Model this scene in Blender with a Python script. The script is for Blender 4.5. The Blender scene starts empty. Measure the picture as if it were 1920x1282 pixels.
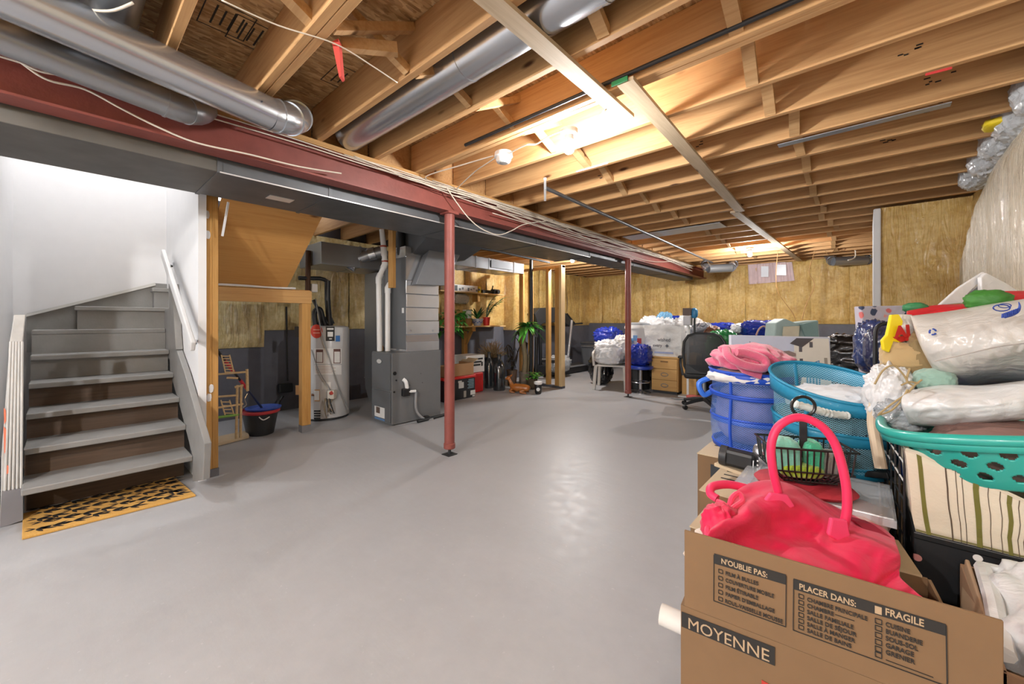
import bpy, math, random
from mathutils import Vector, Matrix, noise
R = math.radians
D = bpy.data
SC = bpy.context.scene
COL = SC.collection

# ------------------------------------------------------------------ camera, world, exposure
HCAM = 1.2
FPX, UC, VH = 747.0, 960.0, 601.0            # focal length in pixels, centre column, horizon row (1920x1282)
YAW = math.atan(664.0 / 747.0)
cam = D.objects.new('camera', D.cameras.new('camera')); COL.objects.link(cam)
cam.location = (0, 0, HCAM); cam.rotation_euler = (R(90), 0, YAW)
cam.data.sensor_width = 36.0; cam.data.lens = FPX / 1920 * 36
cam.data.shift_y = -(641 - VH) / 1920.0
cam.data.clip_start = 0.02
SC.camera = cam
W = D.worlds.new('world'); SC.world = W; W.use_nodes = True
W.node_tree.nodes['Background'].inputs[0].default_value = (0.93, 0.96, 1, 1)
W.node_tree.nodes['Background'].inputs[1].default_value = 1.7
SC.view_settings.view_transform = 'Standard'; SC.view_settings.look = 'None'
SC.view_settings.gamma = 1.0; SC.view_settings.use_curve_mapping = False
SC.view_settings.exposure = 0.3
SC.cycles.use_denoising = True
SC.cycles.max_bounces = 10; SC.cycles.diffuse_bounces = 6; SC.cycles.transparent_max_bounces = 16
SC.cycles.sample_clamp_indirect = 4.0; SC.cycles.caustics_reflective = False; SC.cycles.caustics_refractive = False
BULB = 2300.0                                  # radiance of every bare bulb

# ------------------------------------------------------------------ pixel -> room helpers
FW = Vector((-math.sin(YAW), math.cos(YAW), 0)); RT = Vector((math.cos(YAW), math.sin(YAW), 0))
CAMP = Vector((0, 0, HCAM))
def ray(u, v): return FW + RT * ((u - UC) / FPX) + Vector((0, 0, -(v - VH) / FPX))
def P(u, v, c): return CAMP + ray(u, v) * c
def PZ(u, v, z):
    d = ray(u, v); return CAMP + d * ((z - HCAM) / d.z)
def PX(u, v, x):
    d = ray(u, v); return CAMP + d * (x / d.x)
def PY(u, v, y):
    d = ray(u, v); return CAMP + d * (y / d.y)

# ------------------------------------------------------------------ materials
def lin(h):
    h = h.lstrip('#'); c = [int(h[i:i + 2], 16) / 255 for i in (0, 2, 4)]
    return tuple(x / 12.92 if x < .04045 else ((x + .055) / 1.055) ** 2.4 for x in c) + (1,)
class NT:
    def __init__(s, name):
        s.m = D.materials.new(name); s.m.use_nodes = True; s.t = s.m.node_tree
        s.b = s.t.nodes['Principled BSDF']; s.out = s.t.nodes['Material Output']
    def n(s, typ, **kw):
        x = s.t.nodes.new('ShaderNode' + typ)
        for k, v in kw.items():
            if k in x.inputs.keys(): x.inputs[k].default_value = v
            else: setattr(x, k, v)
        return x
    def l(s, a, b): s.t.links.new(a, b)
    def set(s, **kw):
        for k, v in kw.items(): s.b.inputs[k.replace('_', ' ')].default_value = v
    def coord(s, scale=(1, 1, 1), rand=True, kind='Object'):
        tc = s.n('TexCoord'); mp = s.n('Mapping'); mp.inputs['Scale'].default_value = scale
        if rand:
            oi = s.n('ObjectInfo'); mu = s.n('Math', operation='MULTIPLY'); mu.inputs[1].default_value = 37.0
            s.l(oi.outputs['Random'], mu.inputs[0]); va = s.n('VectorMath', operation='ADD')
            s.l(tc.outputs[kind], va.inputs[0]); s.l(mu.outputs[0], va.inputs[1]); s.l(va.outputs[0], mp.inputs['Vector'])
        else: s.l(tc.outputs[kind], mp.inputs['Vector'])
        return mp.outputs[0]
    def noise(s, vec, scale, detail=3, rough=.55, dist=0):
        x = s.n('TexNoise'); x.inputs['Scale'].default_value = scale; x.inputs['Detail'].default_value = detail
        x.inputs['Roughness'].default_value = rough; x.inputs['Distortion'].default_value = dist
        s.l(vec, x.inputs['Vector']); return x.outputs['Fac']
    def ramp(s, fac, stops, interp='LINEAR'):
        x = s.n('ValToRGB'); e = x.color_ramp.elements; x.color_ramp.interpolation = interp
        while len(e) < len(stops): e.new(.5)
        for i, (p, c) in enumerate(stops):
            e[i].position = p; e[i].color = lin(c) if isinstance(c, str) else (c, c, c, 1)
        s.l(fac, x.inputs[0]); return x.outputs[0]
    def mix(s, fac, a, b, mode='MIX'):
        x = s.n('MixRGB', blend_type=mode)
        for k, v in ((0, fac), (1, a), (2, b)):
            if hasattr(v, 'links'): s.l(v, x.inputs[k])
            elif isinstance(v, str): x.inputs[k].default_value = lin(v)
            elif k == 0: x.inputs[k].default_value = v
            else: x.inputs[k].default_value = (v, v, v, 1)
        return x.outputs[0]
    def bump(s, h, strength=.3, dist=.01):
        x = s.n('Bump'); x.inputs['Strength'].default_value = strength; x.inputs['Distance'].default_value = dist
        s.l(h, x.inputs['Height']); s.l(x.outputs[0], s.b.inputs['Normal'])
    def col(s, c): s.l(c, s.b.inputs['Base Color'])

_mc = {}
def plain(h, rough=.55, metal=0.0, var=.08, bump=0.0, bscale=60, coat=0, sheen=0, key=''):
    """paint, plastic, cloth: one colour with a faint mottle and fine relief"""
    k = (h, rough, metal, var, bump, bscale, coat, sheen)
    if k in _mc: return _mc[k]
    m = NT('mat_' + h.strip('#')); v = m.coord()
    n = m.noise(v, 9, 4)
    f = m.ramp(n, [(.3, 1 - var), (.7, 1 + var * .0)])
    m.col(m.mix(1, h, f, 'MULTIPLY'))
    m.set(Roughness=rough, Metallic=metal)
    if coat: m.set(Coat_Weight=coat, Coat_Roughness=.15)
    if sheen: m.set(Sheen_Weight=sheen)
    if bump: m.bump(m.noise(v, bscale, 3), bump, .004)
    _mc[k] = m.m; return m.m
def wood(axis, light, dark, knot='#5a3418', rough=.7, name='wood'):
    m = NT(name); sc = [16, 16, 16]; sc[axis] = .9; v = m.coord(tuple(sc))
    g = m.noise(v, 1.0, 5, .6, 1.2)
    base = m.ramp(g, [(.28, dark), (.5, light), (.72, dark)])
    sc2 = [70, 70, 70]; sc2[axis] = 2.5; v2 = m.coord(tuple(sc2))
    base = m.mix(.3, base, m.ramp(m.noise(v2, 1, 3), [(.35, dark), (.65, light)]))
    sc3 = [5, 5, 5]; sc3[axis] = 1.7; vo = m.n('TexVoronoi'); m.l(m.coord(tuple(sc3)), vo.inputs['Vector']); vo.inputs['Scale'].default_value = 1.0
    kn = m.ramp(vo.outputs['Distance'], [(.05, 1.0), (.10, 0.0)])
    base = m.mix(kn, base, knot)
    oi = m.n('ObjectInfo'); base = m.mix(1, base, m.ramp(oi.outputs['Random'], [(0, .80), (1, 1.0)]), 'MULTIPLY')
    m.col(base); m.set(Roughness=rough); m.bump(g, .12, .004); return m.m
def osb():
    m = NT('osb'); v = m.coord((1, 1, 1))
    def flake(rot, s):
        mp = m.n('Mapping'); mp.inputs['Rotation'].default_value = (0, 0, R(rot)); mp.inputs['Scale'].default_value = (s, s * .32, s)
        m.l(v, mp.inputs['Vector']); vo = m.n('TexVoronoi'); vo.inputs['Scale'].default_value = 1; m.l(mp.outputs[0], vo.inputs['Vector']); return vo
    a, b = flake(20, 60), flake(-50, 70)
    se = m.n('SeparateColor'); m.l(a.outputs['Color'], se.inputs[0]); se2 = m.n('SeparateColor'); m.l(b.outputs['Color'], se2.inputs[0])
    c1 = m.ramp(se.outputs[0], [(0, '#8e6c45'), (.45, '#b58f5f'), (1, '#d2b284')])
    c2 = m.ramp(se2.outputs[1], [(0, '#7d5d3a'), (.5, '#b08a58'), (1, '#d8b98a')])
    m.col(m.mix(.5, c1, c2)); m.set(Roughness=.8); m.bump(se.outputs[1], .25, .003); return m.m
def metal(h='#c9ccd1', rough=.27, spangle=True, name='galvanised', m_=.8):
    m = NT(name); v = m.coord((1, 1, 1)); vo = m.n('TexVoronoi'); vo.inputs['Scale'].default_value = 40; m.l(v, vo.inputs['Vector'])
    se = m.n('SeparateColor'); m.l(vo.outputs['Color'], se.inputs[0])
    f = m.ramp(se.outputs[0], [(0, .97), (1, 1.0)]) if spangle else m.ramp(m.noise(v, 5, 4), [(.3, .8), (.7, 1)])
    m.col(m.mix(1, h, f, 'MULTIPLY')); m.set(Metallic=m_)
    rr = m.ramp(m.noise(v, 7, 4), [(.3, rough * .92), (.7, rough * 1.1)]); m.l(rr, m.b.inputs['Roughness']); return m.m
def pipe_metal(h, rough, m_):
    m = NT('duct_metal'); v = m.coord((1, 1, 1)); n = m.noise(v, 3, 3)
    m.col(m.mix(1, h, m.ramp(n, [(.3, .94), (.7, 1.0)]), 'MULTIPLY')); m.set(Metallic=m_, Roughness=rough); return m.m
def insulation(c1, c2, c3, name, axis=2, coat=.9, wr=1.0):
    """glass wool seen through wrinkled clear film"""
    m = NT(name); v = m.coord((1, 1, 1))
    base = m.ramp(m.noise(v, 3.5, 6, .6), [(.3, c1), (.5, c2), (.72, c3)])
    m.col(m.mix(.35, base, m.ramp(m.noise(v, 22, 4), [(.35, c1), (.65, c3)])))
    sc = [13, 13, 13]; sc[axis] = 1.3; w = m.coord(tuple(sc))
    f1 = m.noise(w, 1, 4, .55, 1.6)
    rg = m.ramp(f1, [(.38, 0.0), (.5, 1.0), (.62, 0.0)])
    f2 = m.noise(v, 5, 5, .6, 2.0)
    h = m.mix(.45, rg, f2)
    m.set(Roughness=.5, Coat_Weight=coat, Coat_Roughness=.09, Coat_IOR=1.8)
    b = m.n('Bump'); b.inputs['Strength'].default_value = 1.0 * wr; b.inputs['Distance'].default_value = .07
    m.l(h, b.inputs['Height']); m.l(b.outputs[0], m.b.inputs['Coat Normal'])
    b2 = m.n('Bump'); b2.inputs['Strength'].default_value = .3; b2.inputs['Distance'].default_value = .03
    m.l(h, b2.inputs['Height']); m.l(b2.outputs[0], m.b.inputs['Normal']); return m.m
def floor_paint():
    m = NT('grey_floor_paint'); v = m.coord((1, 1, 1), False)
    a = m.noise(v, .9, 6, .6); b = m.noise(v, 14, 5, .65)
    c = m.mix(.3, m.ramp(a, [(.3, '#a0a1a4'), (.7, '#adaeb1')]), m.ramp(b, [(.3, '#9b9c9f'), (.7, '#b0b1b4')]))
    sp = m.ramp(m.noise(v, 45, 2), [(.70, 0.0), (.76, 1.0)]); c = m.mix(m.mix(1, sp, .35, 'MULTIPLY'), c, '#c6c6c8')
    m.col(c); m.l(m.ramp(b, [(.3, .38), (.7, .52)]), m.b.inputs['Roughness'])
    mp = m.n('Mapping'); mp.inputs['Rotation'].default_value = (0, 0, R(35)); mp.inputs['Scale'].default_value = (2.5, 16, 1); m.l(v, mp.inputs['Vector'])
    h = m.mix(.5, b, m.noise(mp.outputs[0], 1, 4)); m.bump(h, .22, .01); return m.m
def emit(h, s):
    m = NT('lamp_glow'); m.set(Emission_Color=lin(h), Emission_Strength=s, Base_Color=lin(h)); return m.m
def crumple(h, rough=.35, scale=9, strength=.6, coat=.3, trans=0.0, var=.12, alpha=1.0, key=0, sheen=0):
    """creased plastic film or cloth"""
    k = ('cr', h, rough, scale, strength, coat, trans, var, alpha, key, sheen)
    if k in _mc: return _mc[k]
    m = NT('crumpled_' + h.strip('#')); v = m.coord((1, 1, 1)); vo = m.n('TexVoronoi', feature='DISTANCE_TO_EDGE')
    d = m.n('VectorMath', operation='ADD'); nz = m.n('TexNoise'); nz.inputs['Scale'].default_value = scale * .6; m.l(v, nz.inputs['Vector'])
    sc = m.n('VectorMath', operation='SCALE'); sc.inputs['Scale'].default_value = .12; m.l(nz.outputs['Color'], sc.inputs[0])
    m.l(v, d.inputs[0]); m.l(sc.outputs[0], d.inputs[1]); vo.inputs['Scale'].default_value = scale; m.l(d.outputs[0], vo.inputs['Vector'])
    hgt = m.mix(.5, vo.outputs['Distance'], m.noise(v, scale * 1.3, 5, .6, 1.0))
    m.col(m.mix(1, h, m.ramp(m.noise(v, 6, 3), [(.3, 1 - var), (.7, 1.0)]), 'MULTIPLY'))
    m.set(Roughness=rough, Coat_Weight=coat, Coat_Roughness=.12)
    if sheen: m.set(Sheen_Weight=sheen)
    if trans: m.set(Transmission_Weight=trans, IOR=1.1)
    if alpha < 1: m.set(Alpha=alpha)
    m.bump(hgt, strength, .03); _mc[k] = m.m; return m.m
def mesh_net(h, n1=130, n2=60, fill=.42, rough=.5):
    """woven mesh fabric: threads opaque, the holes between them clear (UV driven)"""
    m = NT('mesh_net_' + h.strip('#')); tc = m.n('TexCoord'); sx = m.n('SeparateXYZ'); m.l(tc.outputs['UV'], sx.inputs[0])
    def tri(expr_a, expr_b, sgn):
        a = m.n('Math', operation='MULTIPLY'); a.inputs[1].default_value = n1; m.l(expr_a, a.inputs[0])
        b = m.n('Math', operation='MULTIPLY'); b.inputs[1].default_value = n2 * sgn; m.l(expr_b, b.inputs[0])
        s = m.n('Math', operation='ADD'); m.l(a.outputs[0], s.inputs[0]); m.l(b.outputs[0], s.inputs[1])
        p = m.n('Math', operation='PINGPONG'); p.inputs[1].default_value = .5; m.l(s.outputs[0], p.inputs[0])
        g = m.n('Math', operation='LESS_THAN'); g.inputs[1].default_value = fill * .5; m.l(p.outputs[0], g.inputs[0]); return g.outputs[0]
    mx = m.n('Math', operation='MAXIMUM'); m.l(tri(sx.outputs[0], sx.outputs[1], 1), mx.inputs[0]); m.l(tri(sx.outputs[0], sx.outputs[1], -1), mx.inputs[1])
    m.set(Base_Color=lin(h), Roughness=rough); m.l(mx.outputs[0], m.b.inputs['Alpha']); return m.m

# ------------------------------------------------------------------ mesh building
ORG = {}
class MB:
    def __init__(s, T=None): s.v = []; s.f = []; s.uv = []; s.T = T
    def _add(s, vs, fs, uvs=None):
        k = len(s.v)
        s.v += [tuple(s.T @ Vector(p)) if s.T else tuple(p) for p in vs]
        s.f += [tuple(i + k for i in f) for f in fs]
        s.uv += uvs if uvs else [None] * len(fs)
        return s
    def box(s, p0, p1, rz=0.0):
        x0, y0, z0 = [min(a, b) for a, b in zip(p0, p1)]; x1, y1, z1 = [max(a, b) for a, b in zip(p0, p1)]
        vs = [(x0, y0, z0), (x1, y0, z0), (x1, y1, z0), (x0, y1, z0), (x0, y0, z1), (x1, y0, z1), (x1, y1, z1), (x0, y1, z1)]
        if rz:
            cx, cy = (x0 + x1) / 2, (y0 + y1) / 2; c, q = math.cos(rz), math.sin(rz)
            vs = [(cx + (x - cx) * c - (y - cy) * q, cy + (x - cx) * q + (y - cy) * c, z) for x, y, z in vs]
        return s._add(vs, [(0, 3, 2, 1), (4, 5, 6, 7), (0, 1, 5, 4), (1, 2, 6, 5), (2, 3, 7, 6), (3, 0, 4, 7)])
    def cbox(s, c, size, rz=0.0):
        c = Vector(c); h = Vector(size) / 2; return s.box(c - h, c + h, rz)
    def bar(s, a, b, w, h, up=(0, 0, 1)):
        a = Vector(a); b = Vector(b); d = (b - a).normalized(); up = Vector(up)
        sd = d.cross(up)
        if sd.length < 1e-4: sd = d.cross(Vector((1, 0, 0)))
        sd.normalize(); u2 = sd.cross(d).normalized(); q = []
        for p in (a, b):
            for i, j in ((-1, -1), (1, -1), (1, 1), (-1, 1)): q.append(p + sd * (w / 2 * i) + u2 * (h / 2 * j))
        return s._add(q, [(0, 1, 2, 3), (7, 6, 5, 4), (0, 4, 5, 1), (1, 5, 6, 2), (2, 6, 7, 3), (3, 7, 4, 0)])
    def extrude(s, pts, vec):
        pts = [Vector(p) for p in pts]; vec = Vector(vec); n = len(pts)
        nrm = sum(((pts[i].cross(pts[(i + 1) % n])) for i in range(n)), Vector())
        if nrm.dot(vec) > 0: pts = pts[::-1]
        vs = pts + [p + vec for p in pts]
        return s._add(vs, [tuple(range(n)), tuple(range(2 * n - 1, n - 1, -1))] + [(i, n + i, n + (i + 1) % n, (i + 1) % n) for i in range(n)])
    def hexa(s, a, b):
        """solid between quad a and quad b (4 points each, same order)"""
        vs = list(a) + list(b)
        return s._add(vs, [(0, 1, 2, 3), (7, 6, 5, 4), (0, 4, 5, 1), (1, 5, 6, 2), (2, 6, 7, 3), (3, 7, 4, 0)])
    def tube(s, pts, r, n=8, closed=False, caps=True):
        pts = [Vector(p) for p in pts]; m = len(pts); rs = r if isinstance(r, (list, tuple)) else [r] * m
        rings = []; ref = None
        for i, p in enumerate(pts):
            if closed: t = pts[(i + 1) % m] - pts[i - 1]
            else: t = pts[min(i + 1, m - 1)] - pts[max(i - 1, 0)]
            t = t.normalized() if t.length > 1e-9 else Vector((0, 0, 1))
            if ref is None: ref = t.orthogonal().normalized()
            ref = (ref - t * ref.dot(t)); ref = ref.normalized() if ref.length > 1e-6 else t.orthogonal().normalized()
            b = t.cross(ref)
            rings.append([p + (ref * math.cos(2 * math.pi * k / n) + b * math.sin(2 * math.pi * k / n)) * rs[i] for k in range(n)])
        vs = [q for g in rings for q in g]; fs = []
        for i in range(m if closed else m - 1):
            j = (i + 1) % m
            for k in range(n): fs.append((i * n + k, i * n + (k + 1) % n, j * n + (k + 1) % n, j * n + k))
        if caps and not closed: fs += [tuple(range(n - 1, -1, -1)), tuple((m - 1) * n + k for k in range(n))]
        return s._add(vs, fs)
    def lathe(s, prof, c, n=24, M=None, caps=True, sx=1.0, sy=1.0, a0=0.0):
        c = Vector(c); vs = []; m = len(prof)
        for r, z in prof:
            for k in range(n):
                a = a0 + 2 * math.pi * k / n; q = Vector((r * math.cos(a) * sx, r * math.sin(a) * sy, z)); vs.append(c + (M @ q if M else q))
        fs = []; uv = []
        for i in range(m - 1):
            for k in range(n):
                fs.append((i * n + k, i * n + (k + 1) % n, (i + 1) * n + (k + 1) % n, (i + 1) * n + k))
                uv.append(((k / n, i / (m - 1)), ((k + 1) / n, i / (m - 1)), ((k + 1) / n, (i + 1) / (m - 1)), (k / n, (i + 1) / (m - 1))))
        if caps: fs += [tuple(range(n - 1, -1, -1)), tuple((m - 1) * n + k for k in range(n))]; uv += [None, None]
        return s._add(vs, fs, uv)
    def cyl(s, a, b, r, n=16, r2=None): return s.tube([a, b], [r, r2 if r2 is not None else r], n)
    def grid(s, fn, nu, nv, closeu=False):
        vs = [fn(i / (nu if closeu else nu - 1), j / (nv - 1)) for j in range(nv) for i in range(nu)]; fs = []; uv = []
        for j in range(nv - 1):
            for i in range(nu if closeu else nu - 1):
                a = j * nu + i; b = j * nu + (i + 1) % nu; fs.append((a, b, b + nu, a + nu))
                u0, u1, v0, v1 = i / nu, (i + 1) / nu, j / (nv - 1), (j + 1) / (nv - 1); uv.append(((u0, v0), (u1, v0), (u1, v1), (u0, v1)))
        return s._add(vs, fs, uv)
    def blob(s, c, size, seed=0, amp=.12, freq=2.5, sq=.7, nu=40, nv=24, M=None, ridge=.5, flat=True, crease=0.0):
        """soft bag / cloth heap: rounded box of the given full size, pushed about by noise; flat = sits on its base"""
        c = Vector(c); hx, hy, hz = [q / 2 for q in size]; off = Vector((seed * 7.3, seed * 3.1, seed * 1.7)); vs = []
        def sp(w, e): return math.copysign(abs(w) ** e, w)
        for j in range(nv + 1):
            ph = -math.pi / 2 + math.pi * j / nv
            for i in range(nu):
                th = 2 * math.pi * i / nu
                q = Vector((sp(math.cos(ph), sq) * sp(math.cos(th), sq), sp(math.cos(ph), sq) * sp(math.sin(th), sq), sp(math.sin(ph), sq)))
                nq = q * freq + off
                d = noise.fractal(nq, 1.0, 2.0, 4) * (1 - ridge) + (.5 - abs(noise.noise(nq * 1.7))) * ridge * 1.2
                if crease:
                    vd = noise.voronoi(nq * 1.9)[0]; v2 = noise.voronoi(nq * 4.3 + off)[0]
                    d += crease * ((vd[1] - vd[0]) * .9 - .25 + (v2[1] - v2[0]) * .35)
                k = 1 + amp * d
                p = Vector((q.x * hx * k, q.y * hy * k, q.z * hz * (k if not flat or q.z > -.3 else 1)))
                vs.append(c + (M @ p if M else p))
        fs = []
        for j in range(nv):
            for i in range(nu): fs.append((j * nu + i, j * nu + (i + 1) % nu, (j + 1) * nu + (i + 1) % nu, (j + 1) * nu + i))
        return s._add(vs, fs)
    def build(s, name, mat, parent=None, smooth=False, bevel=0.0, solid=0.0, sub=0, angle=40, origin=None, label=None, segs=2):
        if parent is not None: o0 = ORG[parent]
        elif origin is not None: o0 = Vector(origin)
        else:
            xs, ys, zs = zip(*s.v); o0 = Vector(((min(xs) + max(xs)) / 2, (min(ys) + max(ys)) / 2, min(zs)))
        me = D.meshes.new(name); me.from_pydata([(a - o0.x, b - o0.y, c - o0.z) for a, b, c in s.v], [], s.f)
        if any(s.uv):
            ul = me.uv_layers.new(name='UVMap'); k = 0
            for f, u in zip(me.polygons, s.uv):
                for t in range(f.loop_total): ul.data[f.loop_start + t].uv = u[t] if u and t < len(u) else (0, 0)
        me.materials.append(mat); me.validate(); me.update()
        if smooth:
            for f in me.polygons: f.use_smooth = True
            if angle: me.set_sharp_from_angle(angle=R(angle))
        o = D.objects.new(name, me); COL.objects.link(o); ORG[o] = o0
        if parent is not None: o.parent = parent
        else: o.location = o0
        if bevel: b = o.modifiers.new('bevel', 'BEVEL'); b.width = bevel; b.segments = segs; b.limit_method = 'ANGLE'; b.angle_limit = R(40)
        if solid: b = o.modifiers.new('solid', 'SOLIDIFY'); b.thickness = solid; b.offset = 0
        if sub: b = o.modifiers.new('sub', 'SUBSURF'); b.levels = sub; b.render_levels = sub
        if label: o['label'] = label
        return o
def tag(o, label, cat, group=None, kind=None):
    o['label'] = label; o['category'] = cat
    if group: o['group'] = group
    if kind: o['kind'] = kind
    return o
def thing(name, label, cat, loc, group=None, kind=None):
    o = D.objects.new(name, None); COL.objects.link(o); o.location = loc; o.empty_display_size = .1; ORG[o] = Vector(loc)
    return tag(o, label, cat, group, kind)
def struct(name, loc=(0, 0, 0)):
    o = D.objects.new(name, None); COL.objects.link(o); o.location = loc; ORG[o] = Vector(loc); o['kind'] = 'structure'; return o
def copy_at(o, delta):
    """copy of one object, moved by delta"""
    c = o.copy(); COL.objects.link(c); c.location = o.location + Vector(delta); ORG[c] = ORG[o] + (Vector(delta) if o.parent is None else Vector()); return c
def copy_tree(o, loc=None, rz=None, parent=None):
    c = o.copy(); COL.objects.link(c); c.parent = parent
    if loc is not None: c.location = loc; ORG[c] = Vector(loc)
    if rz is not None: c.rotation_euler.z = rz
    for ch in list(o.children): copy_tree(ch, parent=c)
    return c
def text(s, parent, at, xd, yd, size, mat, bold=.0, align='LEFT', sx=1.0, name='lettering', shear=0, fit=None):
    cu = D.curves.new(name, 'FONT'); cu.body = s; cu.size = size; cu.align_x = align; cu.offset = bold; cu.extrude = .0004; cu.shear = shear; cu.resolution_u = 3
    cu.materials.append(mat); tmp = D.objects.new(name + '_curve', cu); COL.objects.link(tmp)
    dg = bpy.context.evaluated_depsgraph_get(); me = D.meshes.new_from_object(tmp.evaluated_get(dg)); D.objects.remove(tmp); D.curves.remove(cu); me.name = name
    if fit: 
        w = max(v.co.x for v in me.vertices) - min(v.co.x for v in me.vertices); sx = fit / w
    o = D.objects.new(name, me); COL.objects.link(o); ORG[o] = ORG[parent] if parent else Vector(at)
    xd = Vector(xd).normalized(); yd = Vector(yd); yd = (yd - xd * yd.dot(xd)).normalized(); z = xd.cross(yd)
    M = Matrix((xd * sx, yd, z)).transposed().to_4x4(); M.translation = Vector(at) - (ORG[parent] if parent else Vector())
    if parent: o.parent = parent
    o.matrix_local = M; return o
def smoothpath(pts, n=6):
    """Catmull-Rom through the points"""
    p = [Vector(q) for q in pts]; out = []
    for i in range(len(p) - 1):
        a, b, c, d = p[max(i - 1, 0)], p[i], p[i + 1], p[min(i + 2, len(p) - 1)]
        for k in range(n):
            t = k / n; out.append(.5 * ((2 * b) + (c - a) * t + (2 * a - 5 * b + 4 * c - d) * t * t + (3 * b - a - 3 * c + d) * t ** 3))
    out.append(p[-1]); return out
rnd = random.Random(7)

# ------------------------------------------------------------------ shared materials
M_JOIST = wood(0, '#d2a672', '#b08050', name='wood_joist')
M_WY = wood(1, '#cfa367', '#b0804a', name='wood_along_depth')
M_WZ = wood(2, '#c99a57', '#a97838', name='wood_upright')
M_PALE = wood(1, '#cbb79a', '#b09a7c', name='wood_pale_strapping')
M_PALEX = wood(0, '#cfa878', '#b48856', name='wood_bridging')
M_PLY = wood(1, '#d09c58', '#c08746', name='plywood')
M_OSB = osb(); M_GALV = pipe_metal('#c6cad0', .24, .85); M_GALVD = pipe_metal('#a3a7ac', .34, .7)
M_DUCTG = metal('#606367', .45, False, name='grey_duct', m_=.35)
M_FLOOR = floor_paint()
M_WHITE = plain('#d9d9da', .7, var=.03)
M_STEPG = plain('#868583', .5, var=.12, bump=.15)
M_CONC = plain('#60626c', .6, var=.15, bump=.25, bscale=25)
M_RED = plain('#8c4a42', .5, var=.2, bump=.3, bscale=40)
M_CABLE = plain('#d8cfc0', .5, var=.06)
M_BLACK = plain('#17181a', .45, var=.1)
M_DARK = plain('#2b2d30', .5, var=.1)
M_WPLAS = plain('#e6e6e4', .4, var=.04)
M_CHROME = metal('#c8c8cc', .15, False, 'chrome')
M_CARD = plain('#b08a63', .8, var=.1, bump=.15, bscale=35)
M_CARDIN = plain('#a98a68', .85, var=.1)
M_CARDL = plain('#c9b596', .85, var=.08)
M_INS = insulation('#a8813a', '#cfa95c', '#dfc27f', 'yellow_insulation')
M_INSL = insulation('#b39a5a', '#d6c084', '#e8d9a8', 'cream_insulation')
M_INSW = insulation('#c0b092', '#d6cab1', '#e6ddca', 'pale_insulation', wr=.6)
M_FILM = crumple('#e0e3e6', .3, 14, .9, .5, .25)
M_INK = plain('#26221e', .7, var=.05)

# ================================================================== THE SETTING
# ---- floor
fl = MB().box((-7.2, -3.2, -.06), (1.6, 10.4, 0)).build('floor', M_FLOOR); fl['kind'] = 'structure'

# ---- ceiling: OSB deck, joists, bridging, strapping
ceil = struct('ceiling', (0, 0, 2.4))
JP, JY0, JH, JT = .41, 1.155, .235, .038          # joist pitch, far edge of joist 0, depth, thickness
ZJ, ZD = 2.4, 2.637
pn = MB().box((-.607, -1.215, ZD), (.607, 1.215, ZD + .016)).build('osb_panel', M_OSB, ceil)
first = True
for i in range(7):
    for j in range(6):
        dx, dy = .30 - 1.22 * i + .1, -1.75 + 2.44 * j + (1.2 if i % 2 else 0) - .6
        if dx < -3.5 and dy < 1.7: continue
        if first: pn.location = (dx, dy, 0); first = False
        else: q = pn.copy(); COL.objects.link(q); q.location = (dx, dy, 0)
jo = MB().box((-2.80, -JT, ZJ), (.86, 0, ZJ + JH)).build('joist', M_JOIST, ceil, bevel=.003, segs=1)
jl = MB().box((-6.0, -JT, ZJ), (-2.81, 0, ZJ + JH)).build('joist', M_JOIST, ceil, bevel=.003, segs=1)
jy = [JY0 + JP * i for i in range(-9, 22)]
for n, y in enumerate(jy):
    for src in (jo, jl):
        if src is jl and y < 1.9: continue
        if (n == 0 and src is jo) or (src is jl and abs(y - (JY0 + JP * 2)) < .01): src.location = (0, y, 0); continue
        q = src.copy(); COL.objects.link(q); q.location = (0, y, 0)
for y in (JY0 + 2 * JP - JT - .002, JY0 - JP - JT - .002):
    q = jo.copy(); COL.objects.link(q); q.location = (0, y, 0)
# solid blocking lines and cross bridging between the joists
def bridging(x, i, cross=True):
    a, b = JY0 + JP * i, JY0 + JP * (i + 1) - JT
    if cross:
        MB().bar((x + .0, a, ZJ + .02), (x + .03, b, ZD - .03), .038, .038).build('bridging', M_PALEX, ceil)
        MB().bar((x - .045, a, ZD - .03), (x - .015, b, ZJ + .02), .038, .038).build('bridging', M_PALEX, ceil)
    else:
        x += rnd.uniform(-.05, .05); MB().bar((x, a, ZD - .05), (x + rnd.uniform(-.04, .04), b, ZJ + .018), .038, .055, (1, 0, 0)).build('bridging', M_PALEX, ceil)
for i in range(-2, 19):
    bridging(-1.66, i, i in (-1, 0, 1, 2, 6, 10, 14)); bridging(-.36, i, i in (7, 9))
    if i > 2: bridging(-4.4, i, False)
bridging(-.85, 0, False)
for i in (-1, 0, 1, 2, 3, 4): # blocking above the beam
    MB().box((-2.86, JY0 + JP * i, ZJ), (-2.82, JY0 + JP * (i + 1) - JT, ZD)).build('blocking', M_JOIST, ceil)
# strapping boards nailed under the joists, running along the room
for (a, b, w) in ((PZ(925, 0, 2.385) + Vector((0, -1.6, 0)), PZ(1176, 222, 2.385), .085), (PZ(1172, 153, 2.385), PZ(1388, 396, 2.385), .085),
               (PZ(1377, 397, 2.385), PZ(1500, 489, 2.385), .085)):
    MB().bar((a.x, a.y, 2.389), (b.x, b.y, 2.389), w, .02).build('strapping_board', M_PALE, ceil)
MB().bar(PZ(1161, 152, 2.389), PZ(1161, 152, 2.389) + Vector((0, .006, 0)), .086, .022).build('painted_board_end', plain('#1c7a46', .6), ceil, label='board end painted green')
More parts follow.
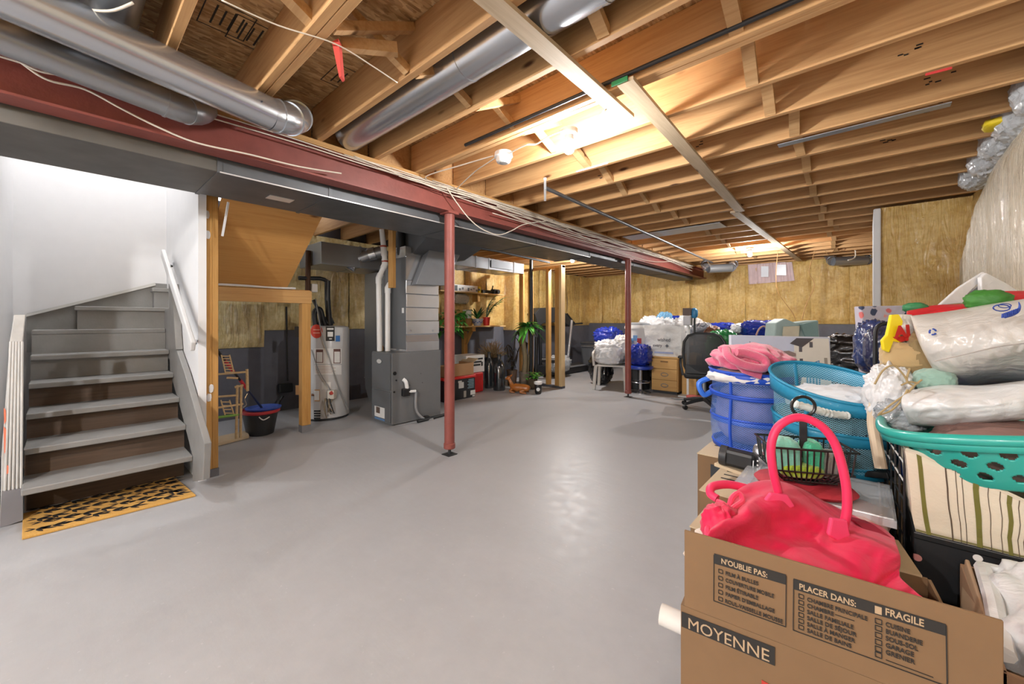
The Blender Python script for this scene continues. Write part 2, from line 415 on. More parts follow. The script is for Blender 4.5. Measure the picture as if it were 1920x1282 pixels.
# subfloor stamps
for (u, v) in ((430, 40), (650, 150), (480, 70), (850, 190)):
    c = PZ(u, v, ZD - .001); m_ = MB()
    for k in range(4): m_.cbox((c.x, c.y - .06 + .035 * k, ZD - .0005), (.16 - .03 * (k % 2), .008, .001))
    for sx in (-1, 1): m_.cbox((c.x + sx * .11, c.y - .01, ZD - .0005), (.005, .19, .001))
    for sy in (-1, 1): m_.cbox((c.x, c.y - .01 + sy * .095, ZD - .0005), (.225, .005, .001))
    m_.build('grade_stamp', M_INK, ceil)
# red marker strokes on two joists
for (u0, v0, u1, v1) in ((1735, 140, 1785, 127), (1080, 322, 1140, 305)):
    yj = JY0 + JP * (4 if u0 > 1500 else 3) - JT - .001
    MB().bar(PY(u0, v0, yj), PY(u1, v1, yj), .002, .012).build('paint_mark', plain('#c02f2c', .6), ceil)

# grade marks stamped on the joist faces
for (u, v, k) in ((1720, 25, 4), (1765, 82, 5), (1745, 168, 6), (1675, 222, 7), (1130, 330, 5), (1300, 118, 5)):
    yj = JY0 + JP * k - JT - .0015; m_ = MB(); c = PY(u, v, yj)
    if not ZJ + .03 < c.z < ZD - .05: c.z = ZJ + .12
    for q in range(5): m_.cbox((c.x + rnd.uniform(-.06, .06), yj, c.z + rnd.uniform(-.02, .02)), (rnd.uniform(.012, .03), .001, .007))
    m_.build('grade_mark', M_INK, ceil)
# ---- walls
def insul_wall(name, axis, face, a0, a1, zb, seam, sgn, mat, z1=2.4, base=True, seed=0):
    """wall along x (axis 0) or y (axis 1): painted concrete below, bulging film-faced batts above"""
    w = struct(name)
    def pt(a, d, z): return Vector((a, face + sgn * d, z)) if axis == 0 else Vector((face + sgn * d, a, z))
    if base:
        MB().box(pt(a0, .03, 0), pt(a1, -.2, zb)).build('concrete_base', M_CONC, w)
    MB().box(pt(a0, -.03, zb - .02), pt(a1, -.2, z1 + .24)).build('backing', M_CONC, w)
    n = max(1, round((a1 - a0) / seam)); st = (a1 - a0) / n
    for k in range(n):
        b0 = a0 + st * k; sd = seed + k * 1.37
        def fn(s, t):
            a = b0 + st * s; z = zb + .005 + (z1 - zb) * t
            e = min(1, 4 * s * (1 - s) * 2.2) * min(1, 5 * t * (1 - t) * 3)
            rad = math.hypot(s - .5, (t - .35) * 1.6); an = math.atan2(t - .35, s - .5)
            d = .03 + .026 * e + .02 * noise.fractal(Vector((a * 3.2 + sd, z * 1.6, sd)), 1, 2, 4) + .012 * (abs(noise.noise(Vector((a * 9, z * 2.2 + sd, 3)))) - .3)
            d += .012 * (.3 - abs(noise.noise(Vector((a * 17 + z * 2.5 * math.sin(sd), z * 2.0, sd * 2))))) + .008 * (.3 - abs(noise.noise(Vector((an * 5 + sd, rad * 1.5, sd))))) * min(1, rad * 2.5)
            return pt(a, max(.004, d), z)
        g = MB().grid(fn, 44, 50); g.build('insulation_batt', mat, w, smooth=True, angle=0)
    return w
insul_wall('wall_back', 0, 9.85, -6.0, .92, 1.13, .6, -1, M_INS, seed=3)
insul_wall('wall_left', 1, -5.86, 4.0, 9.9, 1.07, .6, 1, M_INS, seed=40)
insul_wall('wall_left_utility', 1, -5.86, 1.72, 4.0, 1.07, .57, 1, M_INSL, seed=55)
insul_wall('wall_left_under_stairs', 1, -5.78, .72, 1.70, .86, .49, 1, M_INSL, seed=70)
insul_wall('wall_right', 1, .80, -3.1, 9.85, .62, .6, -1, M_INS, seed=90)

# insulated column standing out of the left wall
w = struct('wall_left_chase')
def fnc(s, t):
    a = 2 * math.pi * s; z = 1.0 + 1.4 * t; k = 1 + .06 * noise.noise(Vector((s * 5, z * 2, 1)))
    return Vector((-5.72 + .24 * max(-1, min(1, 1.3 * math.cos(a))) * k, 6.62 + .34 * max(-1, min(1, 1.3 * math.sin(a))) * k, z))
MB().grid(fnc, 40, 20, True).build('insulation_batt', M_INS, w, smooth=True, angle=0)
MB().box((-5.9, 6.3, 0), (-5.5, 6.95, 1.0)).build('concrete_base', M_CONC, w)
# chase boxed out of the right wall, with a white corner
w = struct('wall_right_chase')
def fnb(s, t):
    x = .085 + .74 * s; z = .85 + 1.54 * t
    cx, cz = .28, 1.85; r = math.hypot(x - cx, z - cz); an = math.atan2(z - cz, x - cx)
    d = .02 + .02 * noise.fractal(Vector((an * 3, r * 1.5, 5)), 1, 2, 3) * min(1, r * 3) + .03 * min(1, r * 2.5)
    return Vector((x, 5.80 - d, z))
MB().grid(fnb, 40, 60).build('insulation_batt', M_INS, w, smooth=True, angle=0)
MB().box((.075, 5.80, .0), (.9, 6.6, 2.4)).build('backing', M_CONC, w)
MB().box((.058, 5.70, .0), (.118, 6.6, 2.385)).build('corner_board', M_WHITE, w, bevel=.014, segs=3)

# pale wrapped blanket bulging from the right wall
bl = struct('wall_right_blanket')
def fnw(s, t):
    y = .9 + 4.78 * s
    zt = 2.395 if s < .62 else 2.395 - 1.05 * ((s - .62) / .38) ** 2.2
    z = .55 + (zt - .55) * t
    e = min(1, 6 * t * (1 - t) * 1.4) ** .6 * min(1, (1 - s) * 9) ** .5
    d = .03 + .15 * e + .01 * noise.fractal(Vector((y * 5, z * .8, 2)), 1, 2, 4) + .008 * noise.noise(Vector((y * 22, z * 1.1, 7)))
    return Vector((.79 - d, y, z))
MB().grid(fnw, 120, 40).build('insulation_blanket', M_INSW, bl, smooth=True, angle=0)
# plastic bundles stuffed between the joist ends, one per bay
for i in range(1, 10):
    y = JY0 + JP * i + .19
    MB().blob((.70, y, 2.43), (.22, .34, .26), i, .20, 1.8, .8, 44, 28, ridge=.8, flat=False, crease=.9).build('film_bundle', M_FILM, bl, smooth=True, angle=35)
MB().blob((.62, JY0 + JP * 6 + .17, 2.40), (.16, .16, .05), 3, .3, 3, .6, 20, 10).build('batt_end', plain('#e4c81e', .6), bl, smooth=True, label='bright yellow batt end')

# ---- stairwell walls
w = struct('wall_stair_back'); MB().box((-5.25, -.40, 0), (-5.1, .68, 4.2)).build('drywall', M_WHITE, w)
w = struct('wall_stair_left'); MB().box((-5.25, -.42, 0), (-3.76, -.27, 4.2)).build('drywall', M_WHITE, w)
w = struct('wall_left_front'); MB().box((-3.92, -3.15, 0), (-3.76, -.27, 2.66)).build('drywall', M_WHITE, w)
w = struct('wall_stair_right'); MB().box((-5.2, .665, 0), (-3.72, .715, 4.2)).build('drywall', M_WHITE, w)
w = struct('wall_stair_head'); MB().box((-3.6, -.42, 2.66), (-3.5, 2.0, 4.2)).build('drywall', M_WHITE, w)
w = struct('ceiling_stairwell'); MB().box((-6, -.45, 4.2), (-3.4, 2.2, 4.3)).build('drywall', M_WHITE, w)
w = struct('wall_stair_upper'); MB().box((-5.25, 2.0, 2.68), (-3.5, 2.1, 4.2)).build('drywall', M_WHITE, w)
MB().box((-5.35, .6, 2.66), (-5.25, 2.1, 4.2)).build('drywall', M_WHITE, w)

# ---- light bulbs (porcelain holders on the joists)
GLOWS = {}
def glow(k):
    if k not in GLOWS: GLOWS[k] = emit('#fdfbf9', BULB * k)
    return GLOWS[k]
def bulb(loc, label, k=1.0):
    x, y, z = loc
    t = thing('bare_bulb_light', label, 'light', (x, y, z), 'bare bulb lights in porcelain holders')
    MB().lathe([(.055, .018), (.055, .0), (.05, -.012), (.03, -.016), (.03, -.05), (.026, -.052)], (x, y, z), 24).build('holder', M_WPLAS, t, smooth=True)
    MB().lathe([(.013, -.05), (.016, -.062), (.028, -.08), (.033, -.098), (.03, -.115), (.018, -.128), (.002, -.132)], (x, y, z), 20).build('bulb', glow(k), t, smooth=True)
    return t
bulb((-1.39, 2.10, 2.375), 'lit bare bulb in a round white holder under the doubled joist, brightest and nearest', .62)
bulb((-3.97, 6.11, 2.382), 'lit bare bulb behind the steel beam beside the stud posts', 1.2)
bulb((-1.42, 7.45, 2.38), 'lit bare bulb at the far end of the joists above the back wall window', .9)
bulb((-1.35, -1.5, 2.38), 'added unseen fill bulb on the joists over the near end of the room, midway across', 1.25)  # bulb added out of view to fill the room with light
bulb((.0, -2.3, 2.38), 'added unseen fill bulb over the near end of the room by the right wall', 1.1)  # second added fill bulb, also out of view
bulb((-2.3, -2.6, 2.38), 'added unseen fill bulb over the near end of the room beside the steel beam', 1.2)  # third added fill bulb, out of view near the beam
bulb((-4.3, .15, 4.15), 'lit bare bulb at the top of the stairwell', .95)
t = thing('smoke_alarm', 'round white smoke alarm hanging from white cables beside the nearest lit bulb', 'alarm', (-1.93, 2.08, 2.36))
MB().lathe([(.062, .03), (.066, .0), (.05, -.005), (.055, -.02), (.048, -.038), (.02, -.045)], (-1.93, 2.08, 2.365), 24).build('body', M_WPLAS, t, smooth=True)
MB().lathe([(.03, -.0405), (.03, -.046), (.002, -.047)], (-1.93, 2.08, 2.365), 20).build('grille', plain('#9a9a98', .6), t, smooth=True)

# ---- red steel beam, plank on it, columns
bm = struct('steel_beam', (-2.8, 3.5, 2.165)); tag(bm, 'dark red painted steel I-beam crossing the room under the joists', 'beam', kind='structure')
XB = -2.80
MB().box((XB - .065, -3.1, 2.165), (XB + .065, 9.85, 2.177)).build('bottom_flange', M_RED, bm)
MB().box((XB - .065, -3.1, 2.353), (XB + .065, 9.85, 2.365)).build('top_flange', M_RED, bm)
MB().box((XB - .004, -3.1, 2.177), (XB + .004, 9.85, 2.353)).build('web', M_RED, bm)
MB().box((XB - .07, -3.1, 2.365), (XB + .075, 9.85, 2.40)).build('sill_plank', M_WY, bm, label='pale wooden plank on top of the beam')
def column(x, y, tilt, label):
    t = thing('steel_column', label, 'column', (x, y, 0), 'red steel columns under the beam', kind='thing')
    MB().cyl((x, y, .06), (x + tilt, y, 2.15), .046, 24).build('tube', M_RED, t, smooth=True)
    MB().box((x - .06, y - .06, 2.15), (x + .06, y + .06, 2.165)).build('cap_plate', M_RED, t)
    MB().cyl((x, y, .0), (x, y, .065), .014, 12).build('jack_screw', M_DARK, t, smooth=True)
    MB().lathe([(.046, .055), (.052, .06), (.052, .1), (.046, .105)], (x, y, 0), 20).build('collar', M_RED, t, smooth=True)
    MB().box((x - .05, y - .05, 0), (x + .05, y + .05, .006)).build('base_plate', M_DARK, t)
column(-2.795, 2.30, .0, 'nearer rusty red steel column in front of the furnace')
column(-2.80, 5.90, .0, 'farther red steel column beside the white plastic chair')

# ================================================================== DUCTS, PIPES AND CABLES UNDER THE JOISTS
M_OLDDUCT = plain('#8b8680', .6, var=.35, bump=.2, bscale=18, metal=.2) if False else metal('#5f5c57', .55, False, 'weathered_duct', .25)
M_TAPE = plain('#d4d4d2', .45, var=.06)
M_STRIP = metal('#e4e4e4', .3, False, 'bright_edge', .4)
t = thing('trunk_duct', 'long flat grey sheet-metal trunk duct running along the steel beam', 'duct', (-3.2, 3.4, 2.09))
ys = [-3.1, -1.6, .62, 1.28, 2.5, 3.7, 4.9]
for a, b in zip(ys, ys[1:]):
    MB().box((-3.50, a + .004, 2.09), (-2.895, b - .004, 2.33)).build('duct_section', M_OLDDUCT if b < .7 else M_DUCTG, t, bevel=.004, label='older weathered duct section' if b < .7 else None)
    MB().box((-3.505, b - .012, 2.085), (-2.89, b + .012, 2.335)).build('drive_cleat', M_DUCTG, t)
for a, b in ((4.9, 6.3), (6.3, 7.8), (7.8, 9.3)):
    MB().box((-3.30, a + .004, 2.11), (-2.895, b - .004, 2.33)).build('duct_section', M_DUCTG, t, bevel=.004)
    MB().box((-3.305, b - .01, 2.105), (-2.89, b + .01, 2.335)).build('drive_cleat', M_DUCTG, t)
MB().box((-2.893, .62, 2.085), (-2.886, 4.9, 2.092)).build('edge_flange', M_STRIP, t)  # lip coloured bright to carry the highlight along the duct's lower edge
MB().cbox((-3.2, 1.05, 2.088), (.10, .16, .004)).build('patch_plate', M_STRIP, t)

def round_duct(name, label, pts, r, mat=M_GALV, cuffs=(), group=None, n=28):
    p0 = Vector(pts[0]); t = thing(name, label, 'duct', p0, group)
    MB().tube(pts, r, n).build('duct_pipe', mat, t, smooth=True, angle=50)
    for a, b, k in cuffs: MB().tube([a, b], r * k, n).build('crimp_ring', mat, t, smooth=True, angle=50)
    return t
# the two supply pipes crossing overhead towards the beam
def along(a, b, s): return Vector(a) + (Vector(b) - Vector(a)) * s
c1 = CAMP + ray(520, 222) * (PZ(520, 222, 2.30) - CAMP).dot(FW); a1 = PZ(-20, -28, 2.33); a1 = Vector((-2.20, -.55, 2.32)); e1 = Vector((-2.245, .70, 2.30))
a1 = PZ(112, 34, 2.30); dv = (PZ(505, 213, 2.30) - a1); st0 = a1 - dv * 1.2; en = PZ(505, 213, 2.30)
q = smoothpath([en, en + dv.normalized() * .07 + Vector((0, 0, .01)), en + dv.normalized() * .14 + Vector((-.03, 0, .045)), en + dv.normalized() * .17 + Vector((-.10, .02, .11)), en + dv.normalized() * .17 + Vector((-.22, .02, .16))], 3)
t = round_duct('round_duct', 'bright round metal duct nearest overhead, ending in a gored elbow by the beam', [st0, a1, en], .083)
MB().tube(q, .084, 28).build('elbow', M_GALV, t, smooth=True, angle=20)
for k in (2, 5, 8): MB().tube([q[k] - (q[k + 1] - q[k - 1]).normalized() * .005, q[k] + (q[k + 1] - q[k - 1]).normalized() * .005], .0885, 28).build('gore_ring', M_GALV, t, smooth=True, angle=50)
s_ = along(st0, en, .96); MB().lathe([(.004, 0), (.004, .006)], s_ + Vector((.083, 0, 0)), 8, Matrix.Rotation(R(90), 3, 'Y')).build('screw', M_DARK, t)
a2 = PZ(60, 92, 2.30); e2 = PZ(300, 188, 2.28); d2 = e2 - a2
t = round_duct('round_duct', 'smaller dull round metal duct running beside the bright one, nearer the beam', [a2 - d2 * 1.2, e2], .066, M_GALVD)
q = smoothpath([e2, e2 + d2.normalized() * .08, e2 + d2.normalized() * .15 + Vector((-.03, 0, .03)), e2 + d2.normalized() * .2 + Vector((-.12, 0, .10))], 3)
MB().tube(q, .0665, 24).build('elbow', M_GALVD, t, smooth=True, angle=20)
for k in (1, 4): MB().tube([q[k], q[k + 1] * .3 + q[k] * .7], .070, 24).build('gore_ring', M_GALVD, t, smooth=True, angle=50)
# ducts lying in the joist bays
round_duct('joist_bay_duct', 'large shiny round duct lying in the joist bay beyond the red-tipped block', [(-2.72, 1.335, 2.50), (.8, 1.335, 2.50)], .10,
           cuffs=[((-1.50, 1.335, 2.50), (-1.48, 1.335, 2.50), 1.03), ((-.75, 1.335, 2.5), (-.73, 1.335, 2.5), 1.03)])
round_duct('joist_bay_duct', 'dark round duct rising between the joists above the bright overhead pipe', [(-2.72, .12, 2.50), (-1.0, .12, 2.50)], .10, M_GALVD)
# elbow ducts on the back wall
def uduct(label, pts, r):
    pts = [Vector(p) for p in pts]; t = thing('return_elbow_duct', label, 'duct', pts[0], 'bent round ducts hung by the far wall')
    s = smoothpath(pts, 4); MB().tube(s[:5], r, 18).build('elbow', M_GALV, t, smooth=True, angle=20)
    MB().tube([s[4], s[-5]], r * .97, 18).build('duct_pipe', M_GALVD, t, smooth=True); MB().tube(s[-5:], r, 18).build('elbow', M_GALV, t, smooth=True, angle=20)
    for k in (1, 3, -4, -2): MB().tube([s[k], s[k] * .8 + s[k + 1 if k > 0 else k - 1] * .2], r * 1.05, 18).build('gore_ring', M_GALV, t, smooth=True, angle=50)
uduct('bent metal duct on the back wall left of the white chase corner', [P(1556, 478, 7.6), P(1562, 490, 7.4), P(1582, 492, 7.3), P(1606, 490, 7.3), P(1624, 488, 7.3), P(1630, 476, 7.6)], .085)
uduct('bent metal duct hanging at the far end of the steel beam', [P(1322, 492, 8.0), P(1328, 504, 7.9), P(1345, 508, 7.9), P(1358, 507, 7.9), P(1370, 502, 7.9), P(1376, 494, 8.1)], .085)
# conduit along the doubled joist, gas pipe
y_ = JY0 + 2 * JP - JT * 2 - .03
t = tag(MB().tube([(-2.1, y_, 2.43), (.8, y_, 2.43)], .011, 10).build('electrical_conduit', M_DARK, smooth=True), 'thin dark conduit strapped along the doubled joist by the bulb', 'conduit')
t = tag(MB().tube([PZ(1022, 352, 2.34), PZ(1335, 492, 2.34)], .017, 12).build('gas_pipe', metal('#77797c', .45, False, 'pipe_steel', .8), smooth=True), 'straight dark steel pipe slung under the joists parallel to the beam', 'pipe')
t = tag(MB().bar(PZ(1022, 335, 2.36), PZ(1022, 375, 2.30), .02, .02).build('pipe_hanger', M_WPLAS), 'short pale hanger strap at the near end of the steel pipe', 'hanger')
# sheet-metal strips closing joist bays
t = tag(MB().box((-2.6, 5.30, 2.392), (-1.33, 5.62, 2.398)).build('bay_panel', metal('#b9c1cc', .3, True, 'bay_sheet', .6)), 'flat galvanised sheet nailed under two joists beyond the steel pipe', 'panel')
t = tag(MB().box((-.45, 3.22, 2.392), (.35, 3.28, 2.396)).build('metal_strip', metal('#aeb4bd', .3, True, 'strip_sheet', .6)), 'narrow metal strip nailed along a joist above the boxed chase', 'strip')

# ---- white cables bundled on the steel beam
for k in range(18):
    pts = []; y = (-1.0 if k < 2 else .75 + .12 * k) + rnd.uniform(0, .1); ph = rnd.uniform(0, 6); low = (.02, .05, .03, .12, .0, .08, .02, .15, .04, .01, .10, .03, .17, .06, .02, .06, .13, .04)[k]
    while y < 8.9:
        sag = .5 + .5 * math.sin(y * 1.15 + ph)
        z = 2.375 - low * sag - .012 * (1 + math.sin(y * 2.7 + ph * 2))
        x = XB + .074 + .010 * (k % 3) + .006 * math.sin(y * 2 + k)
        pts.append((x, y, z)); y += .33
    tag(MB().tube(smoothpath(pts, 3), .0043, 6).build('cable', M_CABLE, smooth=True, angle=0), 'white electrical cable in the loose bundle pinned along the red steel beam', 'cable', 'cables along the steel beam')
def cable(pts, label, r=.005, mat=None, group='loose cables under the joists', n=6):
    return tag(MB().tube(smoothpath(pts, n), r, 6).build('cable', mat or M_CABLE, smooth=True, angle=0), label, 'cable', group)
def onx(pp, x): return [PX(u, v, x) for u, v in pp]
cable(onx([(-20, 70), (40, 118), (90, 150), (160, 168), (230, 205), (300, 240), (370, 268), (470, 290), (560, 312), (640, 325)], -2.70), 'white cable sagging from the left across the face of the steel beam')
cable(onx([(-20, 82), (60, 128), (110, 140), (200, 150)], -2.68), 'white cable looping above the sagging one under the overhead ducts')
cable(onx([(838, 352), (855, 378), (880, 410), (905, 430), (935, 440), (960, 432), (985, 420), (1040, 412)], -2.69), 'white cable drooping in a loop below the beam right of the nearer column')
cable([PZ(150, 8, 2.40), PZ(165, 18, 2.36), PZ(210, 20, 2.36), PZ(250, 5, 2.40)], 'white cable loop hanging above the bright overhead duct')
cable([PZ(415, 0, 2.39), PZ(520, 47, 2.388), PZ(628, 82, 2.386), PZ(700, 125, 2.388), PZ(745, 155, 2.39)], 'thin pale string stretched under the joists past the red-tipped block', .003)
# wiring between the light fixtures
cable([(-2.72, 2.05, 2.36), PZ(800, 330, 2.37), PZ(870, 308, 2.37), PZ(925, 292, 2.38)], 'white cable from the beam to the smoke alarm')
cable([(-2.70, 2.3, 2.36), PZ(890, 322, 2.37), PZ(915, 305, 2.37), PZ(930, 295, 2.37)], 'second white cable from the beam to the smoke alarm, lower')
cable([PZ(950, 290, 2.37), PZ(985, 272, 2.36), PZ(1005, 270, 2.36), PZ(1030, 255, 2.37), PZ(1060, 243, 2.375)], 'white cable from the smoke alarm to the nearest lit bulb')
cable([PZ(1090, 238, 2.375), PZ(1120, 222, 2.37), PZ(1135, 205, 2.38)], 'white cable running from the nearest lit bulb to the strapping board')
# loose wires dangling at the far end
def onc(pp, c): return [P(u, v, c) for u, v in pp]
M_WIRE = plain('#a37c4e', .5)
cable(onc([(1455, 438), (1458, 470), (1455, 515), (1458, 545), (1470, 565), (1488, 590), (1495, 618)], 6.9), 'brown wire dangling in front of the cloth-covered window', .0055, M_WIRE)
cable(onc([(1545, 415), (1532, 430), (1530, 455), (1525, 480), (1517, 510), (1527, 535), (1510, 575), (1500, 615)], 6.8), 'brown wire dangling right of the cloth-covered window', .0055, M_WIRE)
cable(onc([(1550, 414), (1580, 425), (1598, 450), (1604, 480), (1590, 488)], 6.8), 'white cable arcing down to the bent duct on the back wall', .011)
cable(onc([(1532, 455), (1540, 449), (1550, 452), (1547, 468), (1555, 477), (1570, 462)], 6.8), 'pale wire curled under the far joists', .0055, M_WIRE)
cable(onc([(1520, 345), (1514, 335), (1518, 322), (1526, 328), (1524, 342)], 4.3), 'small coil of white cable hanging from a joist near the middle', .006)
cable(onc([(1490, 0), (1488, 20), (1492, 35), (1486, 45), (1488, 60)], 2.1), 'knotted white cord hanging from the nearest joists', .006)
cable(onc([(1484, 265), (1490, 280), (1492, 295)], 3.3), 'short curl of white cable on the second bridging line', .006)
tag(MB().box(P(1486, -10, 2.1), P(1496, 32, 2.14)).build('cord_sleeve', plain('#8f9aa3', .5), bevel=.006), 'grey plastic sleeve above the knotted white cord', 'sleeve')
t = tag(MB().box(P(1563, 450, 6.6), P(1582, 458, 6.7)).build('junction_box', M_WPLAS, bevel=.01), 'small white junction box on the far joists', 'box')
# red-tipped block nailed to a joist
t = thing('hanging_block', 'short wooden block with a red-painted hanging tip under the joists', 'block', (-1.6, .75, 2.40))
MB().bar(PZ(640, 83, 2.43), PZ(745, 93, 2.45), .038, .05).build('wooden_stub', M_PALEX, t)
MB().extrude([P(u, v, 1.72) for u, v in ((622, 78), (634, 72), (640, 142), (636, 145))], FW * .035).build('red_tip', plain('#c8443a', .6), t)

# ================================================================== STAIRS
st = thing('basement_stairs', 'grey painted open-riser basement stairs turning against the white wall', 'stairs', (-4.3, .22, 0))
zs = [.225, .408, .584, .757, .942, 1.128]; xs = [-3.635, -3.87, -4.125, -4.385, -4.60, -4.80]
M_BROWN = wood(1, '#5c4a3c', '#43352a', name='bare_riser')
for k, (z, x) in enumerate(zip(zs, xs)):
    xb = xs[k + 1] - (.11 if k < 4 else .03) if k < 5 else -5.09
    MB().box((xb, -.165, z - .038), (x, .62, z)).build('tread', M_STEPG, st, bevel=.006)
    MB().box((xb + .03 if k < 5 else -5.0, -.165, z), (xb + .015 if k < 5 else -5.02, .62, (zs[k + 1] - .038) if k < 5 else z + .01)).build('riser', M_BROWN if k < 3 else M_STEPG, st, label='bare brown riser' if k < 3 else None)
MB().box((-3.96, -.165, 0), (-3.975, .62, .187)).build('riser', M_BROWN, st, label='bare brown riser')
# winders turning up behind the right wall
MB().box((-5.09, .06, 1.285), (-4.86, .70, 1.32)).build('tread', M_STEPG, st, bevel=.005)
MB().box((-5.09, .075, 1.128), (-4.885, .70, 1.286)).build('riser', M_STEPG, st)
MB().box((-5.09, .545, 1.47), (-4.95, .70, 1.505)).build('tread', M_STEPG, st, bevel=.005)
MB().box((-5.09, .56, 1.32), (-4.97, .70, 1.47)).build('riser', M_STEPG, st)
# skirts and stringers
q = [PX(u, v, -5.095) for u, v in ((50, 588), (290, 531), (316, 533), (316, 640), (50, 660))]
MB().extrude(q, (.025, 0, 0)).build('skirt_board', M_STEPG, st)
q = [PX(u, v, -5.07) for u, v in ((48, 589), (290, 530), (292, 535), (48, 594))]
MB().extrude(q, (.02, 0, 0)).build('skirt_cap', plain('#c9c8c4', .55), st)
q = [PY(u, v, .62) for u, v in ((318, 648), (330, 653), (346, 700), (383, 832), (380, 900), (361, 903), (361, 856), (338, 765), (319, 700))]
MB().extrude(q, (0, .04, 0)).build('stringer', M_STEPG, st, bevel=.004)
q = [PY(u, v, .615) for u, v in ((316, 532), (322, 532), (329, 642), (330, 655), (318, 655))]
MB().extrude(q, (0, .045, 0)).build('end_trim', plain('#8a8885', .55, var=.2), st)
MB().box((-4.9, -.20, 0), (-3.70, -.166, .95)).build('stringer', M_STEPG, st) if False else None
MB().box((-5.0, .622, .86), (-4.48, .664, 1.30)).build('side_panel', M_STEPG, st)
# fluted newel on the left
nw = tag(MB().box((-3.80, -.262, 0), (-3.76, -.165, 1.235)).build('newel_core', M_STEPG), 'fluted grey and white door-casing trim standing at the left foot of the stairs', 'trim')
D.objects.remove(nw)
nw = thing('fluted_casing', 'fluted casing trim at the left foot of the stairs, grey at its base', 'trim', (-3.78, -.21, 0))
q = [PX(u, v, -3.77) for u, v in ((0, 988), (42, 974), (43, 640), (48, 590), (26, 590), (18, 640), (2, 860))]
MB().extrude(q, (-.03, 0, 0)).build('casing_board', plain('#bdbcb9', .6, var=.25, bump=.15), nw, bevel=.004)
for k in range(5):
    s0 = Vector(PX(7 + 8 * k, 982 - 2.4 * k, -3.765)); s1 = Vector(PX(20 + 5.4 * k, 640, -3.765))
    MB().tube([s0, s1], .006, 8).build('flute', plain('#c6c5c2', .6, var=.2), nw, smooth=True)
q = [PX(u, v, -3.752) for u, v in ((0, 990), (43, 975), (43, 915), (3, 922))]
MB().extrude(q, (-.02, 0, 0)).build('painted_foot', plain('#77777c', .6), nw, label='darker grey painted foot')
for u, v, w_, h_ in ((9, 780, 4, 16), (10, 825, 7, 26), (13, 880, 6, 10)):
    q = [PX(u - w_ / 2, v - h_, -3.7605), PX(u + w_ / 2, v - h_ * .7, -3.7605), PX(u + w_ * .6, v + h_ * .6, -3.7605), PX(u - w_ * .3, v + h_, -3.7605)]
    MB().extrude(q, (-.002, 0, 0)).build('paint_smear', plain('#d8775a', .6), nw, label='orange bare-wood smear')
# handrail
hr = thing('handrail', 'white flat handrail bracketed to the stairwell side wall', 'handrail', PY(330, 560, .6))
MB().bar(PY(306, 474, .585), PY(362, 650, .585), .03, .075).build('rail', plain('#c6c6c6', .55), hr, bevel=.008)
for u, v in ((316, 495), (360, 640)):
    MB().tube([PY(u, v, .59), PY(u + 6, v + 4, .60), PY(u + 8, v - 2, .665)], .009, 8).build('bracket', M_CHROME, hr, smooth=True)
# door mat
def matmat():
    m = NT('coir_mat'); v = m.coord((1, 1, 1), False); fz = m.noise(v, 300, 2); b = m.noise(v, 12, 3)
    m.col(m.mix(.4, m.ramp(fz, [(.3, '#b0823a'), (.7, '#d9ab5c')]), m.ramp(b, [(.3, '#b98c42'), (.7, '#cfa155')]))); m.set(Roughness=.95); m.bump(fz, .6, .004); return m.m
q = [PZ(u, v, .014) for u, v in ((41, 1008), (367, 927), (327, 893), (43, 962))]
dm = tag(MB().extrude([(p.x, p.y, .001) for p in q], (0, 0, .013)).build('door_mat', matmat(), bevel=.003), 'golden coir doormat with black leaf print on the floor before the stairs', 'doormat')
m = MB(); rm = random.Random(3)
mx0, mx1, my0, my1 = -3.95, -3.475, -.155, .60
for i in range(9):
    for j in range(5):
        cx, cy = mx0 + (mx1 - mx0) * (j + .5) / 5 + rm.uniform(-.02, .02), my0 + (my1 - my0) * (i + .35 + .5 * (j % 2)) / 9.3
        a0 = R(68) + rm.uniform(-.35, .35); cx = min(mx1 - .03, cx); cy = min(my1 - .09, max(my0 + .05, cy))
        for da, l, w in ((0, .095, .024), (.55, .07, .019), (-.6, .07, .019), (.25, .05, .012), (2.9, .06, .010), (-2.6, .045, .018)):
            a = a0 + da; d = Vector((math.cos(a), math.sin(a), 0)); p = Vector((-d.y, d.x, 0)); b = Vector((cx, cy, .0146))
            m._add([b, b + d * l * .35 + p * w * .5, b + d * l * .7 + p * w * .42, b + d * l, b + d * l * .7 - p * w * .42, b + d * l * .35 - p * w * .5], [(0, 5, 4, 3, 2, 1)])
m.build('leaf_print', plain('#1d1813', .95), dm)['kind'] = 'stuff'

# ================================================================== UTILITY CORNER
# stud post at the end of the stair wall
t = thing('stud_post', 'thick knotty wooden stud post at the end of the white stair wall', 'post', (-3.77, .76, 0))
MB().box((-3.845, .717, .06), (-3.755, .757, 2.38)).build('stud', M_WZ, t, bevel=.003); MB().box((-3.843, .758, .06), (-3.757, .797, 2.38)).build('stud', M_WZ, t, bevel=.003)
MB().box((-3.85, .712, 0), (-3.75, .80, .06)).build('painted_foot', plain('#6c6b70', .6), t, label='grey painted foot')
for u, v in ((388, 402), (390, 440), (396, 728), (392, 745)):
    c = PX(u, v, -3.753); MB().blob(c, (.006, .03, .06), u, .3, 3, .8, 12, 8, flat=False).build('filler_dab', M_WHITE, t, smooth=True)
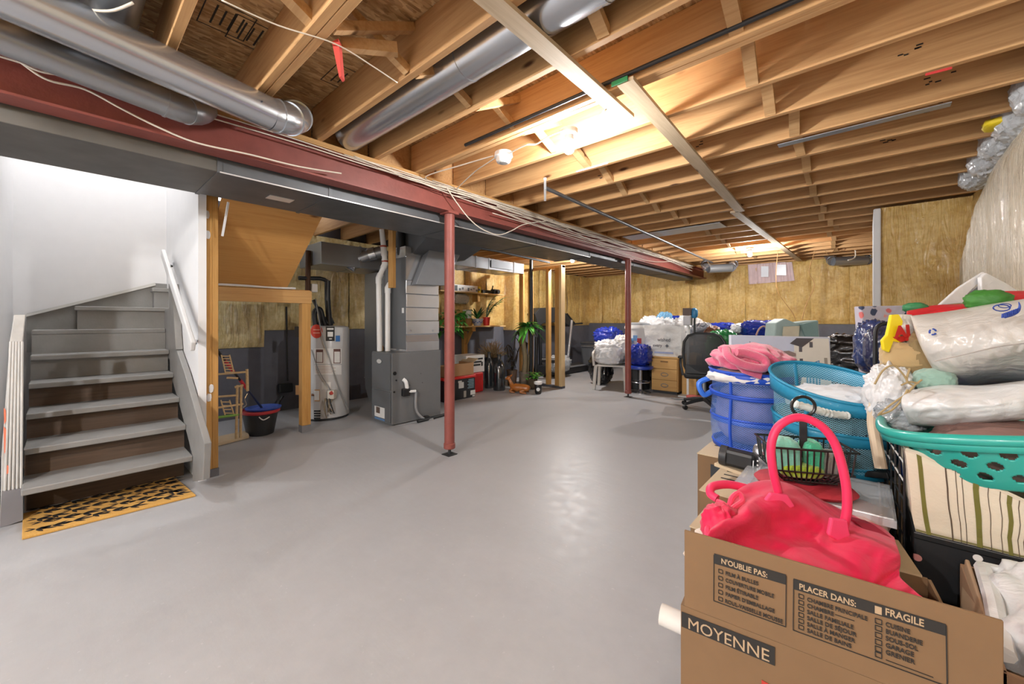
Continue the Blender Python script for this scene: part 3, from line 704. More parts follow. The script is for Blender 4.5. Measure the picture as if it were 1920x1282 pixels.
# landing framing and plywood soffit
t = thing('landing_frame', 'wooden header and leg holding the stair landing beside the water heater', 'frame', (-4.5, 1.3, 0))
MB().box((-4.54, .80, 1.385), (-4.50, 1.79, 1.52)).build('header', M_WY, t, bevel=.003)
MB().box((-4.59, 1.69, .075), (-4.50, 1.78, 1.384)).build('leg', M_WZ, t, bevel=.003)
MB().box((-4.592, 1.688, 0), (-4.498, 1.782, .075)).build('painted_foot', plain('#77777b', .6), t, label='grey painted foot')
MB().box((-5.09, .80, 1.50), (-4.545, 1.79, 1.53)).build('landing_deck', M_PLY, t)
a, b = Vector((-4.50, .80, 1.545)), Vector((-4.50, 1.545, 1.545)); c, d = Vector((-3.58, 1.545, 2.19)), Vector((-3.58, .80, 2.19)); nn = Vector((-.57, 0, .82)) * .018
t = tag(MB().hexa((a, b, c, d), (a + nn, b + nn, c + nn, d + nn)).build('plywood_soffit', M_PLY), 'sloping plywood sheet under the upper stair flight', 'panel')
tag(MB().tube(smoothpath([(-4.49, .84, 1.535), (-4.485, 1.1, 1.54), (-4.485, 1.4, 1.535), (-4.49, 1.62, 1.54)], 5), .010, 6).build('foam_bead', M_WHITE, smooth=True), 'white foam bead along the joint between plywood and header', 'bead')
tag(MB().bar((-3.62, .83, 2.10), (-3.70, .81, 1.85), .012, .012).build('wooden_strip', M_WHITE), 'thin pale strip hanging behind the stud post', 'strip')

# water heater
M_TANK = plain('#b9babb', .4, var=.05, coat=.2)
wx, wy, wr = -5.07, 2.19, .27
wh = thing('water_heater', 'tall grey gas water heater standing behind the landing leg', 'water heater', (wx, wy, 0))
MB().lathe([(wr - .02, .02), (wr, .03), (wr, 1.10), (wr - .01, 1.12), (wr - .06, 1.135), (.02, 1.14)], (wx, wy, 0), 48).build('tank', M_TANK, wh, smooth=True)
MB().lathe([(wr - .01, 0), (wr - .01, .02)], (wx, wy, 0), 36).build('base_ring', M_DARK, wh, smooth=True)
def onfront(u, v):
    d = ray(u, v); dx, dy = d.x, d.y; A = dx * dx + dy * dy; B = -2 * (dx * wx + dy * wy); C = wx * wx + wy * wy - (wr + .002) ** 2
    disc = max(0, B * B - 4 * A * C); return CAMP + d * ((-B - math.sqrt(disc)) / (2 * A))
def sticker(name, u0, v0, u1, v1, mat, lab=None, n=6, off=.004):
    def fn(s, t):
        p = onfront(u0 + (u1 - u0) * s, v0 + (v1 - v0) * t); o = Vector((p.x - wx, p.y - wy, 0)).normalized(); return p + o * off
    return MB().grid(fn, n, 4).build(name, mat, wh, smooth=True, label=lab)
M_LAB = plain('#dcdcda', .6, var=.1); M_LABB = plain('#c28a52', .6)
for (u0, v0, u1, v1) in ((590, 653, 640, 682), (590, 684, 640, 702), (603, 716, 620, 730)): sticker('label', u0, v0, u1, v1, M_LAB)
for (u0, v0, u1, v1) in ((593, 655, 606, 680), (625, 654, 638, 681)):
    sticker('warning_label', u0, v0, u1, v1, plain('#6a4a44', .6), None, 4, .006); sticker('warning_label', u0 + 1.3, v0 + 5, u1 - 1.3, v1 - 1.3, M_LAB, None, 4, .008)
for k in range(5): sticker('print_line', 592, 686 + 3 * k, 622 + (k * 7) % 14, 687 + 3 * k, plain('#b9a39c', .6), None, 5, .007)
sticker('brand_plate', 611, 612, 627, 639, M_BLACK, 'black emblem plate with a white shield', 4, .005)
sticker('brand_shield', 614, 622, 624, 631, M_LAB, None, 4, .008); sticker('brand_line', 613, 615, 625, 618, M_LAB, None, 4, .008); sticker('brand_line', 617, 634, 622, 636, M_LAB, None, 4, .008)
sticker('energy_label', 629, 629, 637, 640, plain('#3b6fae', .5), 'blue energy label', 3, .005)
sticker('label', 590, 730, 600, 752, plain('#c79b6a', .6), None, 4, .005); sticker('label', 590, 732, 599, 750, M_LAB, None, 4, .008)
sticker('label', 553, 612, 562, 632, M_BLACK, 'black badge on the left side', 4, .005); sticker('label', 555, 722, 563, 740, plain('#c79b6a', .6), None, 4, .005); sticker('label', 556, 724, 563, 738, M_LAB, None, 4, .008)
def fn(s, t):
    a = 2 * math.pi * s; p = onfront(594 + 11 * math.cos(a) * t, 621 + 13 * math.sin(a) * t); return p + Vector((p.x - wx, p.y - wy, 0)).normalized() * .006
MB().grid(fn, 16, 3, True).build('octagon_sticker', plain('#c9402c', .5), wh, label='round orange-red sticker')
for k in range(2): sticker('print_line', 588, 617 + 6 * k, 600, 619 + 6 * k, plain('#e29a86', .6), None, 4, .009)
for k in range(5): sticker('vent_slot', 589, 769 + 4.5 * k, 601, 771.5 + 4.5 * k, M_BLACK, None, 4, .004)
c = onfront(624, 738); MB().cbox(c + Vector((.03, -.02, 0)), (.08, .09, .10), YAW * 0 + .7).build('gas_valve', plain('#d2cdc2', .5), wh, bevel=.008)
MB().lathe([(.022, 0), (.022, .02)], c + Vector((.065, -.05, .02)), 14, Matrix.Rotation(R(65), 3, 'Y')).build('valve_knob', plain('#b23a30', .5), wh, smooth=True)
for k in range(7):
    p = onfront(612 + rnd.uniform(-4, 16), 745); p2 = onfront(616 + rnd.uniform(-4, 12), 775 + rnd.uniform(-8, 8))
    MB().tube(smoothpath([p + Vector((.05, -.03, 0)), (p + p2) / 2 + Vector((.08, -.05, rnd.uniform(-.03, .03))), p2 + Vector((.02, -.01, 0))], 4), .006, 6).build('burner_tube', M_DARK if k % 2 else plain('#8a7a63', .5), wh, smooth=True)
MB().tube([c, c + Vector((-.1, -.15, -.01)), c + Vector((-.12, -.2, 0))], .014, 8).build('gas_line', plain('#7a5a44', .5), wh, smooth=True)
# flue hood and black piping above it
MB().lathe([(.08, 1.13), (.08, 1.16), (.10, 1.165), (.07, 1.24), (.05, 1.25)], (wx, wy, 0), 20).build('flue_hood', M_BLACK, wh, smooth=True)
MB().tube(smoothpath([(wx + .1, wy - .12, 1.14), (wx + .1, wy - .13, 1.3), (wx + .06, wy - .18, 1.45)], 4), .02, 8).build('water_line', M_BLACK, wh, smooth=True)
t = thing('pump_piping', 'black insulated pipe bend rising over the water heater', 'pipe', (-4.95, 2.1, 1.14))
xp = -5.0
MB().tube([PX(618, 612, xp), PX(614, 560, xp), PX(614, 526, xp)], .034, 12).build('insulated_riser', M_BLACK, t, smooth=True)
MB().tube([PX(560, 521, xp), PX(600, 522, xp), PX(608, 524, xp), PX(617, 530, xp)], .024, 10).build('insulated_bend', M_BLACK, t, smooth=True)
MB().tube(smoothpath([PX(592, 612, xp), PX(590, 585, xp), PX(600, 580, xp), PX(606, 600, xp), PX(610, 612, xp)], 5), .03, 10).build('hose_loop', M_BLACK, t, smooth=True)
MB().cbox(PX(588, 540, xp), (.08, .07, .10)).build('control_box', M_WPLAS, t, bevel=.008)
MB().tube([PX(578, 470, xp), PX(577, 545, xp)], .03, 10).build('downpipe', wood(2, '#5a3b24', '#3f2818', name='brown_post'), t)
cable([PX(592, 560, -4.93), onfront(605, 625) + Vector((.02, -.02, 0)), onfront(622, 680) + Vector((.02, -.02, 0)), onfront(640, 735) + Vector((.02, -.02, 0)), PX(655, 770, -4.8)], 'grey cord hanging down the front of the water heater', .006, plain('#8d8d8c', .5), None)
cable([onfront(586, 655) + Vector((.02, -.02, 0)), onfront(600, 695) + Vector((.02, -.02, 0)), onfront(622, 730) + Vector((.03, -.03, 0))], 'shorter grey cord on the front of the water heater', .006, plain('#8d8d8c', .5), None)
# black regulator on the wall with its pipe
t = thing('sump_pump_switch', 'small black box on a thin black pipe against the concrete wall left of the heater', 'pump', PX(535, 735, -5.75))
MB().cbox(PX(535, 727, -5.77), (.08, .17, .12)).build('body', M_BLACK, t, bevel=.015)
MB().tube([PX(539, 714, -5.77), PX(537, 575, -5.77)], .012, 8).build('pipe', M_BLACK, t, smooth=True)
MB().tube(smoothpath([PX(530, 742, -5.7), PX(523, 752, -5.68), PX(520, 760, -5.66)], 4), .02, 8).build('hose', M_BLACK, t, smooth=True)

# furnace
fx0, fx1, fy0, fy1 = -4.46, -4.02, 2.475, 3.165
M_FURN = plain('#6d6f71', .5, var=.06, coat=.1); M_FURND = plain('#5d6063', .45, var=.06)
fu = thing('gas_furnace', 'grey gas furnace cabinet with sheet-metal plenum behind the nearer column', 'furnace', ((fx0 + fx1) / 2, (fy0 + fy1) / 2, 0))
MB().box((fx0, fy0, .012), (fx1, fy1, .83)).build('cabinet', M_FURN, fu, bevel=.006)
MB().box((fx0 + .015, fy0 - .016, .40), (fx1 - .02, fy0, .82)).build('upper_door', M_FURND, fu, bevel=.01)
MB().box((fx0 + .015, fy0 - .016, .03), (fx1 - .02, fy0, .385)).build('lower_door', M_FURND, fu, bevel=.01)
MB().lathe([(.05, 0), (.05, .004)], (fx0 + .20, fy0 - .022, .725), 20, Matrix.Rotation(R(90), 3, 'X'), sy=.5).build('brand_badge', plain('#c9c9c6', .4), fu)
MB().cbox((fx0 + .2, fy0 - .018, .13), (.22, .003, .12)).build('rating_label', M_LAB, fu); MB().cbox((fx0 + .17, fy0 - .0205, .15), (.08, .003, .07)).build('rating_label', plain('#5a4a40', .6), fu)
MB().cbox((fx0 + .2, fy0 - .018, .05), (.22, .003, .02)).build('rating_label', plain('#5d83b0', .6), fu)
for u, v, r in ((740, 700, .022), (743, 713, .010), (739, 735, .012), (789, 700, .004), (768, 722, .004), (792, 717, .004)):
    c = PX(u, v, fx1 + .001); MB().lathe([(r, 0), (r, .004)], c, 12, Matrix.Rotation(R(90), 3, 'Y')).build('knockout', M_BLACK, fu)
# condensate trap
tr = MB().cbox(PX(761, 735, fx1 + .03), (.05, .10, .09)).build('drain_trap', M_BLACK, fu, bevel=.012)
MB().tube(smoothpath([PX(763, 728, fx1 + .03), PX(761, 716, fx1 + .035), PX(756, 711, fx1 + .01)], 4), .022, 10).build('white_elbow', M_WPLAS, tr, smooth=True, label='white plastic elbow')
MB().tube([PX(766, 734, fx1 + .04), PX(779, 733, fx1 + .04)], .017, 10).build('white_stub', M_WPLAS, tr, smooth=True, label='white plastic stub')
MB().tube(smoothpath([PX(780, 735, fx1 + .04), PX(779, 755, fx1 + .045), PX(782, 772, fx1 + .05), PX(795, 785, fx1 + .07), PX(812, 786, fx1 + .1)], 5), .014, 8).build('drain_hose', plain('#8f9092', .5), tr, smooth=True)
# coil case and plenum
px0, px1, py0, py1 = -4.42, -4.03, 2.67, 3.15
M_FOIL = metal('#dcdde0', .22, True, 'bright_galvanised')
MB().box((px0, py0, .831), (px1, py1, .95)).build('coil_base', M_FOIL, fu, bevel=.004)
for k in range(4):
    z0 = 1.04 + .16 * k
    MB().box((px0, py0, z0), (px1 - .01 * (k % 2), py1, z0 + .157)).build('plenum_panel', M_FOIL, fu, bevel=.006)
MB().hexa([(px0, py0, .95), (px1, py0, .95), (px1, py1, .95), (px0, py1, .95)], [(px0, py0, 1.04), (px1 - .03, py0, 1.04), (px1 - .03, py1, 1.04), (px0, py1, 1.04)]).build('plenum_collar', M_FOIL, fu)
MB().box((px0, py0 - .006, .86), (px1 - .01, py0, 1.95)).build('front_sheet', M_FURND, fu)
MB().cbox((px1 - .06, py0 - .009, 1.32), (.04, .003, .06)).build('paper_tag', M_LAB, fu)
for u in (770, 812): c = PX(u, 620, px1 + .002); MB().lathe([(.012, 0), (.010, .006)], c, 10, Matrix.Rotation(R(90), 3, 'Y')).build('rivet', M_CHROME, fu)
# transition up to the trunk duct
A = [(px0, py0, 1.68), (px1, py0, 1.68), (px1, py1, 1.68), (px0, py1, 1.68)]
B = [(px0, py0 + .02, 2.3), (px0 + .12, py0 + .02, 2.3), (px0 + .12, py1 + .45, 2.3), (px0, py1 + .45, 2.3)]
MB().box((px0, py0, 1.68), (px1 - .02, py1, 2.08)).build('plenum_panel', M_FOIL, fu, bevel=.004)
q = [PX(u, v, px1) for u, v in ((801, 456), (771, 534), (823, 536), (858, 470), (850, 452))]
MB().extrude(q, (.10, 0, 0)).build('branch_takeoff', plain('#8c8f94', .4, metal=.3), fu, bevel=.004, label='grey angled branch fitting')
MB().hexa([(px0, 2.75, 2.0), (px1 + .02, 2.75, 2.0), (px1 + .02, 3.55, 2.0), (px0, 3.55, 2.0)], [(px0, 2.75, 2.3), (-3.5, 2.75, 2.3), (-3.5, 3.75, 2.3), (px0, 3.75, 2.3)]).build('branch_takeoff', M_DUCTG, fu)
# second supply trunk beyond
t = thing('branch_duct', 'bright sheet-metal branch duct running above the plant shelves', 'duct', (-4.5, 4.4, 2.0))
MB().box((-4.75, 3.45, 1.985), (-4.31, 5.15, 2.155)).build('duct_section', M_FOIL, t, bevel=.004)
MB().box((-4.30, 4.35, 2.02), (-4.29, 4.85, 2.13)).build('side_panel', M_GALVD, t)
for y in (4.05, 4.32, 4.9): MB().box((-4.755, y - .008, 1.98), (-4.303, y + .008, 2.16)).build('drive_cleat', M_FOIL, t)
# return air drop beside the furnace
t = thing('return_air_duct', 'tall dull sheet-metal return duct behind the furnace with a curved boot', 'duct', (-5.0, 2.95, 0))
MB().box((-5.16, 2.75, .42), (-4.83, 3.2, 1.84)).build('drop', M_GALVD, t, bevel=.004)
MB().box((-4.80, 2.80, .85), (-4.70, 3.2, 1.95)).build('drop', M_GALVD, t, bevel=.004)
def fnr(s, t_):
    a = R(90) * t_; y = 2.75 + .45 * s; return Vector((-4.46 - .37 - .0 + .33 * 0 - .33 + .33 * (1 - 0) * math.cos(a) * 1.0 + 0.0, y, .42 - .36 * math.sin(a)))
pr_ = [(-5.16, .42), (-4.83, .42), (-4.80, .30), (-4.72, .18), (-4.60, .10), (-4.47, .07), (-4.47, .02), (-4.85, .02), (-5.05, .12), (-5.14, .28)]
MB().extrude([(x, 2.75, z) for x, z in pr_], (0, .45, 0)).build('boot', M_GALVD, t, bevel=.003)
MB().box((-5.165, 2.745, .41), (-4.825, 3.205, .43)).build('drive_cleat', M_GALVD, t)
MB().box((-4.82, 2.742, .52), (-4.70, 2.75, .62)).build('filter_slot', M_LAB, t); MB().box((-4.72, 2.70, .60), (-4.66, 2.74, .88)).build('wooden_wedge', M_WZ, t)
# high return trunk towards the heater
t = thing('return_trunk_duct', 'large dark sheet-metal duct overhead above the water heater', 'duct', (-4.9, 2.4, 2.0))
MB().box((-5.35, 1.98, 1.86), (-4.72, 3.1, 2.12)).build('duct_section', M_GALVD, t, bevel=.004)
MB().box((-5.36, 2.45, 1.855), (-4.71, 2.47, 2.125)).build('drive_cleat', M_GALVD, t)
t = thing('flue_pipe', 'round metal flue pipe with an elbow leading from above the water heater', 'pipe', PX(655, 490, -4.75))
MB().tube([PX(656, 490, -4.85), PX(692, 478, -4.7), PX(716, 472, -4.6)], .075, 20).build('pipe_run', M_GALVD, t, smooth=True)
MB().tube(smoothpath([PX(650, 478, -4.9), PX(652, 490, -4.85), PX(662, 497, -4.82), PX(668, 500, -4.80)], 4), .078, 20).build('elbow', M_GALV, t, smooth=True, angle=20)
MB().tube([PX(692, 478, -4.69), PX(704, 474.5, -4.64)], .083, 20).build('coupling', M_GALV, t, smooth=True)
# pvc vents
def pvc(label, pp, x, r=.032):
    pts = [PX(u, v, x) for u, v in pp]; t = thing('pvc_vent_pipe', label, 'pipe', pts[0], 'white plastic vent pipes of the furnace')
    MB().tube(pts, r, 14).build('pipe', M_WPLAS, t, smooth=True, angle=30)
    for k in range(1, len(pts) - 1): MB().tube([pts[k] + (pts[k - 1] - pts[k]).normalized() * .06, pts[k], pts[k] + (pts[k + 1] - pts[k]).normalized() * .06], r * 1.18, 14).build('coupling', M_WPLAS, t, smooth=True, angle=30)
    return t
pv1 = pvc('white plastic vent pipe bending towards the hanging board, nearest the return duct', [(712, 658), (710, 522), (722, 495), (720, 470), (716, 430)], -4.36)
pvc('white plastic vent pipe with a bend behind the hanging board', [(727, 658), (727, 540), (742, 515), (752, 497), (756, 470)], -4.30)
for (u, v) in ((722, 490), (719, 462)): MB().tube([PX(u, v - 1.5, -4.36), PX(u, v + 1.5, -4.36)], .041, 12).build('red_clamp', plain('#b2503c', .5), pv1, smooth=True)
t = tag(MB().box((-3.945, 2.38, 1.56), (-3.855, 2.42, 2.40)).build('hanging_board', M_WZ, bevel=.002), 'short wooden board hanging from the trunk duct before the vent pipes', 'board')
tag(MB().tube([PX(752, 432, -4.2), PX(752, 470, -4.2), PX(753, 478, -4.2)], .05, 12).build('black_vent_pipe', M_BLACK, smooth=True), 'black vertical pipe between hanging board and plenum', 'pipe')
# condensate pump on floor
t = thing('condensate_drain', 'black pipe fitting on the floor at the foot of the nearer column', 'fitting', PZ(800, 782, 0))
MB().tube([PZ(783, 790, .02), PZ(838, 776, .02)], .018, 8).build('pipe', M_BLACK, t, smooth=True); MB().cbox(PZ(800, 783, .03), (.06, .06, .05)).build('body', M_BLACK, t, bevel=.01)

# bucket with mop
b0 = PZ(488, 812, 0); t = thing('mop_bucket', 'black mop bucket with red rim and blue wringer on the floor behind the stud post', 'bucket', b0)
dn = .95; sc_ = 1.0
MB().lathe([(.115, .0), (.125, .005), (.165, .24), (.158, .245), (.12, .02), (.0, .02)], b0, 28, sx=1.15).build('tub', M_DARK, t, smooth=True)
MB().lathe([(.168, .225), (.182, .235), (.182, .255), (.165, .26), (.155, .245)], b0, 28, sx=1.15).build('rim', plain('#b5323a', .45), t, smooth=True, label='red rim')
MB().lathe([(.165, .26), (.17, .275), (.15, .28), (.10, .25), (.05, .24)], b0 + Vector((.0, .03, 0)), 24, sx=1.0).build('wringer', plain('#2c4fa8', .45), t, smooth=True, label='blue wringer basket')
MB().tube(smoothpath([b0 + Vector((.17, -.06, .21)), b0 + Vector((.20, -.03, .18)), b0 + Vector((.19, .03, .2))], 4), .006, 6).build('handle', M_WPLAS, t, smooth=True)
pa, pb = PX(405, 655, -4.45), b0 + Vector((0, .02, .26)); t = thing('mop', 'mop with red and black handle leaning in the bucket', 'mop', pb)
MB().tube([pb, along(pb, pa, .38)], .011, 8).build('handle_section', plain('#2a3350', .4), t, smooth=True); MB().tube([along(pb, pa, .38), along(pb, pa, .52)], .016, 8).build('handle_grip', plain('#c02a34', .4), t, smooth=True)
MB().tube([along(pb, pa, .52), along(pb, pa, .66)], .011, 8).build('handle_section', M_BLACK, t, smooth=True); MB().tube([along(pb, pa, .66), along(pb, pa, .84)], .016, 8).build('handle_grip', plain('#c02a34', .4), t, smooth=True); MB().tube([along(pb, pa, .84), pa], .014, 8).build('handle_section', M_BLACK, t, smooth=True)
MB().blob(pb + Vector((0, 0, -.02)), (.2, .2, .06), 5, .2, 4, .8, 20, 8, ridge=.8).build('mop_head', plain('#3a56b0', .8), t, smooth=True)
# bird play stand
xg = -4.16; t = thing('bird_play_stand', 'wooden pet play stand with ladders and perches behind the stud post', 'pet stand', PZ(440, 826, 0))
M_DOWEL = wood(0, '#cdb389', '#b3956a', name='dowel')
b0 = PZ(440, 824, 0)
MB().extrude([PZ(u, v, .005) for u, v in ((408, 836), (467, 821), (462, 812), (406, 824))], (0, 0, .03)).build('tray', M_CARDL, t)
def gx(u, v, dx=0): return PX(u, v, xg + dx)
for a, b, r in (((443, 822), (445, 722), .011), ((451, 820), (452, 722), .011), ((464, 733), (463, 692), .012), ((440, 726), (456, 722), .010)): MB().tube([gx(*a), gx(*b)], r, 8).build('upright', M_DOWEL, t, smooth=True)
for a, b in (((404, 702), (463, 697)), ((404, 744), (444, 741)), ((404, 765), (456, 757)), ((425, 708), (446, 709))): MB().tube([gx(*a), gx(*b)], .009, 8).build('perch', M_DOWEL, t, smooth=True)
MB().tube([gx(404, 783), gx(447, 777)], .012, 8).build('perch', plain('#6f9a3e', .6), t, smooth=True, label='green perch')
for (x0, y0, x1, y1, w_, n_) in ((415, 665, 423, 700, 16, 7), (414, 750, 422, 778, 17, 4)):
    L = MB(); 
    for s in (0, 1): L.tube([gx(x0 + s * w_ * .95, y0), gx(x1 + s * w_, y1)], .006, 6)
    L.build('ladder_rails', M_DOWEL, t, smooth=True)
    for k in range(n_):
        f = (k + .5) / n_; MB().tube([gx(x0 + (x1 - x0) * f, y0 + (y1 - y0) * f), gx(x0 + (x1 - x0) * f + w_, y0 + (y1 - y0) * f)], .005, 6).build('rung', M_DOWEL, t, smooth=True)
MB().tube(smoothpath([gx(464, 738), gx(459, 748), gx(462, 758), gx(456, 764)], 4), .003, 5).build('chain', M_CHROME, t, smooth=True)

# ================================================================== PLANT CORNER
def cf(v): return HCAM * FPX / (v - VH)              # depth of a floor point seen on row v
M_LEAF = plain('#4c9c42', .4, var=.35, coat=.2); M_LEAFB = plain('#5fbe4a', .4, var=.3, coat=.2); M_LEAFD = plain('#2d5a34', .4, var=.3, coat=.2)
M_DEAD = plain('#3a3128', .8, var=.3); M_TWIG = plain('#a08560', .85, var=.3); M_STEM = plain('#8d7f63', .7, var=.25, bump=.3)
def leafmesh(m, base, d, length, width, droop=.3, fold=.15, n=5):
    """one pointed leaf blade from base along d, bending down"""
    d = Vector(d).normalized(); side = d.cross(Vector((0, 0, 1))); side = side.normalized() if side.length > 1e-3 else Vector((1, 0, 0)); k = len(m.v)
    rows = []
    for i in range(n + 1):
        t = i / n; c = Vector(base) + d * length * t + Vector((0, 0, -droop * length * t * t)); w = width * math.sin(math.pi * min(.97, t * .86 + .12)) ; up = side.cross(d).normalized() * w * fold
        rows.append((c - side * w / 2 + up, c, c + side * w / 2 + up))
    vs = [p for r in rows for p in r]; fs = []
    for i in range(n):
        a = i * 3; fs += [(a, a + 1, a + 4, a + 3), (a + 1, a + 2, a + 5, a + 4)]
    m._add(vs, fs)
def leaf(parent, base, d, length, width, mat, droop=.3, name='leaf'):
    m = MB(); leafmesh(m, base, d, length, width, droop); return m.build(name, mat, parent, smooth=True, angle=0)
def pot(c, r, h, mat, name, label, group=None, soil=True, taper=.78):
    t = thing(name, label, 'potted plant', c, group)
    MB().lathe([(r * taper, 0), (r, h), (r * 1.06, h), (r * 1.06, h + .015), (r * .9, h + .015), (r * .88, h - .03)], c, 22).build('pot', mat, t, smooth=True)
    MB().lathe([(r * .9, h - .025), (.001, h - .02)], c, 16, caps=False).build('soil', plain('#2d2219', .95), t, smooth=True)
    return t
# shelves on the insulated wall
xs_ = -5.55
M_SHELF = wood(1, '#d8b67e', '#be965e', name='shelf_board')
t = thing('wall_shelf', 'upper narrow wooden shelf on the insulated wall holding a white appliance box', 'shelf', PX(890, 545, xs_))
a, b = PX(826, 544, xs_), PX(946, 547, xs_)
MB().box((-5.84, a.y, a.z - .012), (xs_, b.y, a.z + .006)).build('board', M_SHELF, t); MB().box((-5.84, PX(903, 550, xs_).y, a.z - .16), (-5.66, PX(907, 550, xs_).y, a.z - .012)).build('bracket', M_WZ, t)
za = a.z + .006
t = thing('wall_shelf', 'lower wooden shelf with a timber bracket holding the green plants', 'shelf', PX(890, 610, xs_))
a2, b2 = PX(826, 612, xs_ + .05), PX(948, 611, xs_ + .05)
MB().box((-5.84, a2.y, a2.z - .02), (xs_ + .05, b2.y, a2.z + .005)).build('board', M_SHELF, t); zb = a2.z + .005
yb = PX(889, 620, xs_ + .03).y
MB().box((-5.84, yb - .04, a2.z - .10), (xs_ + .03, yb + .04, a2.z - .02)).build('bracket_arm', M_WZ, t); MB().box((-5.82, yb - .05, .55), (-5.74, yb + .03, a2.z - .02)).build('bracket_leg', M_WZ, t)
MB().bar((-5.60, yb, a2.z - .09), (-5.75, yb, a2.z - .33), .07, .04, (0, 1, 0)).build('bracket_brace', M_WZ, t)
ya, yc = PX(842, 535, xs_).y, PX(898, 535, xs_).y
t = thing('appliance_box', 'white printed appliance carton lying on the upper wall shelf', 'box', (-5.68, (ya + yc) / 2, za))
MB().box((-5.80, ya, za), (-5.58, yc, za + .125)).build('carton', M_WPLAS, t, bevel=.004)
MB().box((-5.581, ya + .02, za + .01), (-5.578, ya + .22, za + .11)).build('printed_panel', M_DARK, t)
for k in range(8): MB().box((-5.581, ya + .26 + .07 * k, za + .02 + .02 * (k % 3)), (-5.578, ya + .30 + .07 * k, za + .06 + .02 * (k % 2))).build('printed_picture', plain('#7c8793', .6), t)
y0 = PX(901, 535, xs_).y; tag(MB().box((-5.72, y0, za), (-5.60, y0 + .06, za + .12)).build('yellow_box', plain('#e8cf2c', .5), bevel=.004), 'small bright yellow box standing on the upper wall shelf', 'box')
y0 = PX(925, 538, xs_).y; t = thing('old_camera_gear', 'dark clutter of small camera-like gear at the end of the upper shelf', 'gear', (-5.66, y0, za))
MB().cbox((-5.66, y0 - .12, za + .035), (.10, .22, .07)).build('case', M_BLACK, t, bevel=.01); MB().cbox((-5.66, y0 + .16, za + .05), (.10, .16, .10)).build('body', M_DARK, t, bevel=.01)
MB().lathe([(.04, 0), (.04, .06)], (-5.61, y0 + .16, za + .05), 14, Matrix.Rotation(R(90), 3, 'Y')).build('lens', M_BLACK, t, smooth=True); MB().cyl((-5.66, y0 + .06, za + .03), (-5.66, y0 + .1, za + .17), .012).build('knob', M_BLACK, t)
tag(MB().blob((-5.68, PX(873, 556, xs_).y, za - .13), (.10, .34, .17), 4, .3, 3, .6, 24, 14, ridge=.8, flat=False).build('plastic_bag', crumple('#c9c3b4', .2, 16, .9, 1, .3), smooth=True, angle=35), 'small crumpled clear plastic bag hanging under the upper shelf', 'bag')
# plants on the lower shelf
def pshelf(u): return Vector((-5.62, PX(u, 600, -5.62).y, zb))
c = pshelf(848); t = pot(c, .09, .13, plain('#6d5040', .6), 'trailing_pothos', 'bushy trailing green pothos plant on the lower shelf behind the nearer column')
for k in range(80):
    a = rnd.uniform(0, 6.28); l = rnd.uniform(.10, .20); e = rnd.uniform(-.3, .9); bs = c + Vector((rnd.uniform(-.05, .12), rnd.gauss(0, .17), rnd.uniform(-.12, .30)))
    leaf(t, bs, (math.cos(a) + .5, math.sin(a), e), l, l * .55, rnd.choice([M_LEAF, M_LEAFB, M_LEAF]), .5)
for k in range(7):
    p0 = c + Vector((.06, rnd.gauss(0, .1), .12)); MB().tube(smoothpath([p0, p0 + Vector((.05, rnd.gauss(0, .05), .1)), p0 + Vector((.09, rnd.gauss(0, .12), -.16))], 4), .005, 5).build('vine', M_LEAF, t, smooth=True)
c = pshelf(876); t = thing('white_planter', 'tall planter with white top and brown base on the lower shelf', 'planter', c)
MB().lathe([(.055, 0), (.075, .14)], c, 20).build('base', plain('#a87f4a', .6), t, smooth=True); MB().lathe([(.075, .14), (.085, .30), (.078, .30), (.06, .15)], c, 20, caps=False).build('cup', M_WPLAS, t, smooth=True)
c = pshelf(895); t = pot(c, .115, .12, plain('#c6cbd8', .35, var=.1), 'leafy_plant', 'leafy plant in a wide blue and white bowl on the lower shelf', taper=.6)
for k in range(18):
    a = k * 2 * math.pi / 18; MB().lathe([(.016, 0), (.016, .002)], c + Vector((.10 * math.cos(a), .10 * math.sin(a), .06 + .02 * (k % 2))), 6, Matrix.Rotation(a, 3, 'Z') @ Matrix.Rotation(R(90), 3, 'Y')).build('painted_dot', plain('#5d74ae', .4), t)
for k in range(26):
    a = rnd.uniform(0, 6.28); leaf(t, c + Vector((0, 0, .12)), (math.cos(a) * .6 + .1, math.sin(a) * .8, rnd.uniform(.6, 1.6)), rnd.uniform(.14, .34), .045, M_LEAFD if k % 3 else M_LEAF, .2)
c = pshelf(912); t = pot(c, .075, .15, plain('#c0281f', .4, coat=.4), 'zamia_plant', 'dark green stemmed plant in a shiny red pot on the lower shelf')
for (dy, dz, n_) in ((.16, .42, 6), (.42, .40, 6), (.30, .30, 5), (.08, .30, 4)):
    p0, p1 = c + Vector((0, 0, .14)), c + Vector((.05, dy, .14 + dz)); sp_ = smoothpath([p0, p0 * .5 + p1 * .5 + Vector((0, -.04, .05)), p1], 6); MB().tube(sp_, [.012 - .008 * i / len(sp_) for i in range(len(sp_))], 6).build('stem', M_LEAFD, t, smooth=True)
    for k in range(n_):
        q = sp_[3 + int(k * (len(sp_) - 4) / n_)]
        for s_ in (-1, 1): leaf(t, q, (.3 * s_ + .2, .6, .4 + .3 * s_), .13, .05, M_LEAFD if k % 2 else M_LEAF, .15)
        if k == n_ - 1: leaf(t, sp_[-1], (.2, .7, .4), .15, .06, M_LEAF, .2)

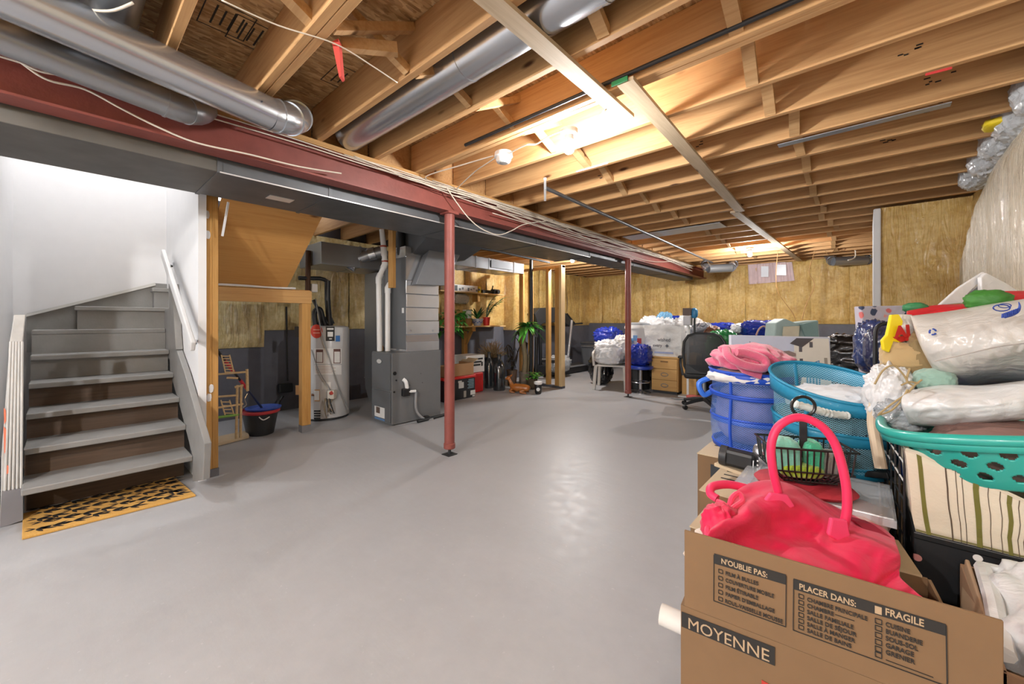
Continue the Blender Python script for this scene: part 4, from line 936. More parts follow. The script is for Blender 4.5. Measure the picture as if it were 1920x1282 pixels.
# boxes on the floor behind the nearer column
t = thing('printed_carton', 'black printed carton with pictures, on the floor just right of the nearer column', 'carton', (-4.8, 4.05, 0))
MB().box((-5.0, 3.7, 0), (-4.62, 4.32, .31)).build('carton', plain('#26282b', .5), t, bevel=.004)
for (y_, z_, w_, h_, c_) in ((3.98, .17, .10, .09, '#d8d8d4'), (4.22, .04, .10, .07, '#d9d9d6'), (4.08, .02, .05, .10, '#a8a39a'), (3.97, .255, .07, .03, '#d8d8d4'), (4.26, .01, .05, .02, '#d8d8d4')): MB().box((-4.621, y_, z_), (-4.617, y_ + w_, z_ + h_)).build('printed_picture', plain(c_, .5), t)
for k in range(6): MB().box((-4.621, 4.16 + .02 * (k % 2), .15 + .025 * k), (-4.617, 4.29, .163 + .025 * k)).build('print_line', plain('#7fa0ac', .5), t)
tag(MB().box((-5.0, 3.68, .311), (-4.60, 4.33, .355)).build('red_tray', plain('#d8302a', .4), bevel=.012), 'bright red flat tray lying on the black printed carton', 'tray')
tag(MB().box((-5.2, 3.3, .0), (-4.90, 3.68, .52)).build('red_bin', plain('#c82f2a', .45), bevel=.015), 'red plastic bin half hidden between furnace and nearer column', 'bin')
t = thing('open_cardboard_box', 'brown open cardboard box sitting on the red tray', 'box', (-4.8, 4.05, .355))
MB().box((-4.64, 3.72, .356), (-4.634, 4.30, .54)).build('side', M_CARD, t); MB().box((-4.98, 3.72, .356), (-4.974, 4.30, .50)).build('side', M_CARD, t); MB().box((-4.98, 4.294, .356), (-4.64, 4.30, .54)).build('side', M_CARD, t); MB().box((-4.98, 3.72, .356), (-4.64, 3.726, .52)).build('side', M_CARD, t); MB().box((-4.98, 3.72, .356), (-4.64, 4.30, .362)).build('bottom', M_CARD, t)
MB().bar((-4.82, 4.33, .54), (-4.82, 4.43, .59), .006, .32, (1, 0, 0)).build('flap', M_CARDL, t)
MB().box((-4.70, 3.85, .36), (-4.635, 4.05, .375)).build('hand_slot', M_DARK, t)
t = thing('red_crate', 'red crate on the floor right of the black printed carton', 'crate', (-5.0, 4.6, 0)); MB().box((-5.2, 4.36, 0), (-4.86, 4.74, .33)).build('body', plain('#d3211f', .4), t, bevel=.02); MB().box((-4.861, 4.40, .04), (-4.855, 4.70, .28)).build('panel', plain('#bd1e1c', .45), t, bevel=.002)
t = thing('white_carton', 'white carton with black print on top of the red crate', 'carton', (-5.05, 4.6, .33)); MB().box((-5.25, 4.38, .331), (-4.90, 4.80, .62)).build('carton', M_WPLAS, t, bevel=.004)
for k in range(3): MB().box((-4.901, 4.44, .44 + .05 * k), (-4.897, 4.70 + .03 * k, .47 + .05 * k)).build('print_block', M_DARK, t)
MB().box((-4.901, 4.72, .43), (-4.897, 4.76, .5)).build('print_block', M_DARK, t); MB().bar((-4.9, 4.38, .62), (-4.78, 4.38, .66), .006, .0001) if False else None
# dark bottles and dried twigs
for (u, v, r, h, lab) in ((917, 727, .085, .62, 'tall dark glass bottle on the floor right of the red crate'), (936, 731, .105, .60, 'wider dark glass bottle beside the mottled pot')):
    c = PZ(u, v, 0); t = thing('glass_bottle', lab, 'bottle', c, 'dark bottles under the lower shelf')
    MB().lathe([(r * .95, 0), (r, .02), (r, h * .66), (r * .55, h * .82), (r * .33, h * .88), (r * .33, h)], c, 24).build('body', plain('#23282c', .08, coat=1), t, smooth=True); MB().lathe([(r * .36, h), (r * .36, h + .02)], c, 14).build('cap', M_DARK, t, smooth=True)
c = P(922, 664, cf(724)); t = thing('dried_plant', 'dry brown twiggy plant in a dark basket behind the glass bottles', 'potted plant', Vector((c.x - .1, c.y + .12, 0)))
c = ORG[t]; MB().lathe([(.12, 0), (.15, .50), (.13, .52), (.10, .50)], c, 18).build('basket', M_BLACK, t, smooth=True)
m = MB()
for k in range(150):
    a, e = rnd.uniform(0, 6.28), rnd.uniform(.35, 1.5); l = rnd.uniform(.16, .36); p0 = c + Vector((rnd.gauss(0, .04), rnd.gauss(0, .04), .50)); p1 = p0 + Vector((math.cos(a) * math.cos(e), math.sin(a) * math.cos(e), math.sin(e))) * l
    m.tube([p0, p0 * .5 + p1 * .5 + Vector((rnd.gauss(0, .02), rnd.gauss(0, .02), .01)), p1], [.007, .006, .003], 4)
o = m.build('dry_twigs', M_TWIG, t); o['kind'] = 'stuff'
# pots on the floor
c = PZ(960, 722, 0); t = pot(c, .10, .27, plain('#7b675a', .5, var=.5, bscale=10), 'withered_plant', 'withered dark plant in a mottled brown pot next to the glass bottles')
for (dx, dy, h, cur) in ((0, .15, .75, .25), (.02, .30, .55, .2), (0, -.1, .5, -.1)):
    q = smoothpath([c + Vector((0, 0, .25)), c + Vector((dx, dy * .3, .25 + h * .5)), c + Vector((dx, dy, .25 + h)), c + Vector((dx, dy + cur, .2 + h * .92))], 5); MB().tube(q, .009, 6).build('stem', M_DEAD, t, smooth=True)
    for k in range(5): leaf(t, q[4 + 2 * k], (rnd.uniform(-.3, .5), rnd.uniform(-.6, .8), -.3), .14, .04, M_DEAD, .6)
for k in range(14): leaf(t, c + Vector((rnd.gauss(0, .03), -.08 + rnd.gauss(0, .06), .3 + rnd.uniform(0, .35))), (rnd.uniform(-.4, .8), rnd.uniform(-1, .4), .3), .11, .05, M_LEAFD if k % 2 else M_DEAD, .4)
c = PZ(983, 722, 0); t = pot(c, .105, .24, plain('#8d8071', .55, var=.45), 'dragon_tree', 'tall green dragon tree with a bare trunk in a grey-brown pot before the studs')
q = smoothpath([c + Vector((0, 0, .2)), c + Vector((0, .03, .5)), c + Vector((.0, -.03, .85)), c + Vector((.02, .05, 1.08))], 5); MB().tube(q, [.055 - .0012 * i for i in range(len(q))], 10).build('trunk', M_STEM, t, smooth=True)
MB().tube(smoothpath([c + Vector((.02, .05, .2)), c + Vector((.02, .10, .45)), c + Vector((.02, .16, .62))], 4), .03, 8).build('trunk', M_STEM, t, smooth=True)
for k in range(44):
    a = k * 2.4; e = rnd.uniform(-.3, 1.2); leaf(t, q[-1] + Vector((.0, .05, 0)), (math.cos(a) * .9, math.sin(a), e), rnd.uniform(.26, .42), .08, M_LEAFB if k % 3 else M_LEAF, .55)
c = PZ(996, 729, 0); t = pot(c, .09, .17, plain('#5a4c35', .7, var=.5), 'small_leafy_plant', 'small pale green leafy plant in a dark pot behind the deer figurine')
for k in range(34):
    a = rnd.uniform(0, 6.28); leaf(t, c + Vector((rnd.gauss(.02, .04), rnd.gauss(.06, .09), .17 + rnd.uniform(0, .10))), (math.cos(a), math.sin(a), rnd.uniform(0, .8)), .11, .06, plain('#86b45a', .5, var=.3) if k % 2 else M_LEAFB, .4)
# lying deer figurine
c = PZ(972, 736, 0); dirx = (PZ(988, 735, 0) - PZ(955, 733, 0)).normalized(); M_DEER = plain('#b9702f', .35, var=.3, coat=.6)
t = thing('deer_figurine', 'glossy orange-brown deer figurine lying on the floor before the pots', 'figurine', c)
nrm = Vector((-dirx.y, dirx.x, 0)); MT = Matrix((dirx, nrm, Vector((0, 0, 1)))).transposed()
def dp(a, b, z): return c + dirx * a + nrm * b + Vector((0, 0, z))
m = MB(); m.tube(smoothpath([dp(.19, 0, .05), dp(.15, 0, .075), dp(.05, 0, .085), dp(-.04, 0, .085), dp(-.10, 0, .10), dp(-.13, 0, .15), dp(-.155, 0, .20), dp(-.165, 0, .225)], 4), [.01, .035, .052, .06, .064, .066, .067, .066, .066, .066, .067, .068, .068, .066, .064, .06, .055, .048, .042, .036, .032, .029, .028, .027, .027, .026, .026, .026, .02][:29], 14); m.build('body', M_DEER, t, smooth=True, angle=0)
MB().tube(smoothpath([dp(-.145, 0, .23), dp(-.175, 0, .235), dp(-.21, 0, .222), dp(-.225, 0, .215)], 3), [.034, .040, .041, .039, .034, .028, .024, .021, .018, .012], 10).build('head', M_DEER, t, smooth=True, angle=0)
for s in (-1, 1):
    leaf(t, dp(-.15, .02 * s, .25), dirx * .3 + nrm * s + Vector((0, 0, .6)), .08, .04, M_DEER, 0, 'ear')
    MB().tube(smoothpath([dp(.12, .045 * s, .05), dp(.05, .075 * s, .03), dp(.10, .085 * s, .016), dp(.16, .08 * s, .014)], 3), [.035, .033, .03, .025, .02, .017, .015, .013, .012, .012], 8).build('hind_leg', M_DEER, t, smooth=True, angle=0)
    MB().tube(smoothpath([dp(-.09, .045 * s, .06), dp(-.13, .06 * s, .03), dp(-.10, .065 * s, .014), dp(-.04, .06 * s, .013)], 3), [.03, .026, .022, .019, .016, .014, .013, .012, .012, .012], 8).build('front_leg', M_DEER, t, smooth=True, angle=0)
c = PZ(1009, 738, 0); t = thing('cat_figurine', 'small black and white mug-like figurine on the floor beside the deer', 'figurine', c)
MB().lathe([(.045, 0), (.055, .03), (.06, .12), (.055, .16)], c, 18).build('body', M_BLACK, t, smooth=True); MB().lathe([(.058, .155), (.068, .165), (.068, .20), (.05, .205)], c, 18).build('rim', M_WPLAS, t, smooth=True); MB().lathe([(.03, 0), (.03, .004)], c + Vector((.035, -.045, .08)), 12, Matrix.Rotation(R(-50), 3, 'Z') @ Matrix.Rotation(R(90), 3, 'Y')).build('white_patch', M_WPLAS, t)
# stud partition
M_SOLE = plain('#55555b', .6)
t = thing('stud_partition', 'unfinished partition of bare wooden studs beside the treadmill', 'partition', (-4.3, 5.85, 0))
MB().box((-5.0, 5.83, 0), (-4.0, 5.92, .04)).build('sole_plate', M_SOLE, t); MB().box((-5.35, 5.83, 2.14), (-4.0, 5.92, 2.18)).build('top_plate', M_WY, t)
MB().box((-4.16, 5.83, .04), (-4.05, 5.92, 2.14)).build('stud', M_WZ, t, bevel=.003); MB().box((-4.049, 5.80, .04), (-4.0, 5.92, 2.18)).build('stud', wood(2, '#e0c596', '#cba873', name='pale_stud'), t, bevel=.003)
for x_ in (-4.36, -4.78, -5.0): MB().box((x_, 5.83, .04), (x_ + .06, 5.92, 2.14)).build('stud', M_WZ, t, bevel=.003)
tag(MB().tube([(-4.66, 5.78, .0), (-4.66, 5.78, 2.33)], .034, 12).build('drain_pipe', M_BLACK, smooth=True), 'black vertical drain pipe between the partition studs', 'pipe')
tag(MB().tube([(-4.52, 5.74, .0), (-4.50, 5.74, .9)], .03, 10).build('drain_pipe', M_BLACK, smooth=True), 'short black standpipe in front of the partition behind the dragon tree', 'pipe')
tag(MB().tube([PX(880, 462, -4.25), PX(930, 470, -4.25), PX(975, 480, -4.25), PX(1030, 492, -4.2)], .02, 8).build('cable_bundle', M_BLACK, smooth=True), 'black pipe strung along the branch duct to the studs', 'pipe')
# treadmill and totes
c0 = PX(1010, 700, -5.3); t = thing('treadmill', 'black folded treadmill standing behind the stud partition', 'treadmill', (-5.3, 7.3, 0))
q = [PX(u, v, -5.25) for u, v in ((1003, 588), (1012, 577), (1046, 576), (1063, 588), (1082, 608), (1070, 612), (1056, 603), (1020, 606), (1010, 612))]
MB().extrude(q, (-.22, 0, 0)).build('console', M_DARK, t, bevel=.015)
MB().tube([PX(1072, 600, -5.1), PX(1062, 700, -5.1)], .035, 10).build('upright', M_CHROME, t, smooth=True); MB().tube([PX(1012, 600, -5.3), PX(1014, 705, -5.3)], .04, 10).build('upright', M_BLACK, t, smooth=True)
MB().tube([PX(1063, 588, -5.15), PX(1078, 607, -5.1), PX(1092, 606, -5.0)], .02, 8).build('handrail', M_BLACK, t, smooth=True)
MB().box((-5.45, 6.95, .02), (-4.95, 8.6, .16)).build('deck', M_BLACK, t, bevel=.02); MB().box((-5.36, 7.0, .161), (-5.05, 8.5, .17)).build('belt', plain('#3a3b3d', .6), t); MB().box((-5.45, 6.85, .02), (-4.95, 7.25, .24)).build('motor_hood', M_DARK, t, bevel=.03)
MB().tube([(-4.93, 6.9, .18), (-4.93, 8.6, .16)], .02, 8).build('side_rail', M_GALVD, t, smooth=True)
def tote(loc, size, mat, label, red=True):
    x, y, z = loc; a, b, h = size; t = thing('storage_tote', label, 'tote', loc)
    MB().hexa([(x - a * .44, y - b * .44, z), (x + a * .44, y - b * .44, z), (x + a * .44, y + b * .44, z), (x - a * .44, y + b * .44, z)], [(x - a / 2, y - b / 2, z + h), (x + a / 2, y - b / 2, z + h), (x + a / 2, y + b / 2, z + h), (x - a / 2, y + b / 2, z + h)]).build('body', mat, t, bevel=.012)
    MB().cbox((x, y, z + h + .018), (a * 1.06, b * 1.06, .035)).build('lid', mat, t, bevel=.012)
    if red: MB().cbox((x + a * .49, y - .08, z + h * .55), (.004, .05, .05)).build('sticker', plain('#c8372e', .5), t)
    return t
c = PX(1092, 690, -4.75); tote((-4.78, 8.35, .175), (.45, .52, .40), plain('#54565a', .45), 'grey lidded storage tote standing on the treadmill deck')
tote((-5.2, 8.95, .0), (.45, .45, .62), plain('#4b4d51', .45), 'grey lidded storage tote on the floor near the back corner', False)
def bag(name, c, size, label, mat, seed=0, amp=.22, freq=2.2, sq=.75, ridge=.55, cat='bag', M=None, group=None, flat=True, nu=72, nv=44, ang=0, crease=.8, floor=False):
    c = Vector(c)
    if floor: c.z = size[2] / 2
    return tag(MB().blob(c, size, seed, amp, freq, sq, nu, nv, M, ridge, flat, crease).build(name, mat, smooth=True, angle=ang), label, cat, group)
W_BAG = crumple('#e9e9ea', .3, 11, .8, .7, .1, key=1); B_BAG = crumple('#2238a0', .25, 10, .8, .8, .1); K_BAG = crumple('#0d0e11', .18, 10, 1.0, 1.0, 0); CLEAR_BAG = crumple('#c7ccd0', .2, 12, .9, 1, .35)
G_BAG = crumple('#1f8a48', .3, 9, .7, .6); LB_BAG = crumple('#7fb6dd', .25, 10, .8, .8, .1); SAGE = crumple('#a9bdb9', .6, 7, .4, .1); NAVY = crumple('#27345e', .4, 9, .8, .5)
bag('plastic_bag', PX(1048, 682, -4.85), (.34, .62, .36), 'crumpled clear plastic bag between the studs and the grey tote', CLEAR_BAG, 11)
tag(MB().tube([PX(1016, 675, -4.9), PX(1040, 676, -4.7)], .05, 12).build('exercise_bar', M_BLACK, smooth=True), 'black padded bar sticking out between the studs', 'bar')

# ================================================================== FAR MIDDLE: chair, drawers, bags
# white plastic chair
M_CHAIR = plain('#c4c0b9', .4, var=.05)
c = PZ(1147, 728, 0); t = thing('plastic_chair', 'white plastic garden armchair piled with bags beside the farther column', 'chair', c)
sx, sy, sh = .25, .24, .43; rot = R(20)
def cp(a, b, z): return c + Vector((a * math.cos(rot) - b * math.sin(rot), a * math.sin(rot) + b * math.cos(rot), z))
for (a, b) in ((-1, -1), (1, -1), (1, 1), (-1, 1)): MB().bar(cp(a * .27, b * .26, 0), cp(a * .24, b * .22, .42 if b < 0 else .44), .055, .035, (0, 1, 0)).build('leg', M_CHAIR, t, bevel=.008)
MB().hexa([cp(-.25, -.24, .405), cp(.25, -.24, .405), cp(.23, .24, .395), cp(-.23, .24, .395)], [cp(-.25, -.24, .435), cp(.25, -.24, .435), cp(.23, .24, .425), cp(-.23, .24, .425)]).build('seat', M_CHAIR, t, bevel=.01)
MB().hexa([cp(-.23, .22, .42), cp(.23, .22, .42), cp(.23, .25, .42), cp(-.23, .25, .42)], [cp(-.22, .33, .86), cp(.22, .33, .86), cp(.22, .355, .86), cp(-.22, .355, .86)]).build('backrest', M_CHAIR, t, bevel=.02)
for a in (-1, 1):
    MB().tube(smoothpath([cp(a * .27, -.24, .42), cp(a * .285, -.25, .62), cp(a * .28, -.10, .66), cp(a * .26, .27, .66)], 4), .022, 8).build('armrest', M_CHAIR, t, smooth=True)
cc = c
bag('grocery_bag', cp(-.02, -.02, .63), (.48, .44, .42), 'white plastic grocery bag with faint print slumped on the white chair', W_BAG, 21, .3, 2.0, .6)
bag('grocery_bag', cp(.20, .04, .74), (.30, .34, .40), 'white bag with dark red lettering against the farther column', crumple('#d8d6d2', .35, 9, .6, .5, key=2), 22, .25)
bag('blue_plastic_bag', cp(-.10, .32, .88), (.50, .36, .36), 'shiny dark blue plastic bag behind the white chair', B_BAG, 23, .3)
bag('dark_cloth_heap', cp(-.26, .46, .30), (.4, .4, .6), 'black cloth heap on the floor behind the white chair', K_BAG, 24, .25, floor=True)
# blue round bar stool with blue bag
c = PZ(1201, 736, 0); t = thing('bar_stool', 'blue round stool with a chrome pedestal left of the drawer unit', 'stool', c)
MB().lathe([(.17, 0), (.17, .012), (.06, .03), (.025, .06)], c, 24).build('foot', M_CHROME, t, smooth=True); MB().cyl(c + Vector((0, 0, .05)), c + Vector((0, 0, .40)), .026).build('pedestal', M_CHROME, t, smooth=True)
MB().lathe([(.10, .39), (.19, .40), (.205, .42), (.20, .445), (.12, .455), (.0, .455)], c, 28).build('seat', plain('#2440a8', .35), t, smooth=True); MB().tube([c + Vector((.14 * math.cos(k * .52), .14 * math.sin(k * .52), .18)) for k in range(12)], .01, 6, True).build('foot_ring', M_CHROME, t, smooth=True)
bag('blue_plastic_bag', c + Vector((-.02, .03, .62)), (.34, .34, .36), 'blue plastic bag sitting on the round blue stool', B_BAG, 27, .22)
c2 = PZ(1183, 728, 0) + Vector((0, .18, 0)); t = thing('recycling_bin', 'dark blue bin on the floor behind the farther column', 'bin', c2)
MB().lathe([(.14, 0), (.17, .40), (.18, .40), (.18, .42), (.16, .42)], c2, 4, a0=R(45 + 10)).build('body', plain('#1f3c7c', .4), t, bevel=.01)
# wooden drawer unit
dx0, dx1 = -2.705, -2.265; dy0 = 6.565; M_BEECH = wood(0, '#d9ad6c', '#c9985a', name='beech')
t = thing('drawer_unit', 'light wooden three-drawer bedside unit carrying a white shopping bag', 'drawers', (-2.48, 6.8, 0))
MB().box((dx0, dy0 + .02, .04), (dx1, 7.15, .58)).build('carcass', M_BEECH, t, bevel=.004); MB().box((dx0 - .01, dy0, .58), (dx1 + .01, 7.16, .605)).build('top', M_BEECH, t, bevel=.004); MB().box((dx0 + .02, dy0 + .03, .0), (dx1 - .02, 7.1, .04)).build('plinth', M_DARK, t)
for k, (z0, z1) in enumerate(((.05, .22), (.228, .40), (.408, .57))):
    d_ = MB().box((dx0 + .012, dy0, z0), (dx1 - .012, dy0 + .02, z1)).build('drawer', M_BEECH, t, bevel=.004)
    if k < 2:
        zc = (z0 + z1) / 2; xc = (dx0 + dx1) / 2
        MB().tube([(xc + .06 * math.cos(a) * (1.1 if math.cos(a) > 0 else .8), dy0 - .012, zc + .028 * math.sin(a)) for a in [i * math.pi / 6 for i in range(12)]], .005, 6, True).build('wire_pull', M_GALVD, d_, smooth=True)
    else: MB().box(((dx0 + dx1) / 2 - .06, dy0 - .004, .515), ((dx0 + dx1) / 2 + .06, dy0, .535)).build('slot_pull', plain('#7d5c34', .6), d_)
# flat shopping bag with print on the drawers
def tote_bag(name, x0, x1, y, z0, z1, d, label, mat, cat='bag', seed=1):
    t = thing(name, label, cat, ((x0 + x1) / 2, y + d / 2, z0))
    def fnb_(s, t_):
        a = s * 4; z = z0 + (z1 - z0) * t_; k = int(a) % 4; f = a - int(a); dd = d * (1 - .6 * t_)
        x, yy = [(x0 + (x1 - x0) * f, y), (x1, y + dd * f), (x1 - (x1 - x0) * f, y + dd), (x0, y + dd * (1 - f))][k]
        n = noise.noise(Vector((x * 7, z * 6, seed))) * .018 + noise.noise(Vector((x * 20, z * 17, seed + 5))) * .006
        return Vector((x + n, yy - n * 1.2, z + n * .6 * t_))
    MB().grid(fnb_, 48, 16, True).build('bag_body', mat, t, smooth=True, angle=50); return t
zt = .606
t = tote_bag('shopping_bag', dx0 - .14, dx1 + .03, dy0 + .06, zt, zt + .52, .36, 'large white shopping bag with grey lettering standing on the wooden drawers', crumple('#d4d3d0', .4, 8, .5, .4, key=4), seed=3)
text('warp', None, (0, 0, 0), (1, 0, 0), (0, 0, 1), .1, M_INK) if False else None
yy = dy0 + .02
M_GREYINK = plain('#5d5f66', .6)
text('wished', t, (dx0 + .10, yy, zt + .25), (1, 0, 0), (0, 0, 1), .085, M_GREYINK, .001, sx=.9); text('every', t, (dx0 + .02, yy, zt + .16), (1, 0, 0), (0, 0, 1), .07, M_GREYINK, .001)
MB().lathe([(.028, 0), (.028, .004)], (dx0 + .26, yy - .002, zt + .18), 4, Matrix.Rotation(R(90), 3, 'X')).build('printed_heart', M_GREYINK, t); MB().box((dx0 + .05, yy - .004, zt + .05), (dx0 + .36, yy, zt + .08)).build('printed_band', plain('#9ba5c8', .6), t)
# bags behind
bag('plastic_bag', P(1232, 620, 7.3), (.62, .5, .50), 'big white plastic bag behind the shopping bag on the drawers', W_BAG, 31, .3)
bag('plastic_bag', P(1288, 622, 7.2), (.60, .5, .52), 'white plastic bag heap left of the tall metal stand', crumple('#e2e0de', .3, 10, .8, .6, key=5), 32, .3)
bag('plastic_bag', P(1246, 600, 7.2), (.24, .22, .26), 'small light blue plastic bag on top of the white bags', LB_BAG, 33, .35)
bag('blue_plastic_bag', P(1265, 600, 7.6), (.30, .22, .16), 'small royal blue bag end poking out behind the light blue bag', B_BAG, 34, .3)
bag('bag_heap', P(1260, 660, 7.6), (1.4, .7, .75), 'heap of dark stuffed bags underneath the white bags along the back wall', crumple('#34363c', .4, 8, .7, .4), 35, .2, floor=True)
t = thing('painted_pail', 'white plastic pail with blue and red print behind the farther column', 'pail', P(1196, 690, 7.1) * 1.0)
c = Vector((P(1196, 650, 7.1).x, P(1196, 650, 7.1).y, 0)); t.location = c; ORG[t] = c
MB().lathe([(.19, .62), (.22, 1.06), (.23, 1.06), (.23, 1.09), (.21, 1.14), (.10, 1.16)], c, 22).build('pail', M_WPLAS, t, smooth=True); MB().lathe([(.228, 1.08), (.21, 1.15), (.1, 1.17), (.001, 1.17)], c, 22).build('lid', plain('#9aa0a6', .4), t, smooth=True)
MB().cyl(c, c + Vector((0, 0, .62)), .2, 16).build('crate_below', M_DARK, t)
for k, col_ in enumerate(('#c8434b', '#6f9fcf', '#6f9fcf', '#c8434b')): 
    a = R(-60 - 18 * k); MB().cbox(c + Vector((.212 * math.cos(a), .212 * math.sin(a), .85 + .05 * (k % 2))), (.012, .07, .09), a).build('printed_patch', plain(col_, .5), t)
# tall stand with a pale box on it, desk side
c = PZ(1290, 742, 0); t = thing('metal_stand', 'tall white metal stand with a small pale box on top beside the office chair', 'stand', c)
MB().cbox(c + Vector((0, 0, .58)), (.035, .035, 1.14)).build('post', M_WPLAS, t, bevel=.004); MB().cbox(c + Vector((0, 0, .01)), (.20, .35, .02)).build('foot', M_WPLAS, t, bevel=.004); MB().cbox(c + Vector((.0, 0, 1.20)), (.12, .12, .15)).build('head_box', plain('#bcbcc0', .5), t, bevel=.01); MB().cbox(c + Vector((-.0, 0, 1.34)), (.13, .12, .12)).build('brown_box', plain('#54443c', .5), t, bevel=.005); MB().blob(c + Vector((.09, .02, 1.32)), (.10, .1, .16), 3, .2, 3, .8, 14, 10, flat=False).build('blue_cap', plain('#3f8cc0', .4), t, smooth=True); MB().cyl(c + Vector((.09, .03, .75)), c + Vector((.09, .03, 1.25)), .016).build('second_rod', M_DARK, t)
tag(MB().box((-2.22, 6.62, .02), (-2.0, 7.2, .66)).build('desk_side', M_BEECH, bevel=.004), 'plain light wooden cabinet side between the drawers and the office chair', 'cabinet')
# office chair
c = P(1320, 770, 5.45); c = Vector((c.x, c.y, 0)); t = thing('office_chair', 'black mesh-back office swivel chair seen from behind on five castors', 'chair', c)
for k in range(5):
    a = R(20 + 72 * k); d = Vector((math.cos(a), math.sin(a), 0)); l = MB().tube([c + Vector((0, 0, .13)), c + d * .15 + Vector((0, 0, .11)), c + d * .30 + Vector((0, 0, .075))], [.03, .026, .018], 8).build('base_arm', M_DARK, t, smooth=True)
    pr2 = Vector((-d.y, d.x, 0)) * .018; e = c + d * .30 + Vector((0, 0, .03)); MB().cyl(e - pr2, e + pr2, .03, 14).build('castor', M_BLACK, l, smooth=True)
MB().cyl(c + Vector((0, 0, .1)), c + Vector((0, 0, .42)), .028).build('gas_lift', M_GALVD, t, smooth=True)
fc = (Vector((0, 0, 0)) - c); fc.z = 0; fc.normalize(); sd = Vector((-fc.y, fc.x, 0))
def oc(a, b, z): return c + sd * a + fc * b + Vector((0, 0, z))
m = MB(); m.hexa([oc(-.24, -.25, .42), oc(.24, -.25, .42), oc(.24, .22, .42), oc(-.24, .22, .42)], [oc(-.25, -.26, .50), oc(.25, -.26, .50), oc(.25, .23, .50), oc(-.25, .23, .50)]); m.build('seat', M_BLACK, t, bevel=.03)
prof = [(-.20, .52), (-.235, .60), (-.25, .78), (-.24, .92), (-.19, 1.0), (-.10, 1.03), (.10, 1.03), (.19, 1.0), (.24, .92), (.25, .78), (.235, .60), (.20, .52)]
MB().tube([oc(a, .25 + .05 * math.cos((z - .75) * 4), z) for a, z in prof], .017, 8, True).build('back_frame', M_BLACK, t, smooth=True)
def fno(s, t_):
    z = .52 + .5 * t_; w = .22 + .03 * math.sin(math.pi * t_) - .10 * max(0, t_ - .8) * 5 * .5; return oc(-w + 2 * w * s, .25 + .05 * math.cos((z - .75) * 4) + .02 * math.sin(math.pi * s), z)
MB().grid(fno, 12, 12).build('mesh_back', mesh_net('#121316', 90, 70, .72), t, smooth=True, angle=0)
MB().hexa([oc(-.22, .28, .50), oc(.22, .28, .50), oc(.22, .30, .50), oc(-.22, .30, .50)], [oc(-.235, .28, .62), oc(.235, .28, .62), oc(.235, .30, .62), oc(-.235, .30, .62)]).build('lumbar_panel', M_BLACK, t, bevel=.008)
MB().bar(oc(0, .05, .42), oc(0, .29, .60), .08, .02).build('back_support', M_BLACK, t)
for a in (-1, 1): MB().tube(smoothpath([oc(a * .26, .1, .45), oc(a * .29, .08, .60), oc(a * .29, .02, .68)], 4), .018, 8).build('arm_post', M_DARK, t, smooth=True); MB().cbox(oc(a * .29, -.06, .69), (.08, .22, .03), math.atan2(fc.y, fc.x) - R(90)).build('arm_pad', M_BLACK, t, bevel=.01)
bag('red_rag', PZ(1302, 744, .02), (.22, .14, .05), 'crumpled red rag on the floor left of the office chair', crumple('#d26a62', .7, 9, .5, 0), 41, .3, 3, .8, cat='rag')
tag(MB().tube(smoothpath([PZ(1258, 745, .008), PZ(1268, 748, .008), PZ(1285, 748, .008), PZ(1296, 744, .008)], 5), .006, 6).build('cable', plain('#777a7c', .5), smooth=True), 'grey cable lying on the floor before the drawer unit', 'cable')
# heaps along the back
bag('dark_bag', P(1345, 680, 6.6), (.7, .6, .8), 'stuffed black bag behind the office chair', K_BAG, 51, .2, floor=True)
bag('green_bag', P(1356, 650, 6.0), (.42, .36, .46), 'crumpled green plastic bag right of the office chair back', G_BAG, 52, .3)
bag('brown_bag', P(1337, 626, 6.3), (.22, .2, .22), 'small crumpled brown bag above the green bag', crumple('#7b4a30', .4, 10, .8, .3), 53, .3)
bag('grey_bag', P(1318, 624, 6.6), (.34, .3, .30), 'grey crumpled bag above the office chair back', crumple('#6d7078', .4, 10, .8, .4), 54, .3)
bag('blue_tarp_bag', P(1356, 618, 6.9), (.66, .4, .22), 'folded dark blue tarp bag along the back wall left of the zipped tote', B_BAG, 55, .3)
rb_ = bag('blue_tarp_bag', P(1428, 618, 6.0), (.50, .4, .26), 'large royal blue woven bag with a pale strap, behind the canvas picture', B_BAG, 56, .22, sq=.55)
MB().tube(smoothpath([P(1418, 628, 5.7), P(1424, 616, 5.65), P(1434, 612, 5.65), P(1446, 628, 5.7)], 5), .012, 6).build('bag_strap', plain('#cfa79c', .7), rb_, smooth=True, label='pale pink strap loop')
bag('white_bag', P(1392, 616, 6.4), (.30, .25, .16), 'small white bag between the two blue tarp bags', W_BAG, 57, .3)
t = thing('zip_tote', 'pale sage fabric tote with pointed corners behind the canvas picture', 'bag', Vector((P(1495, 620, 5.2).x, P(1495, 620, 5.2).y, .7)))
q = [P(u, v, 5.2) for u, v in ((1455, 606), (1472, 597), (1492, 605), (1535, 600), (1538, 640), (1452, 640))]; MB().extrude(q, FW * .22).build('body', SAGE, t, bevel=.015)
q = [P(u, v, 5.17) for u, v in ((1470, 612), (1500, 611), (1498, 632), (1468, 630))]; MB().extrude(q, FW * .02).build('panel', plain('#d9cfb4', .6), t, bevel=.004)
q = [P(u, v, 5.15) for u, v in ((1502, 608), (1532, 601), (1535, 632), (1512, 634))]; MB().extrude(q, FW * .03).build('side_gusset', plain('#7f9a96', .7), t, bevel=.004)
bag('bag_heap', P(1440, 668, 5.7), (1.5, .9, .93), 'dark heap of bags filling the floor behind the canvas picture', crumple('#2c2f36', .5, 8, .7, .3), 58, .2, floor=True)
bag('bag_heap', P(1592, 690, 4.15), (.6, .7, .72), 'heap of stuffed black bags on the floor under the glossy black bag', K_BAG, 59, .2, floor=True)
